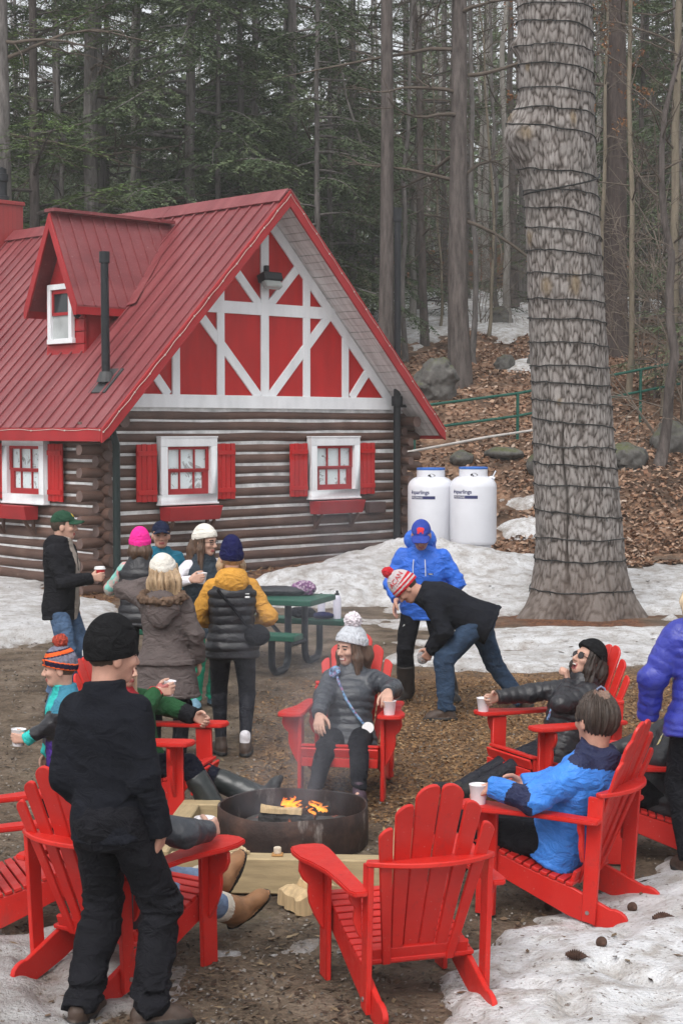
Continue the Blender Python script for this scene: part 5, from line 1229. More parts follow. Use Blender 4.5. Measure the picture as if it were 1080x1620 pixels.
def hat_word(p, word, size, z, a0, mat, rad=(.0915, .1115), top=1.3):
    for i, chh in enumerate(word):
        cu = bpy.data.curves.new('letter', 'FONT'); cu.body = chh; cu.size = size; cu.extrude = .0015; cu.align_x = 'CENTER'; cu.align_y = 'CENTER'
        ob = bpy.data.objects.new('letter', cu); me = bpy.data.meshes.new_from_object(ob); bpy.data.objects.remove(ob)
        a = a0 - i*size*.72/.10; zz_ = z; r0 = math.sqrt(max(0, 1 - ((zz_ - .04)/(.096*top))**2))
        c = np.array((rad[0]*r0*math.sin(a), -.012 + rad[1]*r0*math.cos(a), zz_)); n_ = nrm((math.sin(a)/rad[0], math.cos(a)/rad[1], (zz_ - .04)/(.096*top)**2)); x = nrm(np.cross((0, 0, 1), n_)); y = np.cross(n_, x)
        V = [p.hc + p.HR @ (c + x*v.co[0] + y*v.co[1] + n_*(v.co[2] + .003))*p.hs for v in me.vertices]; LETT.append((V, [tuple(f.vertices) for f in me.polygons]))
    mb = MB(); [mb.add(*l) for l in LETT]; LETT.clear(); return mb.build('lettering', mat, p.root)
hat_word(p, 'ACAN', .058, .105, -math.pi/2 + .62, REDK, top=1.35)
# plastic bag in his hands
bagp = p.world((p.wr[1] + p.wr[-1])/2 + np.array((0, .07, -.07)))
m, nt, b = nmat('clear plastic'); b.inputs['Base Color'].default_value = (.75, .78, .8, 1); b.inputs['Roughness'].default_value = .15; b.inputs['Transmission Weight'].default_value = .75; b.inputs['IOR'].default_value = 1.2
pbag = mesh_field('plastic_bag', lambda P: ell(P, (0, 0, 0), (.05, .045, .065)) + .02*fbm(P[:, 0]*18, P[:, 1]*18, P[:, 2]*12, 3, 2), (-.1,)*3, (.1,)*3, .006, m); pbag.location = bagp; tag(pbag, 'crumpled clear plastic bag in the hands of the man bending over', 'plastic bag')
# 15 -- woman in violet at the right edge
p = Person(1.76, True, lean=3, side=-2, head=(10, -4, 0), lh=(-.30, .16, .88), le=(-.9, -.5, 0), rh=(.25, .1, .9), wide=1.04, lhand=dict(f=(-.1, .35, -.93), n=(.9, .2, 0), curl=.6))
vx, vy = 2.06, 9.12
p.build_body('woman in a violet blue puffer jacket cut off by the right edge of the photo', (vx, vy, .05), facing(-8), h=.007)
p.jacket([PURP], inf=.040, bot=-.13, hem=.05, sr=(.078, .070, .056), quilt=(.060, .0075), hood=True, seed=71, h=.0085, wr=.03); p.trousers([BLACKP], r=(.112, .082, .06), inf=.01, top=-.03, wr=.01, calf=.05); p.boots(BROWNB, SOLE, shaft=.1); p.hair(HAIRP, length=.08, vol=.01, wav=.012)
p.strap([p.wr[-1] + np.cross(nrm(p.wr[-1] - p.el[-1]), (0, 1, 0))*.034*math.cos(t) + np.array((0, 1, 0))*.034*math.sin(t) for t in np.linspace(0, 2*math.pi, 16)], .007, WTAG, 'cuff')
# 2 -- child in the striped beanie
p = Person(1.20, head=(26, -4, 0), lh=(.06, .22, .70), le=(-.9, -.3, -.5), rh=(.16, .05, .58), hs=.98, lhand=dict(curl=.95, grip=True, f=(.55, .8, .1), n=(.7, -.6, .0)), wide=.98)
cx_, cy_, _ = D(103, 1200, 9.75)
p.build_body('child in a grey, orange and navy striped beanie holding a white cup', (cx_, cy_, zt(cx_, cy_)), facing(238), h=.0055)
TEAL = cloth('turquoise cotton', (.04, .45, .42)); KP = cloth('purple cotton', (.07, .03, .22)); TEALV = cloth('blue green quilted nylon', (.05, .20, .29), .5)
def mf2(q, C_): return np.where((q[:, 1] > .04) & (np.abs(q[:, 0]) < .065), np.where(q[:, 2] > .10, 1, 2), np.where(q[:, 2] > .33, 3, 0))*(np.minimum(*[rc(C_, p.el[g], p.wr[g], 0, 0)[0] for g in (-1, 1)]) > .085) + (np.minimum(*[np.linalg.norm(C_ - p.wr[g], axis=1) for g in (-1, 1)]) < .07)*1
p.jacket([PUFB, TEAL, KP, TEALV], inf=.03, bot=-.16, sr=(.066, .060, .054), quilt=(.08, .006), mfn=mf2, h=.008); p.trousers([BLACKP]); p.boots(BROWNB, SOLE)
ORK = cloth('orange knit', (.72, .12, .03), .9); HGK = cloth('heather grey knit', (.17, .17, .22), .9, 90, .6, .4, sc=60); NVK = cloth('dark navy knit', (.02, .015, .035), .9)
def mfb(q):
    zc = q[:, 2] - .25*q[:, 1] - .008; g = np.zeros(len(q), int); g[(zc < .046)] = 1; g[(np.abs(zc - .005) < .005) | (np.abs(zc - .046) < .004)] = 2
    w = q[:, 2] + .15*q[:, 1]; g[(w > .098) & (w < .122)] = 2; g[((w > .090) & (w < .098)) | ((w > .122) & (w < .130))] = 1; return g
p.beanie([HGK, NVK, ORK], top=1.2, z0=.008, slope=.25, cuff=.046, mfn=mfb, pom=cloth('orange navy pompom', (.35, .06, .04), .95, 90, .8, .5, sc=60), pr=.048, h=.005); p.hair(HAIRB, front=.03, vol=-.002)
a_ = -.35; mb = MB(); hcR = lambda x, y, z: tuple(p.hc + p.HR @ np.array((x, y, z))*p.hs)
mb.tube([hcR(.094*math.sin(a_ + .17*math.cos(t)), -.012 + .1175*math.cos(a_ + .17*math.cos(t)), .054 + .019*math.sin(t)) for t in np.linspace(.7, 2*math.pi - .7, 18)], .0042, 6); mb.build('emblem', ORK, p.root, smooth=True)
cup_in(p, -1, 'white paper cup held up by the child in the striped beanie', tilt=(.04, 0, 1), a=.07, c=.047)
# ---------------------------------------------------------------- seated people (in the frame of their chair)
SP = (0, .0, .385)
# 10 -- laughing woman in the middle
p = Person(1.60, True, pelvis=SP, lean=-18, head=(38, -2, -2), lh=(-.315, .30, .745), le=(-.9, -.5, -.3), rh=(.16, .38, .56), re=(.95, -.4, -.1), lf=(-.17, .68, .04), rf=(.14, .66, 0), lk=(-.02, .6, 1), rk=(-.1, .5, 1), ltoe=(.0, .8, -.1), rtoe=(.1, 1, 0),
           lhand=dict(f=(-.05, .85, -.35), n=(.1, -.35, -.9), curl=.75, spread=.25), rhand=dict(f=(-.1, .75, -.65), n=(-.3, -.5, -.8), curl=.5, spread=.35))
seat_at(p, 'centre', 'laughing woman in a pale grey pompom beanie and charcoal puffer jacket, facing the fire', h=.0055, smile=1.0)
p.jacket([PUFG], inf=.030, bot=-.16, hem=.03, sr=(.076, .066, .052), quilt=(.058, .0095), hood=False, collar=.02, seed=81, h=.0085, wr=.022); p.trousers([BLACKP], r=(.095, .072, .056), wr=.028, h=.009)
p.boots(M('plum hiking shoe', (.06, .035, .05), .7, .4, 25, .4, 60), SOLE, shaft=.07, r=.047); p.beanie([GREYK], top=1.22, z0=.030, slope=.30, cuff=.06, ribs=.0035, nr=22, pom=POMW, pr=.058, inf=.010, h=.0055); p.hair(HAIRB, length=.115, vol=.008, wav=.010, front=.05, h=.0065)
LN = [p.T(.10, .118, .43), p.T(.07, .152, .36), p.T(.01, .168, .24), p.T(-.06, .172, .14), p.T(-.13, .165, .06)]
p.strap(LN, .0105, M_BRAID); disc('badge', WTAG, p.root, p.T(-.165, .168, .03), p.TF @ np.array((-.1, 1, .2)), .042)
mesh_field('bow', lambda P: ell(P, p.T(.115, .125, .45), np.array((.045, .03, .032)), p.TF) + .022*vnoise(P[:, 0]*28, P[:, 1]*28, P[:, 2]*28, 3), p.T(.115, .125, .45) - .09, p.T(.115, .125, .45) + .09, .006, M_BRAID, p.root)
cw = p.world(p.wr[-1] + np.array((-.01, .085, -.115))); cup(tuple(chair_pt('centre', (-.335, .385, .594))), 'white paper cup under the hand of the woman in the grey pompom beanie', sc=1.05)
# 13 -- woman in sunglasses leaning back
p = Person(1.60, True, pelvis=(0, .02, .385), lean=-25, side=3, head=(-2, 26, -4), rh=(.36, .42, .68), re=(.9, -.3, -.2), lh=lambda s: s.hc + s.HR @ np.array((-.02, .085, -.205)), le=(-1, .2, -.6), lf=(.02, .98, .0), rf=(.14, .92, .0), lk=(-.1, .5, 1), rk=(.1, .5, 1), ltoe=(0, .8, .5), rtoe=(.1, .8, .5),
           rhand=dict(f=(-.1, 1, -.1), n=(-1, -.1, 0), curl=.95, grip=True), lhand=dict(f=(.25, .1, 1), n=(.6, .5, .0), curl=1.5))
seat_at(p, 'laugh', 'woman in sunglasses and a black beanie leaning back and laughing, hand at her chin', h=.0055, mouth=1.0)
p.jacket([PUFB], inf=.030, bot=-.18, hem=.03, sr=(.074, .066, .052), quilt=(.056, .0095), hood=True, seed=91, h=.0085, wr=.02); p.trousers([LEGG], r=(.09, .066, .046), wr=.012); p.boots(M('black shoe', (.014, .014, .015), .6), SOLE, shaft=.05)
p.beanie([BLKK], top=1.16, z0=.045, slope=.34, cuff=.05, inf=.008); p.hair(HAIRD, length=.20, vol=.008, wav=.015, front=.05, h=.0065, fall=(0, .15, -1)); p.glasses(BLACKG, LENS, True)
p.strap([p.T(.02, .11, .45), p.T(.02, .148, .36), p.T(.035, .150, .24), p.T(.04, .148, .14)], .010, M_BRAID); mesh_field('bow', lambda P: ell(P, p.T(.02, .125, .43), np.array((.04, .03, .03)), p.TF) + .02*vnoise(P[:, 0]*28, P[:, 1]*28, P[:, 2]*28, 3), p.T(.02, .125, .43) - .09, p.T(.02, .125, .43) + .09, .006, cloth('sky blue ribbon', (.10, .42, .60)), p.root)
cup(tuple(chair_pt('laugh', (.335, .43, .594))), 'white paper cup on the armrest beside the hand of the woman in sunglasses', sc=1.05)
# 14 -- man in the blue jacket from behind
p = Person(1.70, pelvis=(0, .02, .395), lean=-21, twist=2, hs=1.08, head=(32, -2, 3), lh=(-.345, .29, .69), le=(-.6, -.6, -.5), rh=(.10, .30, .62), re=(.9, -.4, -.2), lf=(-.14, .68, 0), rf=(.10, .96, .28), lk=(-.3, .5, 1), rk=(.25, .2, 1), ltoe=(-.3, 1, 0), rtoe=(-.2, .8, .3), wide=1.1,
           lhand=dict(f=(.05, .92, -.40), n=(.55, -.3, -.75), curl=.75), rhand=dict(curl=.6))
seat_at(p, 'bluem', 'dark haired man with thinning crown sitting in a blue jacket, seen from behind', skin=M_SKIN2, h=.0055)
def mf14(q, C_):
    k_ = np.zeros(len(q), int); k_[(q[:, 2] > .475)] = 1; L = p.el[-1]; dd = np.linalg.norm(C_ - (p.el[-1]*.8 + p.wr[-1]*.2 + np.array((0, 0, -.02))), axis=1); k_[(dd < .105) & (np.abs(q[:, 0]) > .14)] = 1; return k_
p.jacket([BLUE2, NAVYS], inf=.040, bot=-.12, hem=.02, sr=(.082, .074, .056), wr=.046, seed=101, h=.009, mfn=mf14, collar=.03); p.trousers([BLACKP], r=(.108, .084, .068), wr=.03, h=.009); p.boots(M('black shoe', (.014, .014, .015), .6), SOLE, shaft=.06)
p.hair([HAIRG, M('thinning hair', (.20, .125, .095), .6, .25, 60, .3, 150)], front=.055, vol=.008, wav=.014, h=.005, mfn=lambda q: np.where((q[:, 2] > .085) & (((q[:, 0])/.05)**2 + ((q[:, 1] + .045)/.055)**2 + .5*vnoise(q[:, 0]*60, q[:, 1]*60, q[:, 2]*60, 4) < .42), 1, 0))
cup(tuple(chair_pt('bluem', (-.345, .36, .594))), 'white paper cup under the hand of the seated man in the blue jacket', sc=1.1)
# 16 -- person at the right edge, mostly hidden
p = Person(1.70, pelvis=(0, .02, .385), lean=-20, head=(-25, -8, 0), lh=(-.14, .30, .56), rh=(.12, .34, .58), lf=(-.1, .72, 0), rf=(.1, .76, 0))
seat_at(p, 'right', 'seated person in a black jacket and grey beanie, half hidden behind the woman in violet', h=.0065)
p.jacket([PUFB], inf=.034, bot=-.16, sr=(.080, .072, .056), quilt=(.07, .008), hood=True); p.trousers([BLACKP], r=(.1, .078, .064)); p.boots(BROWNB, SOLE, shaft=.1); p.beanie([cloth('grey green knit', (.10, .12, .12))]); p.hair(HAIRB, front=.03)
p.strap([p.T(-.10, .12, .44), p.T(-.09, .15, .30), p.T(-.07, .155, .18), p.T(-.14, .16, .10)], .010, M_BRAIDY)
# 3 -- fair haired woman in rubber boots, beyond the man in black
p = Person(1.66, True, pelvis=(0, .0, .385), lean=-19, head=(14, -4, 0), rh=(.08, .13, .86), re=(.8, -.3, -.5), lh=(-.30, .26, .64), le=(-1, -.4, 0), lf=(-.10, .80, .08), rf=(.22, .62, .0), lk=(-.05, .5, 1), rk=(.3, .6, 1), ltoe=(0, .35, .95), rtoe=(.2, 1, .2), rhand=dict(curl=1.1, grip=True, f=(-.3, .9, .2), n=(-.9, -.3, 0)), lhand=dict(curl=1.0))
seat_at(p, 'blonde', 'fair haired woman in tall black rubber boots sitting beyond the man in black', h=.006)
p.jacket([HUNT, cloth('dark red scarf', (.40, .035, .045)), BLACKC], inf=.032, bot=-.14, sr=(.076, .070, .058), wr=.03, hood=False, mfn=lambda q, C_: np.where((q[:, 2] > .40) & (np.abs(q[:, 0]) < .12), 1, np.where(np.linalg.norm(C_ - p.wr[-1], axis=1) < .11, 2, 0)))
p.trousers([cloth('dark navy trousers', (.010, .011, .020))], r=(.098, .078, .060)); p.boots(RUBB, SOLE, shaft=.34, r=.078); p.hair(HAIRP, length=.20, vol=.008, wav=.014, front=.045, h=.0065)
cup_in(p, 1, 'white paper cup held by the fair haired woman beyond the man in black', tilt=(.1, 0, 1))
# 17 -- sitter in the left front chair, hidden behind the man in black
p = Person(1.68, True, pelvis=(0, .02, .385), lean=-16, head=(5, -6, 0), rh=(.34, .27, .665), re=(.9, -.4, -.1), lh=(-.1, .3, .6), lf=(-.02, .95, .14), rf=(.10, .84, .02), lk=(-.1, .5, 1), rk=(.15, .5, 1), ltoe=(.25, .45, .85), rtoe=(.5, .6, .6),
           rhand=dict(f=(-.2, 1, .05), n=(-.85, -.15, -.2), curl=.95, grip=True))
seat_at(p, 'lfront', 'sitter in jeans and brown fleece cuffed boots, hidden behind the man in black', h=.006)
p.jacket([PUFG], inf=.03, bot=-.14, sr=(.074, .066, .054), wr=.03, quilt=(.09, .005)); p.trousers([DENIML], r=(.095, .074, .062), wr=.026, cutan=-.04); p.boots(TANB, SOLE, shaft=.17, r=.074, cuff=cloth('cream fleece', (.62, .57, .48), .95, 70, .8), h=.007); p.hair(HAIRD, length=.14, vol=.004, front=.045)
cup_in(p, 1, 'white paper cup held on the armrest in front of the brown boots', tilt=(0, 0, 1), a=.07, c=.052, sc=1.08)
# ---------------------------------------------------------------- fire ring, timber box, fire
FX, FY = -.30, 9.98
FA = R(-4)
m, nt, b = nmat('rusty burnt steel'); N = NT(nt); v = N.coord()
c = N.ramp(N.noise(v, 5, 7, .65), [(.3, (.014, .011, .011)), (.5, (.04, .024, .021)), (.66, (.085, .045, .034)), (.8, (.14, .09, .07))])
c = N.mix(N.ramp(N.noise(N.coord((1, 1, .35)), 6, 7, .7), [(.60, 0.0), (.72, .8)]), c, (.30, .27, .25))
N.l(c, b.inputs['Base Color']); b.inputs['Roughness'].default_value = .65; b.inputs['Metallic'].default_value = .25; N.bump(N.noise(v, 30, 5), .4, .01, b); M_RUST = m
FZ = zt(FX, FY)
RO, HR_ = .462, .235
fr = MB()
# slightly out-of-round ring with a rolled top edge
prof = [(RO, 0), (RO + .004, HR_*.5), (RO, HR_), (RO - .004, HR_ + .004), (RO - .012, HR_), (RO - .012, .02)]
fr.lathe(prof + [(RO, 0)], 72)
fr.v = [(x*(1 + .012*math.sin(3*math.atan2(y, x))), y*(1 + .012*math.cos(2*math.atan2(y, x))), z + .006*math.sin(4*math.atan2(y, x))*(z > .2)) for x, y, z in fr.v]
ring = fr.build('fire_ring', M_RUST, None, smooth=True, sharp=50); ring.location = (FX, FY, FZ)
tag(ring, 'rusty burnt steel fire ring with a wood fire burning inside', 'fire ring')
M_TIMB = M('pale squared timber', (.38, .29, .165), .75, .22, 5, .4, 40, (1, 8, 8)); M_TIMB2 = M('cut timber end', (.30, .22, .12), .8, .25, 14)
box = empty('timber_frame', (FX, FY, FZ), FA, 'square frame of pale timber beams around the fire ring', 'timber frame')
hw = .62
for (cx0, cy0, L, rz) in ((.02, -1.07, 1.20, 0), (-.66, -.44, 1.13, 90), (-.60, .19, .24, 0), (.70, -.44, 1.13, 90)):
    q = MB(); q.box((0, 0, 0), (L, .125, .20), None); o = q.build('beam', M_TIMB, box, bevel=.008); o.location = (cx0, cy0, .10); o.rotation_euler = (0, 0, R(rz))
# ash bed, burning split logs, flames
ash = MB(); n_ = 40
pts = [(0, 0, .20)] + [(r*math.cos(t), r*math.sin(t), .17 + .05*(1 - r/.45) + .02*math.sin(5*t + 9*r)) for r in (.15, .3, .45) for t in np.linspace(0, 2*math.pi, n_, endpoint=False)]
pts = [(x_, y_, z_ - .10) for x_, y_, z_ in pts]
ash.add(pts, [(0, 1 + i, 1 + (i+1) % n_) for i in range(n_)] + [(1 + k*n_ + i, 1 + (k+1)*n_ + i, 1 + (k+1)*n_ + (i+1) % n_, 1 + k*n_ + (i+1) % n_) for k in range(2) for i in range(n_)])
m, nt, b = nmat('ash and embers'); N = NT(nt); v = N.coord(); c = N.ramp(N.noise(v, 18, 6, .7), [(.3, (.02, .018, .017)), (.6, (.10, .095, .09)), (.8, (.25, .24, .23))]); N.l(c, b.inputs['Base Color'])
e_ = N.ramp(N.noise(v, 9, 5, .7), [(.60, (0, 0, 0)), (.72, (1, .12, .01))]); N.l(e_, b.inputs['Emission Color']); b.inputs['Emission Strength'].default_value = 1.5
ao = ash.build('ash_bed', m, ring, smooth=True)
m, nt, b = nmat('charred log'); N = NT(nt); v = N.coord(); c = N.ramp(N.noise(v, 12, 6, .7), [(.3, (.008, .008, .008)), (.62, (.03, .026, .024)), (.8, (.16, .14, .13))]); N.l(c, b.inputs['Base Color']); b.inputs['Roughness'].default_value = .9
e_ = N.ramp(N.noise(v, 7, 4, .6), [(.64, (0, 0, 0)), (.74, (1, .16, .01))]); N.l(e_, b.inputs['Emission Color']); b.inputs['Emission Strength'].default_value = 1.2; N.bump(N.voro(v, 40), .8, .01, b); M_CHAR = m
def splitlog(a, b_, w, mat, label, seed=0, cat='log', group='burning logs in the fire ring'):
    a, b_ = np.array(a), np.array(b_); d = nrm(b_ - a); x = nrm(np.cross(d, (0, 0, 1))); z = np.cross(x, d); rg = np.random.default_rng(seed)
    poly = [(-.5, -.35), (-.1, -.5), (.5, -.3), (.42, .25), (.05, .5), (-.42, .3)]; n = 9; V, F = [], []
    for i in range(n):
        t = i/(n - 1)
        for (px, pz) in poly: V.append(a + (b_ - a)*t + x*(px*w*(1 + .12*rg.normal())) + z*(pz*w*(1 + .12*rg.normal())))
    for i in range(n - 1):
        for k in range(6): F.append((i*6+k, i*6+(k+1) % 6, i*6+6+(k+1) % 6, i*6+6+k))
    F += [tuple(range(6))[::-1], tuple(range((n-1)*6, n*6))]
    c0 = V[0]; mid = (a + b_)/2
    o = mesh_obj('firewood_log' if cat != 'log' else 'burning_log', [v_ - mid for v_ in V], F, mat, None, None, True, 30); o.location = mid; return tag(o, label, cat, group)
W_ = lambda x, y, z: (FX + x, FY + y, FZ + z)
M_FIREW = M('fresh split wood', (.50, .36, .20), .8, .22, 6, .4, 60, (6, 6, 1))
splitlog(W_(-.20, -.10, .17), W_(.14, -.16, .17), .085, M_CHAR, 'charred log lying across the front of the fire', 1)
splitlog(W_(-.17, -.04, .19), W_(.22, .12, .18), .08, M_CHAR, 'charred log slanting back through the fire', 2)
splitlog(W_(-.19, -.115, .235), W_(.06, -.145, .225), .05, M_FIREW, 'pale unburnt split log on top of the fire', 3)
splitlog(W_(-.05, .24, .16), W_(.12, -.10, .21), .08, M_CHAR, 'charred log at the back of the fire', 4)
m, nt, b = nmat('flame'); N = NT(nt); out = nt.nodes['Material Output']; em = N.n('ShaderNodeEmission'); tr = N.n('ShaderNodeBsdfTransparent'); mx = N.n('ShaderNodeMixShader')
tcn = N.n('ShaderNodeTexCoord'); sz = N.n('ShaderNodeSeparateXYZ'); N.l(tcn.outputs['Object'], sz.inputs[0])
lw = N.n('ShaderNodeLayerWeight'); lw.inputs['Blend'].default_value = .35
cz_ = N.ramp(N.math('MULTIPLY', sz.outputs[2], 5.0), [(0, (1, .34, .05)), (.4, (1, .16, .015)), (1, (.75, .06, .01))]); N.l(cz_, em.inputs['Color']); em.inputs['Strength'].default_value = 3.0
al = N.math('MULTIPLY', N.ramp(lw.outputs['Facing'], [(.0, .36), (.7, .0)]), N.ramp(N.noise(N.coord((1, 1, .5)), 26, 4, .6), [(.35, .25), (.6, 1.0)])); N.l(al, mx.inputs[0]); N.l(tr.outputs[0], mx.inputs[1]); N.l(em.outputs[0], mx.inputs[2]); N.l(mx.outputs[0], out.inputs['Surface']); M_FLAME = m
fire = empty('campfire_flames', W_(0, 0.0, .20), 0, 'orange flames licking up from the logs in the fire ring', 'fire')
rgf = np.random.default_rng(5)
for k in range(24):
    cl_ = k % 3 == 0; x, y = (rgf.normal(.16, .022) if cl_ else rgf.normal(-.015, .035)), rgf.uniform(-.12, .06); hgt = rgf.uniform(.025, .055) + (0 if cl_ else .05*math.exp(-((x + .015)/.03)**2)); r0 = rgf.uniform(.008, .017)
    ph = rgf.uniform(0, 6); pts_ = [(x + .030*math.sin(ph + 5*t)*t*1.4, y + .02*math.cos(ph + 4*t)*t, hgt*t) for t in np.linspace(0, 1, 9)]; rad = [r0*(.55 + 1.3*t)*(1 - t)**.9 + .002 for t in np.linspace(0, 1, 9)]
    q = MB(); q.tube(pts_, rad, 8); q.build('flame', M_FLAME, fire, smooth=True)
# smoke: a box of thin vapour over the fire
m, nt, b = nmat('smoke'); nt.nodes.remove(b); N = NT(nt); out = nt.nodes['Material Output']; vol = N.n('ShaderNodeVolumePrincipled'); vol.inputs['Color'].default_value = (.82, .85, .95, 1); vol.inputs['Anisotropy'].default_value = .2
tcn = N.n('ShaderNodeTexCoord'); sx_ = N.n('ShaderNodeSeparateXYZ'); N.l(tcn.outputs['Object'], sx_.inputs[0])
ns = N.noise(N.coord((1, 1, .6)), 2.6, 5, .6, .6)
rad_ = N.math('SQRT', N.math('ADD', N.math('POWER', N.math('SUBTRACT', sx_.outputs[0], N.math('MULTIPLY', sx_.outputs[2], .12)), 2.0), N.math('POWER', sx_.outputs[1], 2.0)))
fall = N.ramp(N.math('DIVIDE', rad_, N.math('ADD', .42, N.math('MULTIPLY', sx_.outputs[2], .10))), [(.2, 1.0), (1.0, 0.0)])
zf = N.ramp(N.math('MULTIPLY', sx_.outputs[2], .4), [(0, 1.0), (.35, .35), (1, 0.0)])
den = N.math('MULTIPLY', N.math('MULTIPLY', N.ramp(ns, [(.42, 0.0), (.66, 1.0)]), fall), N.math('MULTIPLY', zf, 2.0)); N.l(den, vol.inputs['Density']); N.l(vol.outputs[0], out.inputs['Volume'])
sm = MB(); sm.box((.1, 0, 1.1), (1.4, 1.3, 2.2)); smo = sm.build('campfire_smoke', m, None); smo.location = W_(0, 0, .16); tag(smo, 'thin bluish smoke drifting up from the fire ring', 'smoke', None, 'stuff')
# spare firewood, marshmallow on a cracker, cracker pile
gx_, gy_, _ = G(470, 1442)
splitlog((gx_ - .05, gy_ + .09, .07), (gx_ + .07, gy_ - .10, .06), .14, M_FIREW, 'fat split firewood log on the ground, left of its pair', 11, 'firewood', 'firewood by the timber frame')
splitlog((gx_ + .04, gy_ + .14, .12), (gx_ + .18, gy_ - .02, .09), .12, M_FIREW, 'split firewood log tilted behind another, under the front chair', 12, 'firewood', 'firewood by the timber frame')
bx, by, bz = FX, FY - 1.07, FZ + .2
def onbeam(px, dz=0): x, y, z = D(px, 1372, by + .1); return (x, by + math.sin(FA)*(x - FX) + .005, bz + dz)
x, y, z = onbeam(440); sm_ = empty('marshmallow_cracker', (x, y, z + .001), 0, 'toasted marshmallow standing on a cracker on the timber frame', 'snack')
MB().box((0, 0, .005), (.062, .062, .010)).build('cracker', M('cracker', (.42, .22, .08), .8), sm_, bevel=.003)
q = MB(); q.lathe([(.016, .010), (.021, .014), (.021, .042), (.015, .047), (.0001, .047)], 16); q.build('marshmallow', M('toasted marshmallow', (.66, .56, .44), .7, .3, 30), sm_, smooth=True)
x, y, z = onbeam(372); rp = empty('rope_coil', (x, y, z), 0, 'pale coil of rope lying on the timber frame beside the brown boots', 'rope')
q = MB(); rgc = np.random.default_rng(3); pr_ = [((.075 - .0008*k)*math.cos(k*.33) + .01*rgc.normal()*.3, (.045)*math.sin(k*.33), .012 + .00062*k) for k in range(110)]; q.tube(pr_, .011, 7); q.build('coil', M('pale rope', (.55, .42, .26), .8, .2, 60, .6, 120), rp, smooth=True)
# ---------------------------------------------------------------- picnic table
m, nt, b = nmat('green coated mesh'); N = NT(nt); v = N.coord(); h = N.voro(N.coord((1, 1, 1)), 42); c = N.ramp(h, [(.15, (.003, .018, .012)), (.42, (.012, .105, .065))]); N.l(c, b.inputs['Base Color']); b.inputs['Roughness'].default_value = .4; N.bump(h, .5, .01, b); M_GMESH = m
M_GEDGE = M('green coated steel', (.008, .075, .045), .38, .15, 6); M_TUBE = M('black coated tube', (.010, .013, .018), .4, .2, 8)
tx, ty, _ = G(452, 1040); tx, ty = -1.06, 17.55
tab = empty('picnic_table', (tx, ty, zt(tx, ty)), R(-20), 'dark green picnic table of perforated steel with thick black tube legs', 'picnic table')
def slab(name, c, L, Wd):
    q = MB(); q.box((0, 0, 0), (L - .03, Wd - .03, .016)); o = q.build(name, M_GMESH, tab); o.location = c
    e = MB()
    for s in (-1, 1): e.box((0, s*(Wd/2 - .01), -.018), (L, .022, .06)); e.box((s*(L/2 - .01), 0, -.018), (.022, Wd - .045, .06))
    e.build('rim', M_GEDGE, o, bevel=.008); return o
slab('tabletop', (0, 0, .76), 1.85, .76); slab('bench', (0, .72, .45), 1.85, .27); slab('bench', (0, -.72, .45), 1.85, .27)
for x in (.62, -.62):
    for s in (-1, 1):
        q = MB(); arc = [(x, s*.24, .73), (x, s*.24, .2)] + [(x, s*(.24 + .13*(1 - math.cos(t))), .2 - .155*math.sin(t)) for t in np.linspace(.3, math.pi/2, 5)] + [(x, s*.56, .045)] + [(x, s*(.56 + .13*math.sin(t)), .045 + .13*(1 - math.cos(t))) for t in np.linspace(.3, math.pi/2, 5)] + [(x, s*.69, .43)]
        q.tube(arc, .038, 10); q.build('leg', M_TUBE, tab, smooth=True)
for s in (-1, 1): q = MB(); q.tube([(s*.62, -.24, .30), (s*.12, 0, .70)], .022, 8); q.build('brace', M_TUBE, tab, smooth=True)
q = MB(); q.tube([(.62, -.24, .28), (.62, .24, .28)], .03, 8); q.build('brace', M_TUBE, tab, smooth=True)
q = MB(); q.tube([(-.62, -.24, .28), (-.62, .24, .28)], .03, 8); q.build('brace', M_TUBE, tab, smooth=True)
def on_tab(x, y, z): a = R(-20); return (tx + x*math.cos(a) - y*math.sin(a), ty + x*math.sin(a) + y*math.cos(a), zt(tx, ty) + z)
def lump(name, c, r, mat, label, cat, amp=.25, fr_=14, seed=3, h=.008):
    def f(P): d = ell(P, (0, 0, 0), r) + amp*min(r)*(fbm(P[:, 0]*fr_, P[:, 1]*fr_, P[:, 2]*fr_, 3, seed) + .5*np.abs(vnoise(P[:, 0]*fr_*2, P[:, 1]*fr_*2, P[:, 2]*fr_*2, seed + 3))); return np.maximum(d, -r[2]*.8 - P[:, 2])
    o = mesh_field(name, f, -np.array(r)*1.3, np.array(r)*1.3, h, mat); o.location = (c[0], c[1], c[2] + r[2]*.8 + .002); return tag(o, label, cat)
m, nt, b = nmat('purple patterned knit'); N = NT(nt); c = N.ramp(N.voro(N.coord(), 50, out='Color'), [(0, (.02, .01, .03)), (.5, (.16, .03, .15)), (.8, (.45, .35, .42)), (1, (.05, .02, .08))]); N.l(c, b.inputs['Base Color'])
lump('knit_hat', on_tab(.62, .20, .772), (.14, .11, .085), m, 'purple patterned knit hat lying on the picnic table', 'hat')
lump('folded_jacket', on_tab(.35, .08, .772), (.42, .13, .055), PUFB, 'black jacket lying on the picnic table', 'jacket', .3, 9)
lump('fur_gloves', on_tab(.40, .72, .462), (.17, .09, .065), cloth('black fur', (.014, .014, .018), .9, 60, .8), 'black furry gloves on the far bench of the picnic table', 'gloves', .5, 22)
lump('navy_hat', on_tab(.66, .69, .462), (.12, .085, .042), NAVYK, 'navy knit hat lying flat beside the bottles on the bench', 'hat', .3)
M_BOT = M('white lavender bottle', (.62, .60, .70), .35, .06)
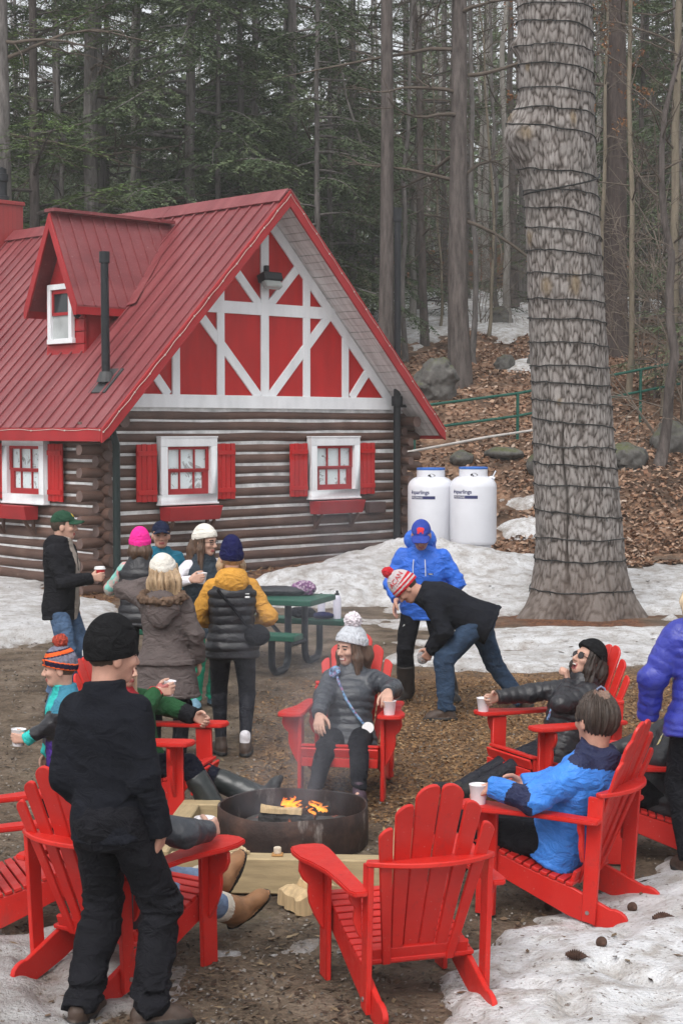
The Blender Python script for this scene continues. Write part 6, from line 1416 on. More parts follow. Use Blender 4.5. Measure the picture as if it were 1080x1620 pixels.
def bottle(c, lab, h=.24, r=.042):
    o = empty('water_bottle', c, 0, lab, 'bottle', 'white bottles on the bench'); q = MB(); q.lathe([(.001, 0), (r, 0), (r, h*.82), (r*.85, h*.93), (r*.5, h)], 20); q.build('body', M_BOT, o, smooth=True, sharp=40)
    q = MB(); q.lathe([(r*.55, h), (r*.55, h + .02), (r*.3, h + .025), (r*.3, h + .05), (.001, h + .05)], 14); q.build('cap', BLACKG, o, smooth=True, sharp=40); return o
bottle(on_tab(.60, .80, .462), 'white bottle on the far bench, the left of the two', .22); bottle(on_tab(.80, .76, .462), 'white bottle with a black cap on the far bench, the right of the two', .26, .044)
# blue and clear drinking bottle on the arm of the laughing woman's chair
c_ = chair_pt('laugh', (-.33, -.02, .592)); c_ = chair_pt('laugh', (-.335, -.08, .592))
o = empty('drinking_bottle', c_, 0, 'clear printed drinking bottle with a blue grey lid and carry loop', 'bottle')
m, nt, b = nmat('printed clear plastic'); N = NT(nt); c = N.ramp(N.voro(N.coord(), 30, out='Color'), [(0, (.05, .05, .06)), (.3, (.45, .46, .48)), (.7, (.55, .55, .58)), (.85, (.5, .4, .1)), (1, (.1, .06, .05))]); N.l(c, b.inputs['Base Color']); b.inputs['Roughness'].default_value = .25
q = MB(); q.lathe([(.001, 0), (.040, 0), (.042, .01), (.042, .15), (.038, .165)], 20); q.build('body', m, o, smooth=True, sharp=40)
q = MB(); q.lathe([(.043, .162), (.043, .195), (.03, .205), (.001, .207)], 20); q.tube([(-.03, 0, .20), (-.025, 0, .23), (0, 0, .245), (.025, 0, .23), (.03, 0, .20)], .007, 8); q.build('lid', M('blue grey plastic', (.18, .22, .33), .4), o, smooth=True, sharp=40)
# ---------------------------------------------------------------- propane tanks
M_TANK = M('white enamel tank', (.70, .71, .76), .32, .04, 3, .05, 12, spec=.5); M_BLUE = M('blue tank collar', (.04, .14, .45), .4)
m_txt = M('navy print', (.03, .035, .12), .5)
def tank(px, Y, label):
    x, y, _ = D(px, 800, Y); z = D(px, 866, Y)[2]
    o = empty('propane_tank', (x, y, z), 0, label, 'propane tank', 'white propane tanks by the cabin'); Rr = .385
    q = MB(); q.lathe([(.30, 0), (.30, .04), (Rr - .03, .06), (Rr, .12), (Rr, 1.00)] + [(Rr*math.cos(t)**.6, 1.00 + .20*math.sin(t)) for t in np.linspace(.1, math.pi/2 - .05, 9)] + [(.05, 1.205)], 48); q.build('body', M_TANK, o, smooth=True, sharp=50)
    q = MB(); q.lathe([(.235, 1.10), (.235, 1.30), (.228, 1.30), (.228, 1.10), (.235, 1.10)], 40); c = q.build('collar', M_TANK, o, smooth=True, sharp=50)
    q = MB(); q.lathe([(.237, 1.295), (.240, 1.30), (.240, 1.325), (.232, 1.332), (.224, 1.325), (.224, 1.298)], 40); q.build('rim', M_BLUE, c, smooth=True)
    a0 = math.atan2(-y, -x)
    def wrap(V, a, zc, r): return [((r + v[2])*math.cos(a + v[0]/r), (r + v[2])*math.sin(a + v[0]/r), zc + v[1]) for v in V]
    sl = [( .062*math.cos(t), .034*math.sin(t)*(1 - .35*abs(math.cos(t))), 0) for t in np.linspace(0, 2*math.pi, 20, endpoint=False)]
    q = MB(); q.add(wrap(sl, a0 + .05, 1.205 + .0, .2362), [tuple(range(20))]); q.build('hand_hole', BLACKG, c)
    for w in (-.25, .45):
        q = MB(); q.add(wrap([(-.05, -.008, 0), (.05, -.008, 0), (.05, .008, 0), (-.05, .008, 0)], a0 + w, 1.12, .2365), [(0, 1, 2, 3)]); q.build('slot', BLACKG, c)
    q = MB(); q.tube([(.06, -.05, 1.2), (.06, -.05, 1.27)], .03, 10); q.tube([(.03, -.02, 1.26), (.12, -.08, 1.26)], .012, 8); q.build('valve', M('brass', (.35, .25, .1), .4, metal=.8), o, smooth=True)
    def word(body, size, a, zc, mat, r=Rr + .0015, bold=0.0):
        cu = bpy.data.curves.new('t', 'FONT'); cu.body = body; cu.size = size; cu.offset = bold; ob = bpy.data.objects.new('t', cu); me = bpy.data.meshes.new_from_object(ob); bpy.data.objects.remove(ob)
        return mesh_obj('lettering', wrap([(v.co[0], v.co[1], .0015) for v in me.vertices], a, zc, r), [tuple(f.vertices) for f in me.polygons], mat, o, smooth=False)
    a1 = a0 - .95; word('sparlings', .088, a1 + .10, .905, m_txt, bold=.002)
    q = MB(); n = 14; s_ = [(.44*k/n, yy, 0) for k in range(n + 1) for yy in (-.026, .026)]; q.add(wrap(s_, a1, .845, Rr + .001), [(2*k, 2*k + 2, 2*k + 3, 2*k + 1) for k in range(n)]); q.build('label_strip', m_txt, o)
    word('PROPANE', .05, a1 + .03, .828, M_LID, Rr + .0018)
    q = MB(); q.add(wrap([(-.02, 0, 0), (0, -.03, 0), (.024, .01, 0), (.006, .05, 0)], a1 + .03, .925, Rr + .0015), [(0, 1, 2, 3)]); q.build('logo', m_txt, o); return o
t1 = tank(681, 27.3, 'white propane tank nearer the cabin, the left of the pair'); t2 = tank(748, 27.0, 'white propane tank nearer the hillside, the right of the pair, with a valve lever')
q = MB(); q.tube([(.2, -.1, 1.13), (.30, -.1, 1.16), (.34, -.1, 1.14)], .03, 8); q.tube([(.31, -.1, 1.16), (.36, -.1, 1.27)], .012, 8); q.build('lever', M_TANK, t2, smooth=True)
# ---------------------------------------------------------------- green railing up the slope
M_RAIL = M('green painted rail', (.010, .085, .062), .45, .2, 8)
RLP = [(655, 720, 32.6), (818, 697, 33.4), (1012, 657, 34.6), (1200, 618, 35.8), (1390, 585, 37.0)]
pb = [D(*q) for q in RLP]
rl = empty('green_railing', pb[0], 0, 'green metal handrail with two rails running up the leafy slope', 'railing'); b0 = np.array(pb[0])
for q_ in pb: q = MB(); a_ = np.array(q_) - b0; q.tube([tuple(a_ + (0, 0, -.35)), tuple(a_ + (0, 0, .98))], .032, 8); q.build('post', M_RAIL, rl, smooth=True)
for hgt in (.96, .50):
    q = MB(); q.tube([tuple(np.array(a) - b0 + (0, 0, hgt)) for a in pb], .028, 8); q.build('rail', M_RAIL, rl, smooth=True)
q = MB(); P0, P1 = D(640, 716, 32.0), D(900, 672, 33.0); q.tube([P0, tuple((np.array(P0) + P1)/2 + (0, 0, .03)), P1], [.026, .026, .022], 10); tag(q.build('fallen_pole', M('peeled white pole', (.45, .43, .41), .8, .2, 6), None, smooth=True), 'pale peeled pole lying on the slope below the green railing', 'pole')
# ---------------------------------------------------------------- rocks
m, nt, b = nmat('mossy granite'); N = NT(nt); v = N.coord(); c = N.ramp(N.noise(v, 4, 7, .65), [(.3, (.045, .042, .038)), (.55, (.11, .105, .098)), (.75, (.19, .185, .172))])
gm = N.n('ShaderNodeNewGeometry'); sn = N.n('ShaderNodeSeparateXYZ'); N.l(gm.outputs['Normal'], sn.inputs[0]); mo = N.math('MULTIPLY', N.ramp(sn.outputs[2], [(.35, 0.0), (.8, 1.0)]), N.ramp(N.noise(v, 3, 6, .7), [(.42, 0.0), (.6, .9)])); c = N.mix(mo, c, (.075, .085, .025)); N.l(c, b.inputs['Base Color']); b.inputs['Roughness'].default_value = .9; N.bump(N.noise(v, 14, 7, .7), .7, .03, b); M_ROCK = m
def rock(px, py, Y, w, h, label, seed=1):
    x, y, _ = D(px, py, Y); z = zt(x, y); r = (w/2, w*.42, h*.75)
    def f(P): return ell(P, (0, 0, 0), r) + .62*min(r)*fbm(P[:, 0]*1.9/w, P[:, 1]*1.6/w, P[:, 2]*1.6/w, 2, seed) + .22*min(r)*fbm(P[:, 0]*6/w, P[:, 1]*6/w, P[:, 2]*6/w, 3, seed + 5) - .0
    o = mesh_field('boulder', f, -np.array(r)*1.35, np.array(r)*1.35, w/38, M_ROCK); o.location = (x, y, z + h*.25); o.rotation_euler = (0, 0, seed*1.3); return tag(o, label, 'boulder', 'boulders on the slope')
rock(690, 640, 36, .95, .85, 'big grey boulder just above the cabin eave at the foot of the dark trunk', 2); rock(790, 512, 47, .8, .55, 'rounded boulder lying in the patch of snow high on the slope', 3)
rock(905, 692, 31.5, 1.6, .5, 'long mossy boulder right of the big wrapped pine', 5); rock(990, 692, 31.8, .9, .4, 'dark mossy boulder behind the young tree at the right', 7); rock(1062, 655, 33, .9, .5, 'mossy boulder at the right edge under the railing', 8)
rock(795, 705, 32.3, .9, .2, 'flat dark rock under the railing left of the big pine', 9); rock(730, 725, 32.0, .6, .2, 'small mossy rock above the propane tanks', 11); rock(852, 575, 39, .6, .4, 'small grey boulder beside the big pine, below the snow', 12); rock(700, 790, 29.2, .55, .35, 'small rock behind the propane tanks', 13)
rock(800, 585, 39, .55, .35, 'small green mossed rock in the leaves left of the big pine', 15)
# pine cones on the snow
m_cone = M('pine cone', (.075, .04, .028), .8, .4, 40, .8, 60)
def cone_(px, py, L, a, label):
    x, y, _ = G(px, py, .12); q = MB(); n = 11; pr_ = []
    for i in range(n): t = i/(n - 1); w = .028*math.sin(math.pi*min(1, t*.85 + .12)); pr_ += [(w, L*(t - .5)), (w*.62, L*(t - .5) + L*.05)]
    q.lathe([(max(.001, a_), b_) for a_, b_ in pr_], 12); o = q.build('pine_cone', m_cone, None, smooth=True, sharp=30)
    st_ = float(snow_t(np.array([x]), np.array([y]))[0][0]); o.location = (x, y, zt(x, y) + max(st_, 0) + .022); o.rotation_euler = (R(90), 0, R(a)); return tag(o, label, 'pine cone', 'pine cones on the snow')
cone_(911, 1525, .10, 70, 'large dark pine cone in the middle of the front right snow'); cone_(951, 1505, .06, 20, 'small pine cone right of the large one on the snow'); cone_(1048, 1447, .11, 100, 'pine cone near the right edge behind the front right snow'); cone_(1000, 1425, .06, 30, 'pine cone beside the rear foot of the chair of the man in blue'); cone_(868, 1405, .05, 60, 'pine cone under the chair of the man in blue')
# ---------------------------------------------------------------- forest
def leafmat(name, lo, mid, hi, rough=.65):
    m, nt, b = nmat(name); N = NT(nt); v = N.coord(); oi = N.n('ShaderNodeObjectInfo')
    c = N.ramp(N.noise(v, .9, 4, .6), [(.3, lo), (.5, mid), (.72, hi)]); f = N.ramp(N.noise(v, 23, 2), [(.3, .65), (.7, 1.3)]); c = N.mix(1.0, c, f, 'MULTIPLY')
    hv = N.n('ShaderNodeHueSaturation'); N.l(N.math('ADD', .75, N.math('MULTIPLY', oi.outputs['Random'], .55)), hv.inputs['Value']); N.l(c, hv.inputs['Color'])
    N.l(hv.outputs[0], b.inputs['Base Color']); b.inputs['Roughness'].default_value = rough; b.inputs['Specular IOR Level'].default_value = .2; return m
M_HEM = leafmat('dark hemlock needles', (.055, .082, .042), (.10, .135, .068), (.16, .19, .10)); M_PINEN = leafmat('pine needles', (.05, .09, .03), (.09, .14, .045), (.15, .20, .065)); M_DEAD = leafmat('dry beech leaves', (.12, .05, .02), (.22, .095, .04), (.32, .17, .08))
def barkmat(name, lo, hi, sc=5):
    m, nt, b = nmat(name); N = NT(nt); v = N.coord((1, 1, .18)); c = N.ramp(N.noise(v, sc*2.2, 7, .68), [(.32, lo), (.68, hi)]); c = N.mix(N.ramp(N.noise(N.coord((1, 1, .5)), 1.1, 4), [(.5, 0.0), (.75, .4)]), c, tuple(.5*(a + b_) + .03 for a, b_ in zip(lo, hi)))
    N.l(c, b.inputs['Base Color']); b.inputs['Roughness'].default_value = .9; b.inputs['Specular IOR Level'].default_value = .1; N.bump(N.noise(v, sc*6, 6, .7), .9, .04, b); return m
M_BDARK = barkmat('dark furrowed bark', (.05, .042, .039), (.165, .14, .13)); M_BGREY = barkmat('grey bark', (.07, .064, .06), (.23, .21, .2)); M_BTAN = barkmat('tan smooth bark', (.13, .11, .08), (.27, .23, .175), 3); M_BRED = barkmat('reddish bark', (.040, .031, .029), (.12, .092, .083)); M_BPALE = barkmat('pale bark', (.17, .155, .14), (.36, .34, .31)); M_TWIG = M('grey brown twigs', (.105, .085, .07), .9, .25, 3, spec=.1)
class TubeAcc:                                # many tubes in one numpy mesh
    def __init__(s): s.V, s.F, s.n = [], [], 0
    def tube(s, P, rad, k=5):
        P = np.asarray(P, float); n = len(P); d = np.gradient(P, axis=0); d /= np.maximum(np.linalg.norm(d, axis=1), 1e-9)[:, None]
        ref = np.array((0, 0, 1.)) if abs(d[0, 2]) < .9 else np.array((1., 0, 0)); x = np.cross(d, ref); x /= np.maximum(np.linalg.norm(x, axis=1), 1e-9)[:, None]; y = np.cross(d, x)
        a = np.arange(k)*2*np.pi/k; V = P[:, None] + (x[:, None]*np.cos(a)[None, :, None] + y[:, None]*np.sin(a)[None, :, None])*np.asarray(rad)[:, None, None]
        i = (np.arange(n - 1)*k)[:, None]; j = np.arange(k)[None]; jn = (j + 1) % k
        s.F.append((np.stack((i + j, i + jn, i + k + jn, i + k + j), -1)).reshape(-1, 4) + s.n); s.V.append(V.reshape(-1, 3)); s.n += n*k
    def obj(s, name, mat, parent=None): return mesh_obj(name, np.concatenate(s.V), np.concatenate(s.F), mat, parent)
def trunk_curve(h, r, rg, bend=.03, n=16, flare=.35):
    t = np.linspace(0, 1, n)**1.15; off = np.cumsum(rg.normal(0, bend, (n, 2)), 0); off -= off[0]; z = -.5 + t*(h + .5)
    P = np.stack((off[:, 0], off[:, 1], z), 1); rad = r*(1 - .72*t) + r*flare*np.exp(-np.maximum(z, 0)/(.8*r/.25 + .1)) + .004; return P, rad
def fine_trunk(acc, P, rad, k, rg, rough=.05):
    t = np.linspace(0, len(P) - 1, len(P)*4); Q = np.stack([np.interp(t, np.arange(len(P)), P[:, i]) for i in range(3)], 1); rr_ = np.interp(t, np.arange(len(P)), rad)
    i0 = acc.n; acc.tube(Q, rr_, k); V = acc.V[-1].reshape(len(Q), k, 3); a = np.arange(k)
    nz = 1 + rough*vnoise(np.cos(a*2*np.pi/k)[None]*2.2 + 0*Q[:, :1], np.sin(a*2*np.pi/k)[None]*2.2 + 0*Q[:, :1], Q[:, 2:]*.7, int(rg.integers(99))) + rough*.8*vnoise(a[None]*1.9, 0*a[None], Q[:, 2:]*1.5, 3)
    acc.V[-1] = (Q[:, None] + (V - Q[:, None])*nz[..., None]).reshape(-1, 3)
def branch(acc, p, d, L, r, rg, lev, up=.0, n=7, tw=6, tips=None):
    P = np.array(limb_pts(p, d, L, n, -up, .13, rg)); t = np.linspace(0, 1, len(P)); acc.tube(P, r*(1 - .85*t) + .0025, 5 if r > .02 else 4)
    if tips is not None: tips.append(P[-1])
    if lev <= 0: return
    for q in range(tw):
        u = rg.uniform(.25, .97); i = int(u*(len(P) - 1)); dd = nrm(P[min(i + 1, len(P) - 1)] - P[max(i - 1, 0)]); s = nrm(np.cross(dd, rg.normal(0, 1, 3))); nd = nrm(dd*.75 + s*.75 + np.array((0, 0, up*2)))
        branch(acc, P[i], nd, L*rg.uniform(.28, .5)*(1.15 - u*.5), max(.003, r*.42*(1 - u*.5)), rg, lev - 1, up, 5, max(2, tw - 2), tips)
def bare_tree(name, h, r, seed, mat, nb=16, z0=.25, lev=2, bl=.16, up=.05, bend=.05, dead=False, k=9, root=None):
    rg = np.random.default_rng(seed); P, rad = trunk_curve(h, r, rg, bend); root = root or empty(name)
    a = TubeAcc(); fine_trunk(a, P, rad, k, rg); a.obj('trunk', mat, root)
    a = TubeAcc()
    for q in range(nb):
        z = h*(z0 + (1 - z0)*((q + rg.uniform(0, 1))/nb)); p = np.array([np.interp(z, P[:, 2], P[:, i]) for i in range(3)]); an = rg.uniform(0, 2*np.pi); rr_ = np.interp(z, P[:, 2], rad)
        branch(a, p, (math.cos(an), math.sin(an), rg.uniform(-.15, .25) if dead else rg.uniform(.1, .8)), h*bl*rg.uniform(.5, 1.3), min(.05, rr_*.3), rg, lev, -.03 if dead else up, 7, 5)
    a.obj('crown', M_TWIG, root); return root
class Quads:
    def __init__(s): s.V = []
    def add(s, c, d, side, L, w):             # centre line from c along d, width along side
        c, d, side = [np.asarray(x) for x in (c, d, side)]; L = np.asarray(L)[..., None]; w = np.asarray(w)[..., None]
        s.V.append(np.stack((c - side*w*.35, c + d*L*.55 - side*w, c + d*L, c + d*L*.55 + side*w), 1))
    def obj(s, name, mat, parent=None): V = np.concatenate(s.V).reshape(-1, 3); return mesh_obj(name, V, np.arange(len(V)).reshape(-1, 4), mat, parent, smooth=False)
def unit(a): return a/np.maximum(np.linalg.norm(a, axis=-1, keepdims=True), 1e-9)
def bough(qd, acc, p, an, L, droop, rg, elev, el=.085, ew=.013, gap=.055, inner=.25):
    n = 9; d = np.array((math.cos(an)*math.cos(elev), math.sin(an)*math.cos(elev), math.sin(elev))); P = np.array(limb_pts(p, d, L, n, droop, .05, rg)); acc.tube(P, np.linspace(.016*L**.8 + .004, .003, len(P)), 4)
    u = np.arange(inner, 1.0, .075/L*1.15); u = u + rg.uniform(-.01, .01, len(u)); u = np.clip(u, 0, .999)
    ix = u*n; i0 = ix.astype(int); B = P[i0] + (P[i0 + 1] - P[i0])*(ix - i0)[:, None]; tg = unit(P[i0 + 1] - P[i0]); side = unit(np.cross(tg, np.array((0, 0, 1.))))
    sg = np.where(np.arange(len(u)) % 2 == 0, 1, -1); TL = (L*.36*np.sin(np.pi*np.clip(u*.82 + .14, 0, 1)) + .08)*rg.uniform(.55, 1.15, len(u))
    dirs = unit(tg*.65 + side*sg[:, None]*.9 + np.array((0, 0, -.10))[None] + rg.normal(0, .10, (len(u), 3)))
    for b_, dr, tl in zip(B, dirs, TL):
        m_ = max(2, int(tl/gap)); t = (np.arange(m_) + .5)/m_*tl; c = b_ + dr[None]*t[:, None] + np.array((0, 0, -.22))*(t[:, None]**2)/max(tl, .2)
        sd = unit(np.cross(dr, (0, 0, 1.)))
        for s in (-1, 1):
            dd = unit(dr*.72 + sd*s*.72 + rg.normal(0, .17, (m_, 3)) + np.array((0, 0, -.12))); sv = unit(np.cross(dd, rg.normal(0, .5, (m_, 3)) + np.array((0, 0, 1.)))); qd.add(c, dd, sv, el*rg.uniform(.7, 1.3, m_), ew*rg.uniform(.8, 1.3, m_))
def conifer(name, h, r, seed, mat, bark, nb=62, z0=.08, Lm=3.0, droop=.07, root=None, el=.115, ew=.018, gap=.052, elev=(-.12, .3), top=1.0):
    rg = np.random.default_rng(seed); P, rad = trunk_curve(h, r, rg, .02); root = root or empty(name)
    a = TubeAcc(); fine_trunk(a, P, rad, 8, rg); q = Quads()
    for k in range(nb):
        t = (k + rg.uniform(0, 1))/nb; z = h*(z0 + (top - z0)*t); p = np.array([np.interp(z, P[:, 2], P[:, i]) for i in range(3)]); L = (Lm*(1 - t)**.75 + .5)*rg.uniform(.6, 1.15)
        bough(q, a, p, rg.uniform(0, 2*np.pi), L, droop*rg.uniform(.6, 1.5), rg, rg.uniform(*elev), el, ew, gap)
    a.obj('trunk', bark, root); q.obj('crown', mat, root); return root
def put(o, px, Y, rz=0, sc=1.0, label=None, cat='tree', group=None, dz=0):
    x = D(px, 600, Y)[0]; o.location = (x, Y, zt(x, Y) + dz); o.rotation_euler = (0, 0, rz); o.scale = (sc,)*3; return tag(o, label, cat, group)
def clone(proto):
    c = proto.copy(); COL.objects.link(c)
    for ch in KID[proto.name]: k = ch.copy(); COL.objects.link(k); k.parent = c
    for key in list(c.keys()):
        if key in ('label', 'group'): del c[key]
    return c
KID = {}
def reg(o): KID[o.name] = kids(o); return o
# trunks one can tell apart: (x in photo, distance, trunk half width in photo px, kind...)
def trunk_tree(px, Y, wpx, h, seed, mat, label, lean=0.0, **k):
    r = wpx/2/FPX*Y; o = bare_tree('bare_tree', h, r*.92, seed, mat, **k); put(o, px, Y, 0, 1.0, label); o.rotation_euler = (0, R(lean), 0); return o
trunk_tree(8, 36, 40, 20, 1, M_BGREY, 'thick grey trunk at the top left corner behind the chimney', nb=16, z0=.3, k=16, bend=.02, lev=1, dead=True)
trunk_tree(140, 39, 30, 21, 2, M_BGREY, 'grey twin trunk with dead limbs left of the dormer peak, the left of the two', nb=20, z0=.2, k=14, bend=.05, dead=True, lev=2)
trunk_tree(170, 40, 27, 21, 3, M_BGREY, 'grey twin trunk above the dormer roof, the right of the two', nb=14, z0=.25, k=14, bend=.06, dead=True, lev=1)
trunk_tree(462, 41, 19, 20, 5, M_BGREY, 'slim mossy grey trunk standing straight behind the roof peak', nb=14, z0=.3, k=12, bend=.03, lev=2, dead=True)
trunk_tree(612, 37, 26, 22, 6, M_BDARK, 'straight dark trunk just left of the tall black stove pipe', nb=7, z0=.55, k=16, bend=.012, lev=1, dead=True)
trunk_tree(672, 43, 14, 18, 7, M_BDARK, 'thin dark crooked trunk between the stove pipe and the broad dark trunk', nb=34, z0=.12, k=10, bend=.06, lev=2, dead=True, lean=-1.2)
trunk_tree(727, 37, 35, 22, 8, M_BDARK, 'broad dark trunk with dead side limbs behind the propane tanks', nb=34, z0=.16, k=18, bend=.014, lev=2, dead=True, bl=.17)
trunk_tree(752, 39.5, 10, 15, 9, M_BGREY, 'thin grey sapling close beside the broad dark trunk', nb=20, z0=.15, k=8, lev=2)
trunk_tree(971, 41, 42, 22, 10, M_BRED, 'thick dark reddish trunk right behind the big wrapped pine', nb=14, z0=.2, k=18, bend=.012, lev=1, dead=True)
trunk_tree(993, 36, 10, 17, 12, M_BTAN, 'thin tan trunk in front of the reddish trunk', nb=18, z0=.12, k=10, bend=.03, lev=2, up=.03)
trunk_tree(1050, 35, 16, 18, 13, M_BTAN, 'tan curving trunk at the right edge', nb=16, z0=.2, k=12, bend=.05, lev=2, up=.03)
trunk_tree(836, 55, 40, 22, 14, M_BGREY, 'grey trunk half hidden behind the left side of the big wrapped pine', nb=5, z0=.5, k=14, bend=.02, lev=1)
trunk_tree(767, 58, 15, 11, 15, M_BPALE, 'pale broken snag standing left of the big wrapped pine', nb=3, z0=.5, k=10, bend=.02, lev=0)
o = bare_tree('bare_tree', 9, .11, 16, M_BDARK, nb=14, z0=.35, k=10, bend=.10, lev=2, bl=.22); put(o, 1046, 31.5, 1.0, 1, 'young dark tree with a crooked base at the right, on the leafy bank'); o.rotation_euler = (0, R(3), 1.0)
# the boughs that hang in front of the roofline
cprot = [reg(conifer('hemlock_tree', 19, .135, 100, M_HEM, M_BGREY, 96, .08, 3.4)), reg(conifer('hemlock_tree', 17, .11, 101, M_HEM, M_BGREY, 84, .06, 3.0)), reg(conifer('hemlock_tree', 15, .09, 102, M_HEM, M_BGREY, 72, .05, 2.6))]
pprot = [reg(conifer('white_pine_tree', 20, .15, 110, M_PINEN, M_BDARK, 46, .28, 3.4, .0, el=.16, ew=.012, gap=.075, elev=(-.1, .4)))]
CON = [(298, 39, 0, 'dark hemlock with a reddish trunk rising behind the dormer and main roof ridge'), (385, 41.5, 1, 'dense dark hemlock behind the highest part of the roof'), (225, 43, 1, 'dark hemlock behind the dormer, left of the reddish one'), (520, 44, 2, 'hemlock rising behind the right rake of the gable'), (560, 47, 1, 'hemlock left of the straight dark trunk'), (450, 50, 0, None), (340, 52, 0, None), (90, 43, 1, None), (345, 39.5, 2, 'low hemlock close behind the roof between the reddish one and the dense one'), (500, 39, 2, 'low hemlock close behind the gable peak'), (175, 46, 1, None), (410, 46, 0, None), (1075, 58, 0, None), (150, 56, 0, None), (30, 52, 2, None), (590, 56, 2, None), (255, 60, 2, None), (520, 62, 2, None), (640, 62, 2, None), (880, 60, 2, None), (1020, 50, 1, 'green hemlock behind the tan trunks at the right edge'), (1090, 44, 0, None), (950, 66, 0, None), (1060, 70, 1, None), (700, 70, 2, None), (-60, 44, 0, None), (-120, 55, 1, None), (1180, 56, 1, None), (150, 70, 2, None)]
used = set(); rgp = np.random.default_rng(77)
for (px, Y, k, lab) in CON:
    o = cprot[k] if k not in used else clone(cprot[k]); used.add(k)
    put(o, px, Y, rgp.uniform(0, 6), rgp.uniform(.9, 1.12), lab or ('dark hemlock deep in the wood behind the front row of trunks'), 'tree', 'hemlocks in the wood')
first = True
for (px, Y, lab) in [(55, 37.5, 'white pine with bright green boughs at the upper left in front of the grey trunks'), (-70, 38, 'white pine whose boughs reach in from the left edge'), (560, 72, None), (740, 74, None), (1130, 48, None), (660, 52, 'yellow green pine beyond the thin crooked trunk')]:
    o = pprot[0] if first else clone(pprot[0]); first = False; put(o, px, Y, rgp.uniform(0, 6), rgp.uniform(.85, 1.05), lab or 'white pine deep in the wood', 'tree', 'white pines in the wood')
# small understorey hemlocks
sap = reg(conifer('hemlock_sapling', 3.0, .03, 120, M_HEM, M_BDARK, 30, .1, .9, .05, el=.07, ew=.012, gap=.04)); sfirst = True
for (px, Y, s, lab) in [(1035, 36, .9, 'small green hemlock sapling among the bare twigs at the right'), (1085, 35, 1.1, 'small hemlock sapling cut by the right edge'), (800, 50, 1.3, 'small hemlock sapling by the orange fence left of the big pine'), (700, 49, 1.2, 'small hemlock sapling between the thin trunk and the broad dark trunk'), (588, 50, 1.5, 'small hemlock sapling by the fence left of the straight dark trunk'), (985, 44, .8, 'small hemlock sapling behind the tan trunk')]:
    o = sap if sfirst else clone(sap); sfirst = False; put(o, px, Y, rgp.uniform(0, 6), s, lab, 'sapling', 'hemlock saplings')
# bare saplings between the trunks, and further trunks behind
bprot = [reg(bare_tree('bare_sapling', 9, .045, 130, M_BTAN, 20, .15, 2, .2, .04, .05)), reg(bare_tree('bare_sapling', 12, .07, 131, M_BGREY, 20, .2, 2, .16, .04, .05)), reg(bare_tree('bare_sapling', 15, .11, 132, M_BDARK, 18, .25, 2, .14, .0, .04, True)), reg(bare_tree('bare_sapling', 14, .09, 133, M_BPALE, 14, .3, 2, .15, .05, .04))]
bl_ = ['thin tan bare sapling among many in the wood', 'slim grey bare tree among many in the wood', 'slim dark trunk with dead twigs among many in the wood', 'slim pale trunk among many in the wood']
bused = set()
spots = [(695, 46, 0), (640, 40, 1), (655, 48, 3), (770, 44, 0), (785, 50, 1), (800, 47, 3), (815, 53, 2), (706, 55, 2), (740, 56, 1), (690, 62, 3), (720, 66, 2), (755, 64, 3), (778, 68, 3), (808, 66, 2), (630, 58, 2), (600, 63, 3), (575, 52, 0), (545, 58, 2), (215, 42, 3), (100, 42, 1), (925, 48, 1), (940, 54, 3), (960, 60, 2), (1000, 46, 2), (1015, 57, 3), (1030, 62, 2), (1045, 50, 1), (1070, 55, 3), (1078, 42, 1), (1100, 38, 0), (900, 70, 2), (985, 72, 3), (1010, 78, 2), (860, 75, 3), (645, 75, 2), (675, 80, 3), (530, 80, 2), (-40, 60, 2), (1120, 62, 2), (1150, 44, 2), (1200, 50, 3), (620, 84, 3), (735, 86, 2), (770, 88, 2), (820, 84, 3), (950, 86, 2), (1055, 88, 3)]
for (px, Y, k) in spots:
    o = bprot[k] if k not in bused else clone(bprot[k]); bused.add(k); put(o, px, Y, rgp.uniform(0, 6), rgp.uniform(.85, 1.25), bl_[k], 'tree', ['thin tan saplings', 'slim grey trees', 'slim dark trunks', 'slim pale trunks'][k])
# bare bushes with arching twigs, some with dry leaves
def bush(seed, n, L, leaf=0):
    rg = np.random.default_rng(seed); root = empty('bare_bush'); a = TubeAcc(); tips = []
    for q in range(n): an = rg.uniform(0, 6.28); branch(a, (rg.normal(0, .12), rg.normal(0, .12), -.1), (math.cos(an)*.5, math.sin(an)*.5, 1), L*rg.uniform(.6, 1.15), .014, rg, 2, -.045, 9, 7, tips)
    a.obj('twigs', M('pale grey twigs', (.17, .14, .115), .9, .25, 3, spec=.1), root)
    if leaf:
        T_ = np.array(tips); ii = rg.integers(0, len(T_), leaf); c = T_[ii] + rg.normal(0, .07, (leaf, 3)); d = unit(rg.normal(0, 1, (leaf, 3)) + np.array((0, 0, -.6))); s = unit(np.cross(d, rg.normal(0, 1, (leaf, 3)))); q = Quads(); q.add(c, d, s, rg.uniform(.05, .09, leaf), rg.uniform(.014, .024, leaf)); q.obj('leaves', M_DEAD, root)
    return reg(root)
bu = [bush(140, 9, 4.2), bush(141, 7, 3.4, 260)]
for i, (px, Y, k, s, lab) in enumerate([(1075, 33.5, 0, 1.3, 'bare bush with long pale arching twigs at the right edge, above the railing'), (1010, 38, 0, 1.1, 'bare bush with fine twigs between the tan trunks'), (1105, 37, 0, 1.5, 'tall bare bush just cut by the right edge'), (960, 50, 1, 1.2, 'bush with dry orange leaves behind the reddish trunk'), (800, 56, 1, 1.0, 'bush with a few dry orange leaves near the fence left of the big pine'), (690, 54, 1, 1.0, 'bush with dry leaves beyond the thin crooked trunk'), (760, 47, 0, .8, 'small bare bush left of the big pine')]):
    o = bu[k] if i in (0, 3) else clone(bu[k]); put(o, px, Y, i*1.3, s, lab, 'bush', 'bare bushes in the wood')
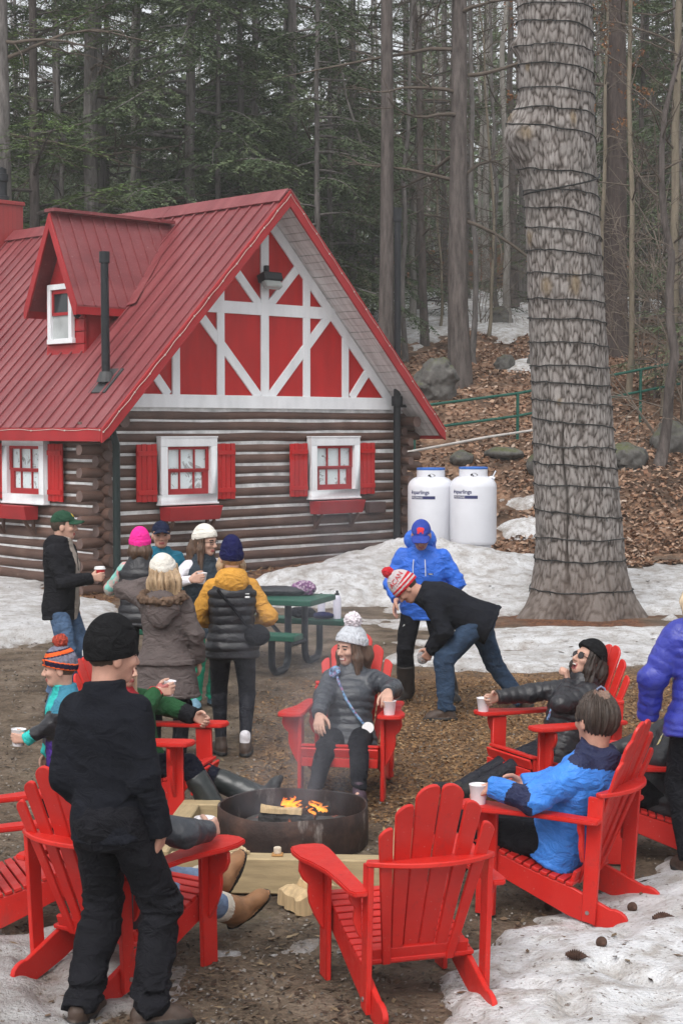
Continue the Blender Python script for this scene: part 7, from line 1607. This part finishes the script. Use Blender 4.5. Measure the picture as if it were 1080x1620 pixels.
# dry beech leaves still hanging on a young beech
beech = bare_tree('beech_tree', 13, .06, 151, M_BTAN, 26, .3, 2, .17, -.02, .04); rg = np.random.default_rng(9)
cm = [c for c in kids(beech) if c.name.startswith('crown')][0]; vv = np.array([v.co for v in cm.data.vertices]); ii = rg.integers(0, len(vv), 2600); c = vv[ii]; c = c[(c[:, 2] > 5.5)]; n = len(c); d = unit(rg.normal(0, 1, (n, 3)) + np.array((0, 0, -.8))); q = Quads(); q.add(c, d, unit(np.cross(d, rg.normal(0, 1, (n, 3)))), rg.uniform(.07, .12, n), rg.uniform(.018, .03, n)); q.obj('leaves', M_DEAD, beech); put(beech, 955, 39, 0, 1, 'young beech with rusty dry leaves near the top right, beside the big pine')
# pale snag limb across the trees
a = TubeAcc(); P = np.array(limb_pts((0, 0, 0), (-.35, 0, 1), 3.0, 10, -.02, .06, np.random.default_rng(4))); a.tube(P, np.linspace(.035, .015, len(P)), 7); branch(a, P[6], (.6, 0, .6), 1.2, .02, np.random.default_rng(5), 1, 0)
o = a.obj('leaning_dead_tree', M_BPALE); x = D(572, 190, 39.5); o.location = (x[0] + .1, 39.5, x[2] - .9); tag(o, 'pale leaning dead stem against the hemlocks, upper middle of the photo', 'dead tree')
# ---------------------------------------------------------------- board fence far up the slope
m, nt, b = nmat('orange stained boards'); N = NT(nt); c = N.ramp(N.noise(N.coord((7, 1, .4)), 3, 5), [(.3, (.17, .065, .025)), (.7, (.30, .13, .055))]); N.l(c, b.inputs['Base Color']); b.inputs['Roughness'].default_value = .8; M_FEN = m
def fence(x0, x1, Y, h, label, rails=False):
    a, b_ = D(x0, 455, Y), D(x1, 455, Y + 2); root = empty('board_fence', (a[0], a[1], zt(a[0], a[1])), 0, label, 'fence'); L = math.hypot(b_[0] - a[0], b_[1] - a[1]); an = math.atan2(b_[1] - a[1], b_[0] - a[0]); n = int(L/.15); q = MB()
    for k in range(n):
        x, y = a[0] + (b_[0] - a[0])*(k + .5)/n, a[1] + (b_[1] - a[1])*(k + .5)/n; z = zt(x, y)
        if not rails: q.box((x - a[0], y - a[1], z - zt(a[0], a[1]) + h/2 - .1 + .02*(k % 3)), (.135, .025, h), Matrix.Rotation(an, 3, 'Z'))
    if rails:
        for z in (.35, .8, 1.25): q.bar((0, 0, z), (b_[0] - a[0], b_[1] - a[1], z + zt(b_[0], b_[1]) - zt(a[0], a[1])), .03, .16)
    q.build('boards', M_FEN, root)
    for k in range(0, n + 1, 16):
        x, y = (b_[0] - a[0])*k/n, (b_[1] - a[1])*k/n; p_ = MB(); p_.box((x, y + .07, zt(a[0] + x, a[1] + y) - zt(a[0], a[1]) + h/2 - .1), (.11, .11, h + .15)); p_.build('post', M_FEN, root)
fence(758, 838, 66, 1.75, 'tall orange stained board fence left of the big wrapped pine'); fence(520, 756, 67, 1.45, 'orange rail fence crossing the wood behind the stove pipe', True); fence(940, 1140, 80, 1.3, 'low rail fence far back at the right of the big pine', True)
# ---------------------------------------------------------------- the far wood, one mass
rg = np.random.default_rng(200); a = TubeAcc(); qd = Quads()
for k in range(260):
    Y = rg.uniform(88, 190); px = rg.uniform(-250, 1330); x = D(px, 600, Y)[0]; z = zt(x, Y); r = rg.uniform(.06, .24); h = rg.uniform(16, 26); n = 6; t = np.linspace(0, 1, n)
    a.tube(np.stack((x + np.cumsum(rg.normal(0, .12, n)), Y + 0*t, z - .5 + h*t), 1), r*(1 - .75*t), 5)
    for q_ in range(5):
        zz_ = z + rg.uniform(3, h); an = rg.uniform(0, 6.28); P = np.array(limb_pts((x, Y, zz_), (math.cos(an), math.sin(an), .4), rg.uniform(1.5, 4), 5, 0, .15, rg)); a.tube(P, np.linspace(.04, .01, len(P)), 4)
fw1 = a.obj('distant_wood', M('far trunks paled for haze', (.2, .19, .18), .9, .3, .6, spec=.1)); tag(fw1, kind='stuff')  # trunk colour kept pale so distance haze is partly painted in
for k in range(300):
    Y = rg.uniform(85, 185); px = rg.uniform(-260, 1340); x = D(px, 600, Y)[0]; z = zt(x, Y); h = rg.uniform(5, 13); n = int(rg.uniform(200, 340)); t = rg.uniform(0, 1, n)**.8; rad = (1 - t)*rg.uniform(2.2, 4.0) + .4; an = rg.uniform(0, 6.28, n); rr_ = rad*np.sqrt(rg.uniform(.05, 1, n))
    c = np.stack((x + rr_*np.cos(an), Y + rr_*np.sin(an), z + 1.5 + t*h - .25*rr_), 1); d = unit(np.stack((np.cos(an), np.sin(an), rg.uniform(-.7, .1, n)), 1) + rg.normal(0, .3, (n, 3))); qd.add(c, d, unit(np.cross(d, rg.normal(0, .6, (n, 3)) + np.array((0, 0, 1.)))), rg.uniform(.5, 1.0, n), rg.uniform(.09, .2, n))
fw2 = qd.obj('distant_evergreens', M_HEM); tag(fw2, kind='stuff')
# ---------------------------------------------------------------- fallen leaves and twigs on the slope, bark chips round the fire
def litter(name, n, area, size, mat, seed, up=.35, lift=.012, keepf=None, asp=.42):
    rg = np.random.default_rng(seed); x, y = area(rg, n)
    if keepf is not None: k = keepf(x, y, rg); x, y = x[k], y[k]
    n = len(x); c = np.stack((x, y, zterr(x, y) + lift*rg.uniform(.3, 1.6, n) + .006), 1); a_ = rg.uniform(0, 6.28, n); d = unit(np.stack((np.cos(a_), np.sin(a_), rg.normal(0, up, n)), 1)); s = unit(np.cross(d, np.stack((rg.normal(0, up, n), rg.normal(0, up, n), np.ones(n)), 1))); L = rg.uniform(*size, n); q = Quads(); q.add(c - d*L[:, None]*.5, d, s, L, L*asp*rg.uniform(.6, 1.2, n)); return tag(q.obj(name, mat), kind='stuff')
def varmat(name, cols):
    m, nt, b = nmat(name); N = NT(nt); g = N.n('ShaderNodeNewGeometry'); c = N.ramp(g.outputs['Random Per Island'], [(i/(len(cols) - 1), k) for i, k in enumerate(cols)]); N.l(c, b.inputs['Base Color']); b.inputs['Roughness'].default_value = .75; b.inputs['Specular IOR Level'].default_value = .2; return m
M_LEAFL = varmat('brown fallen leaves', [(.08, .042, .026), (.19, .10, .058), (.29, .165, .10), (.40, .27, .19), (.24, .125, .078), (.50, .39, .31)]); M_CHIP = varmat('bark chips', [(.04, .022, .013), (.13, .065, .028), (.22, .115, .045), (.30, .18, .085), (.10, .05, .025), (.38, .26, .14)]); M_TW = varmat('ground litter', [(.025, .018, .014), (.07, .045, .03), (.16, .11, .07), (.035, .025, .02), (.24, .18, .11)])
def a_hill(rg, n): Y = 25.8 + 31*rg.uniform(0, 1, n)**1.7; return D(0, 0, 1)[0]*0 + (rg.uniform(600, 1180, n) - 540)/FPX*Y, Y
def k_hill(x, y, rg): u, v = uv_of(x, y); return (u > 6.2 + rg.normal(0, .4, len(x))) & (snow_t(x, y)[0] < 0) & (np.max([polysd(x, y, q) for q in HS], 0) < -.1)
litter('fallen_leaves', 26000, a_hill, (.07, .14), M_LEAFL, 1, .5, .03, k_hill, .36)
def a_fire(rg, n): Y = rg.uniform(9.6, 16.5, n); return (rg.uniform(380, 1150, n) - 540)/FPX*Y, Y
def k_fire(x, y, rg): return polysd(x, y, MULCH[0]) + rg.normal(0, .3, len(x)) > 0
litter('bark_mulch', 42000, a_fire, (.014, .045), M_CHIP, 2, .3, .008, k_fire, .28)
def a_yard(rg, n): Y = 6.5 + 13*rg.uniform(0, 1, n)**1.3; return (rg.uniform(-60, 1140, n) - 540)/FPX*Y, Y
litter('ground_litter', 12000, a_yard, (.012, .06), M_TW, 3, .2, .008, None, .22)
litter('gravel', 16000, a_yard, (.007, .022), varmat('gravel stones', [(.05, .043, .037), (.13, .115, .1), (.24, .22, .2), (.09, .075, .06), (.33, .3, .27)]), 8, .5, .006, None, .6)
def a_bark(rg, n): Y = rg.uniform(19, 27.5, n); return (rg.uniform(60, 720, n) - 540)/FPX*Y, Y
def k_bark(x, y, rg): return np.maximum(polysd(x, y, BARK[0]), polysd(x, y, BARK[1])) + rg.normal(0, .25, len(x)) > 0
litter('pine_needle_litter', 9000, a_bark, (.04, .11), M_CHIP, 4, .35, .02, k_bark, .2)
rg = np.random.default_rng(6); n = 1500; Y = rg.uniform(6.6, 27, n); X = (rg.uniform(-40, 1120, n) - 540)/FPX*Y; s_, _ = snow_t(X, Y); k = s_ > .015; X, Y, s_ = X[k], Y[k], s_[k]; n = len(X)
c = np.stack((X, Y, zterr(X, Y) + s_ + .008), 1); a_ = rg.uniform(0, 6.28, n); d = unit(np.stack((np.cos(a_), np.sin(a_), rg.normal(0, .1, n)), 1)); L = rg.uniform(.012, .075, n)*(.6 + Y/25); q = Quads(); q.add(c, d, unit(np.cross(d, (0, 0, 1.))), L, L*.2); tag(q.obj('snow_litter', M_TW), kind='stuff')
# ---------------------------------------------------------------- smoky winter air
m, nt, b = nmat('haze'); nt.nodes.remove(b); N = NT(nt); vol = N.n('ShaderNodeVolumePrincipled'); vol.inputs['Color'].default_value = (.90, .91, .90, 1); vol.inputs['Density'].default_value = .0013; vol.inputs['Anisotropy'].default_value = .0
N.l(vol.outputs[0], nt.nodes['Material Output'].inputs['Volume'])
hz = MB(); hz.box((0, 215, 30), (700, 700, 74)); tag(hz.build('haze', m), kind='stuff')
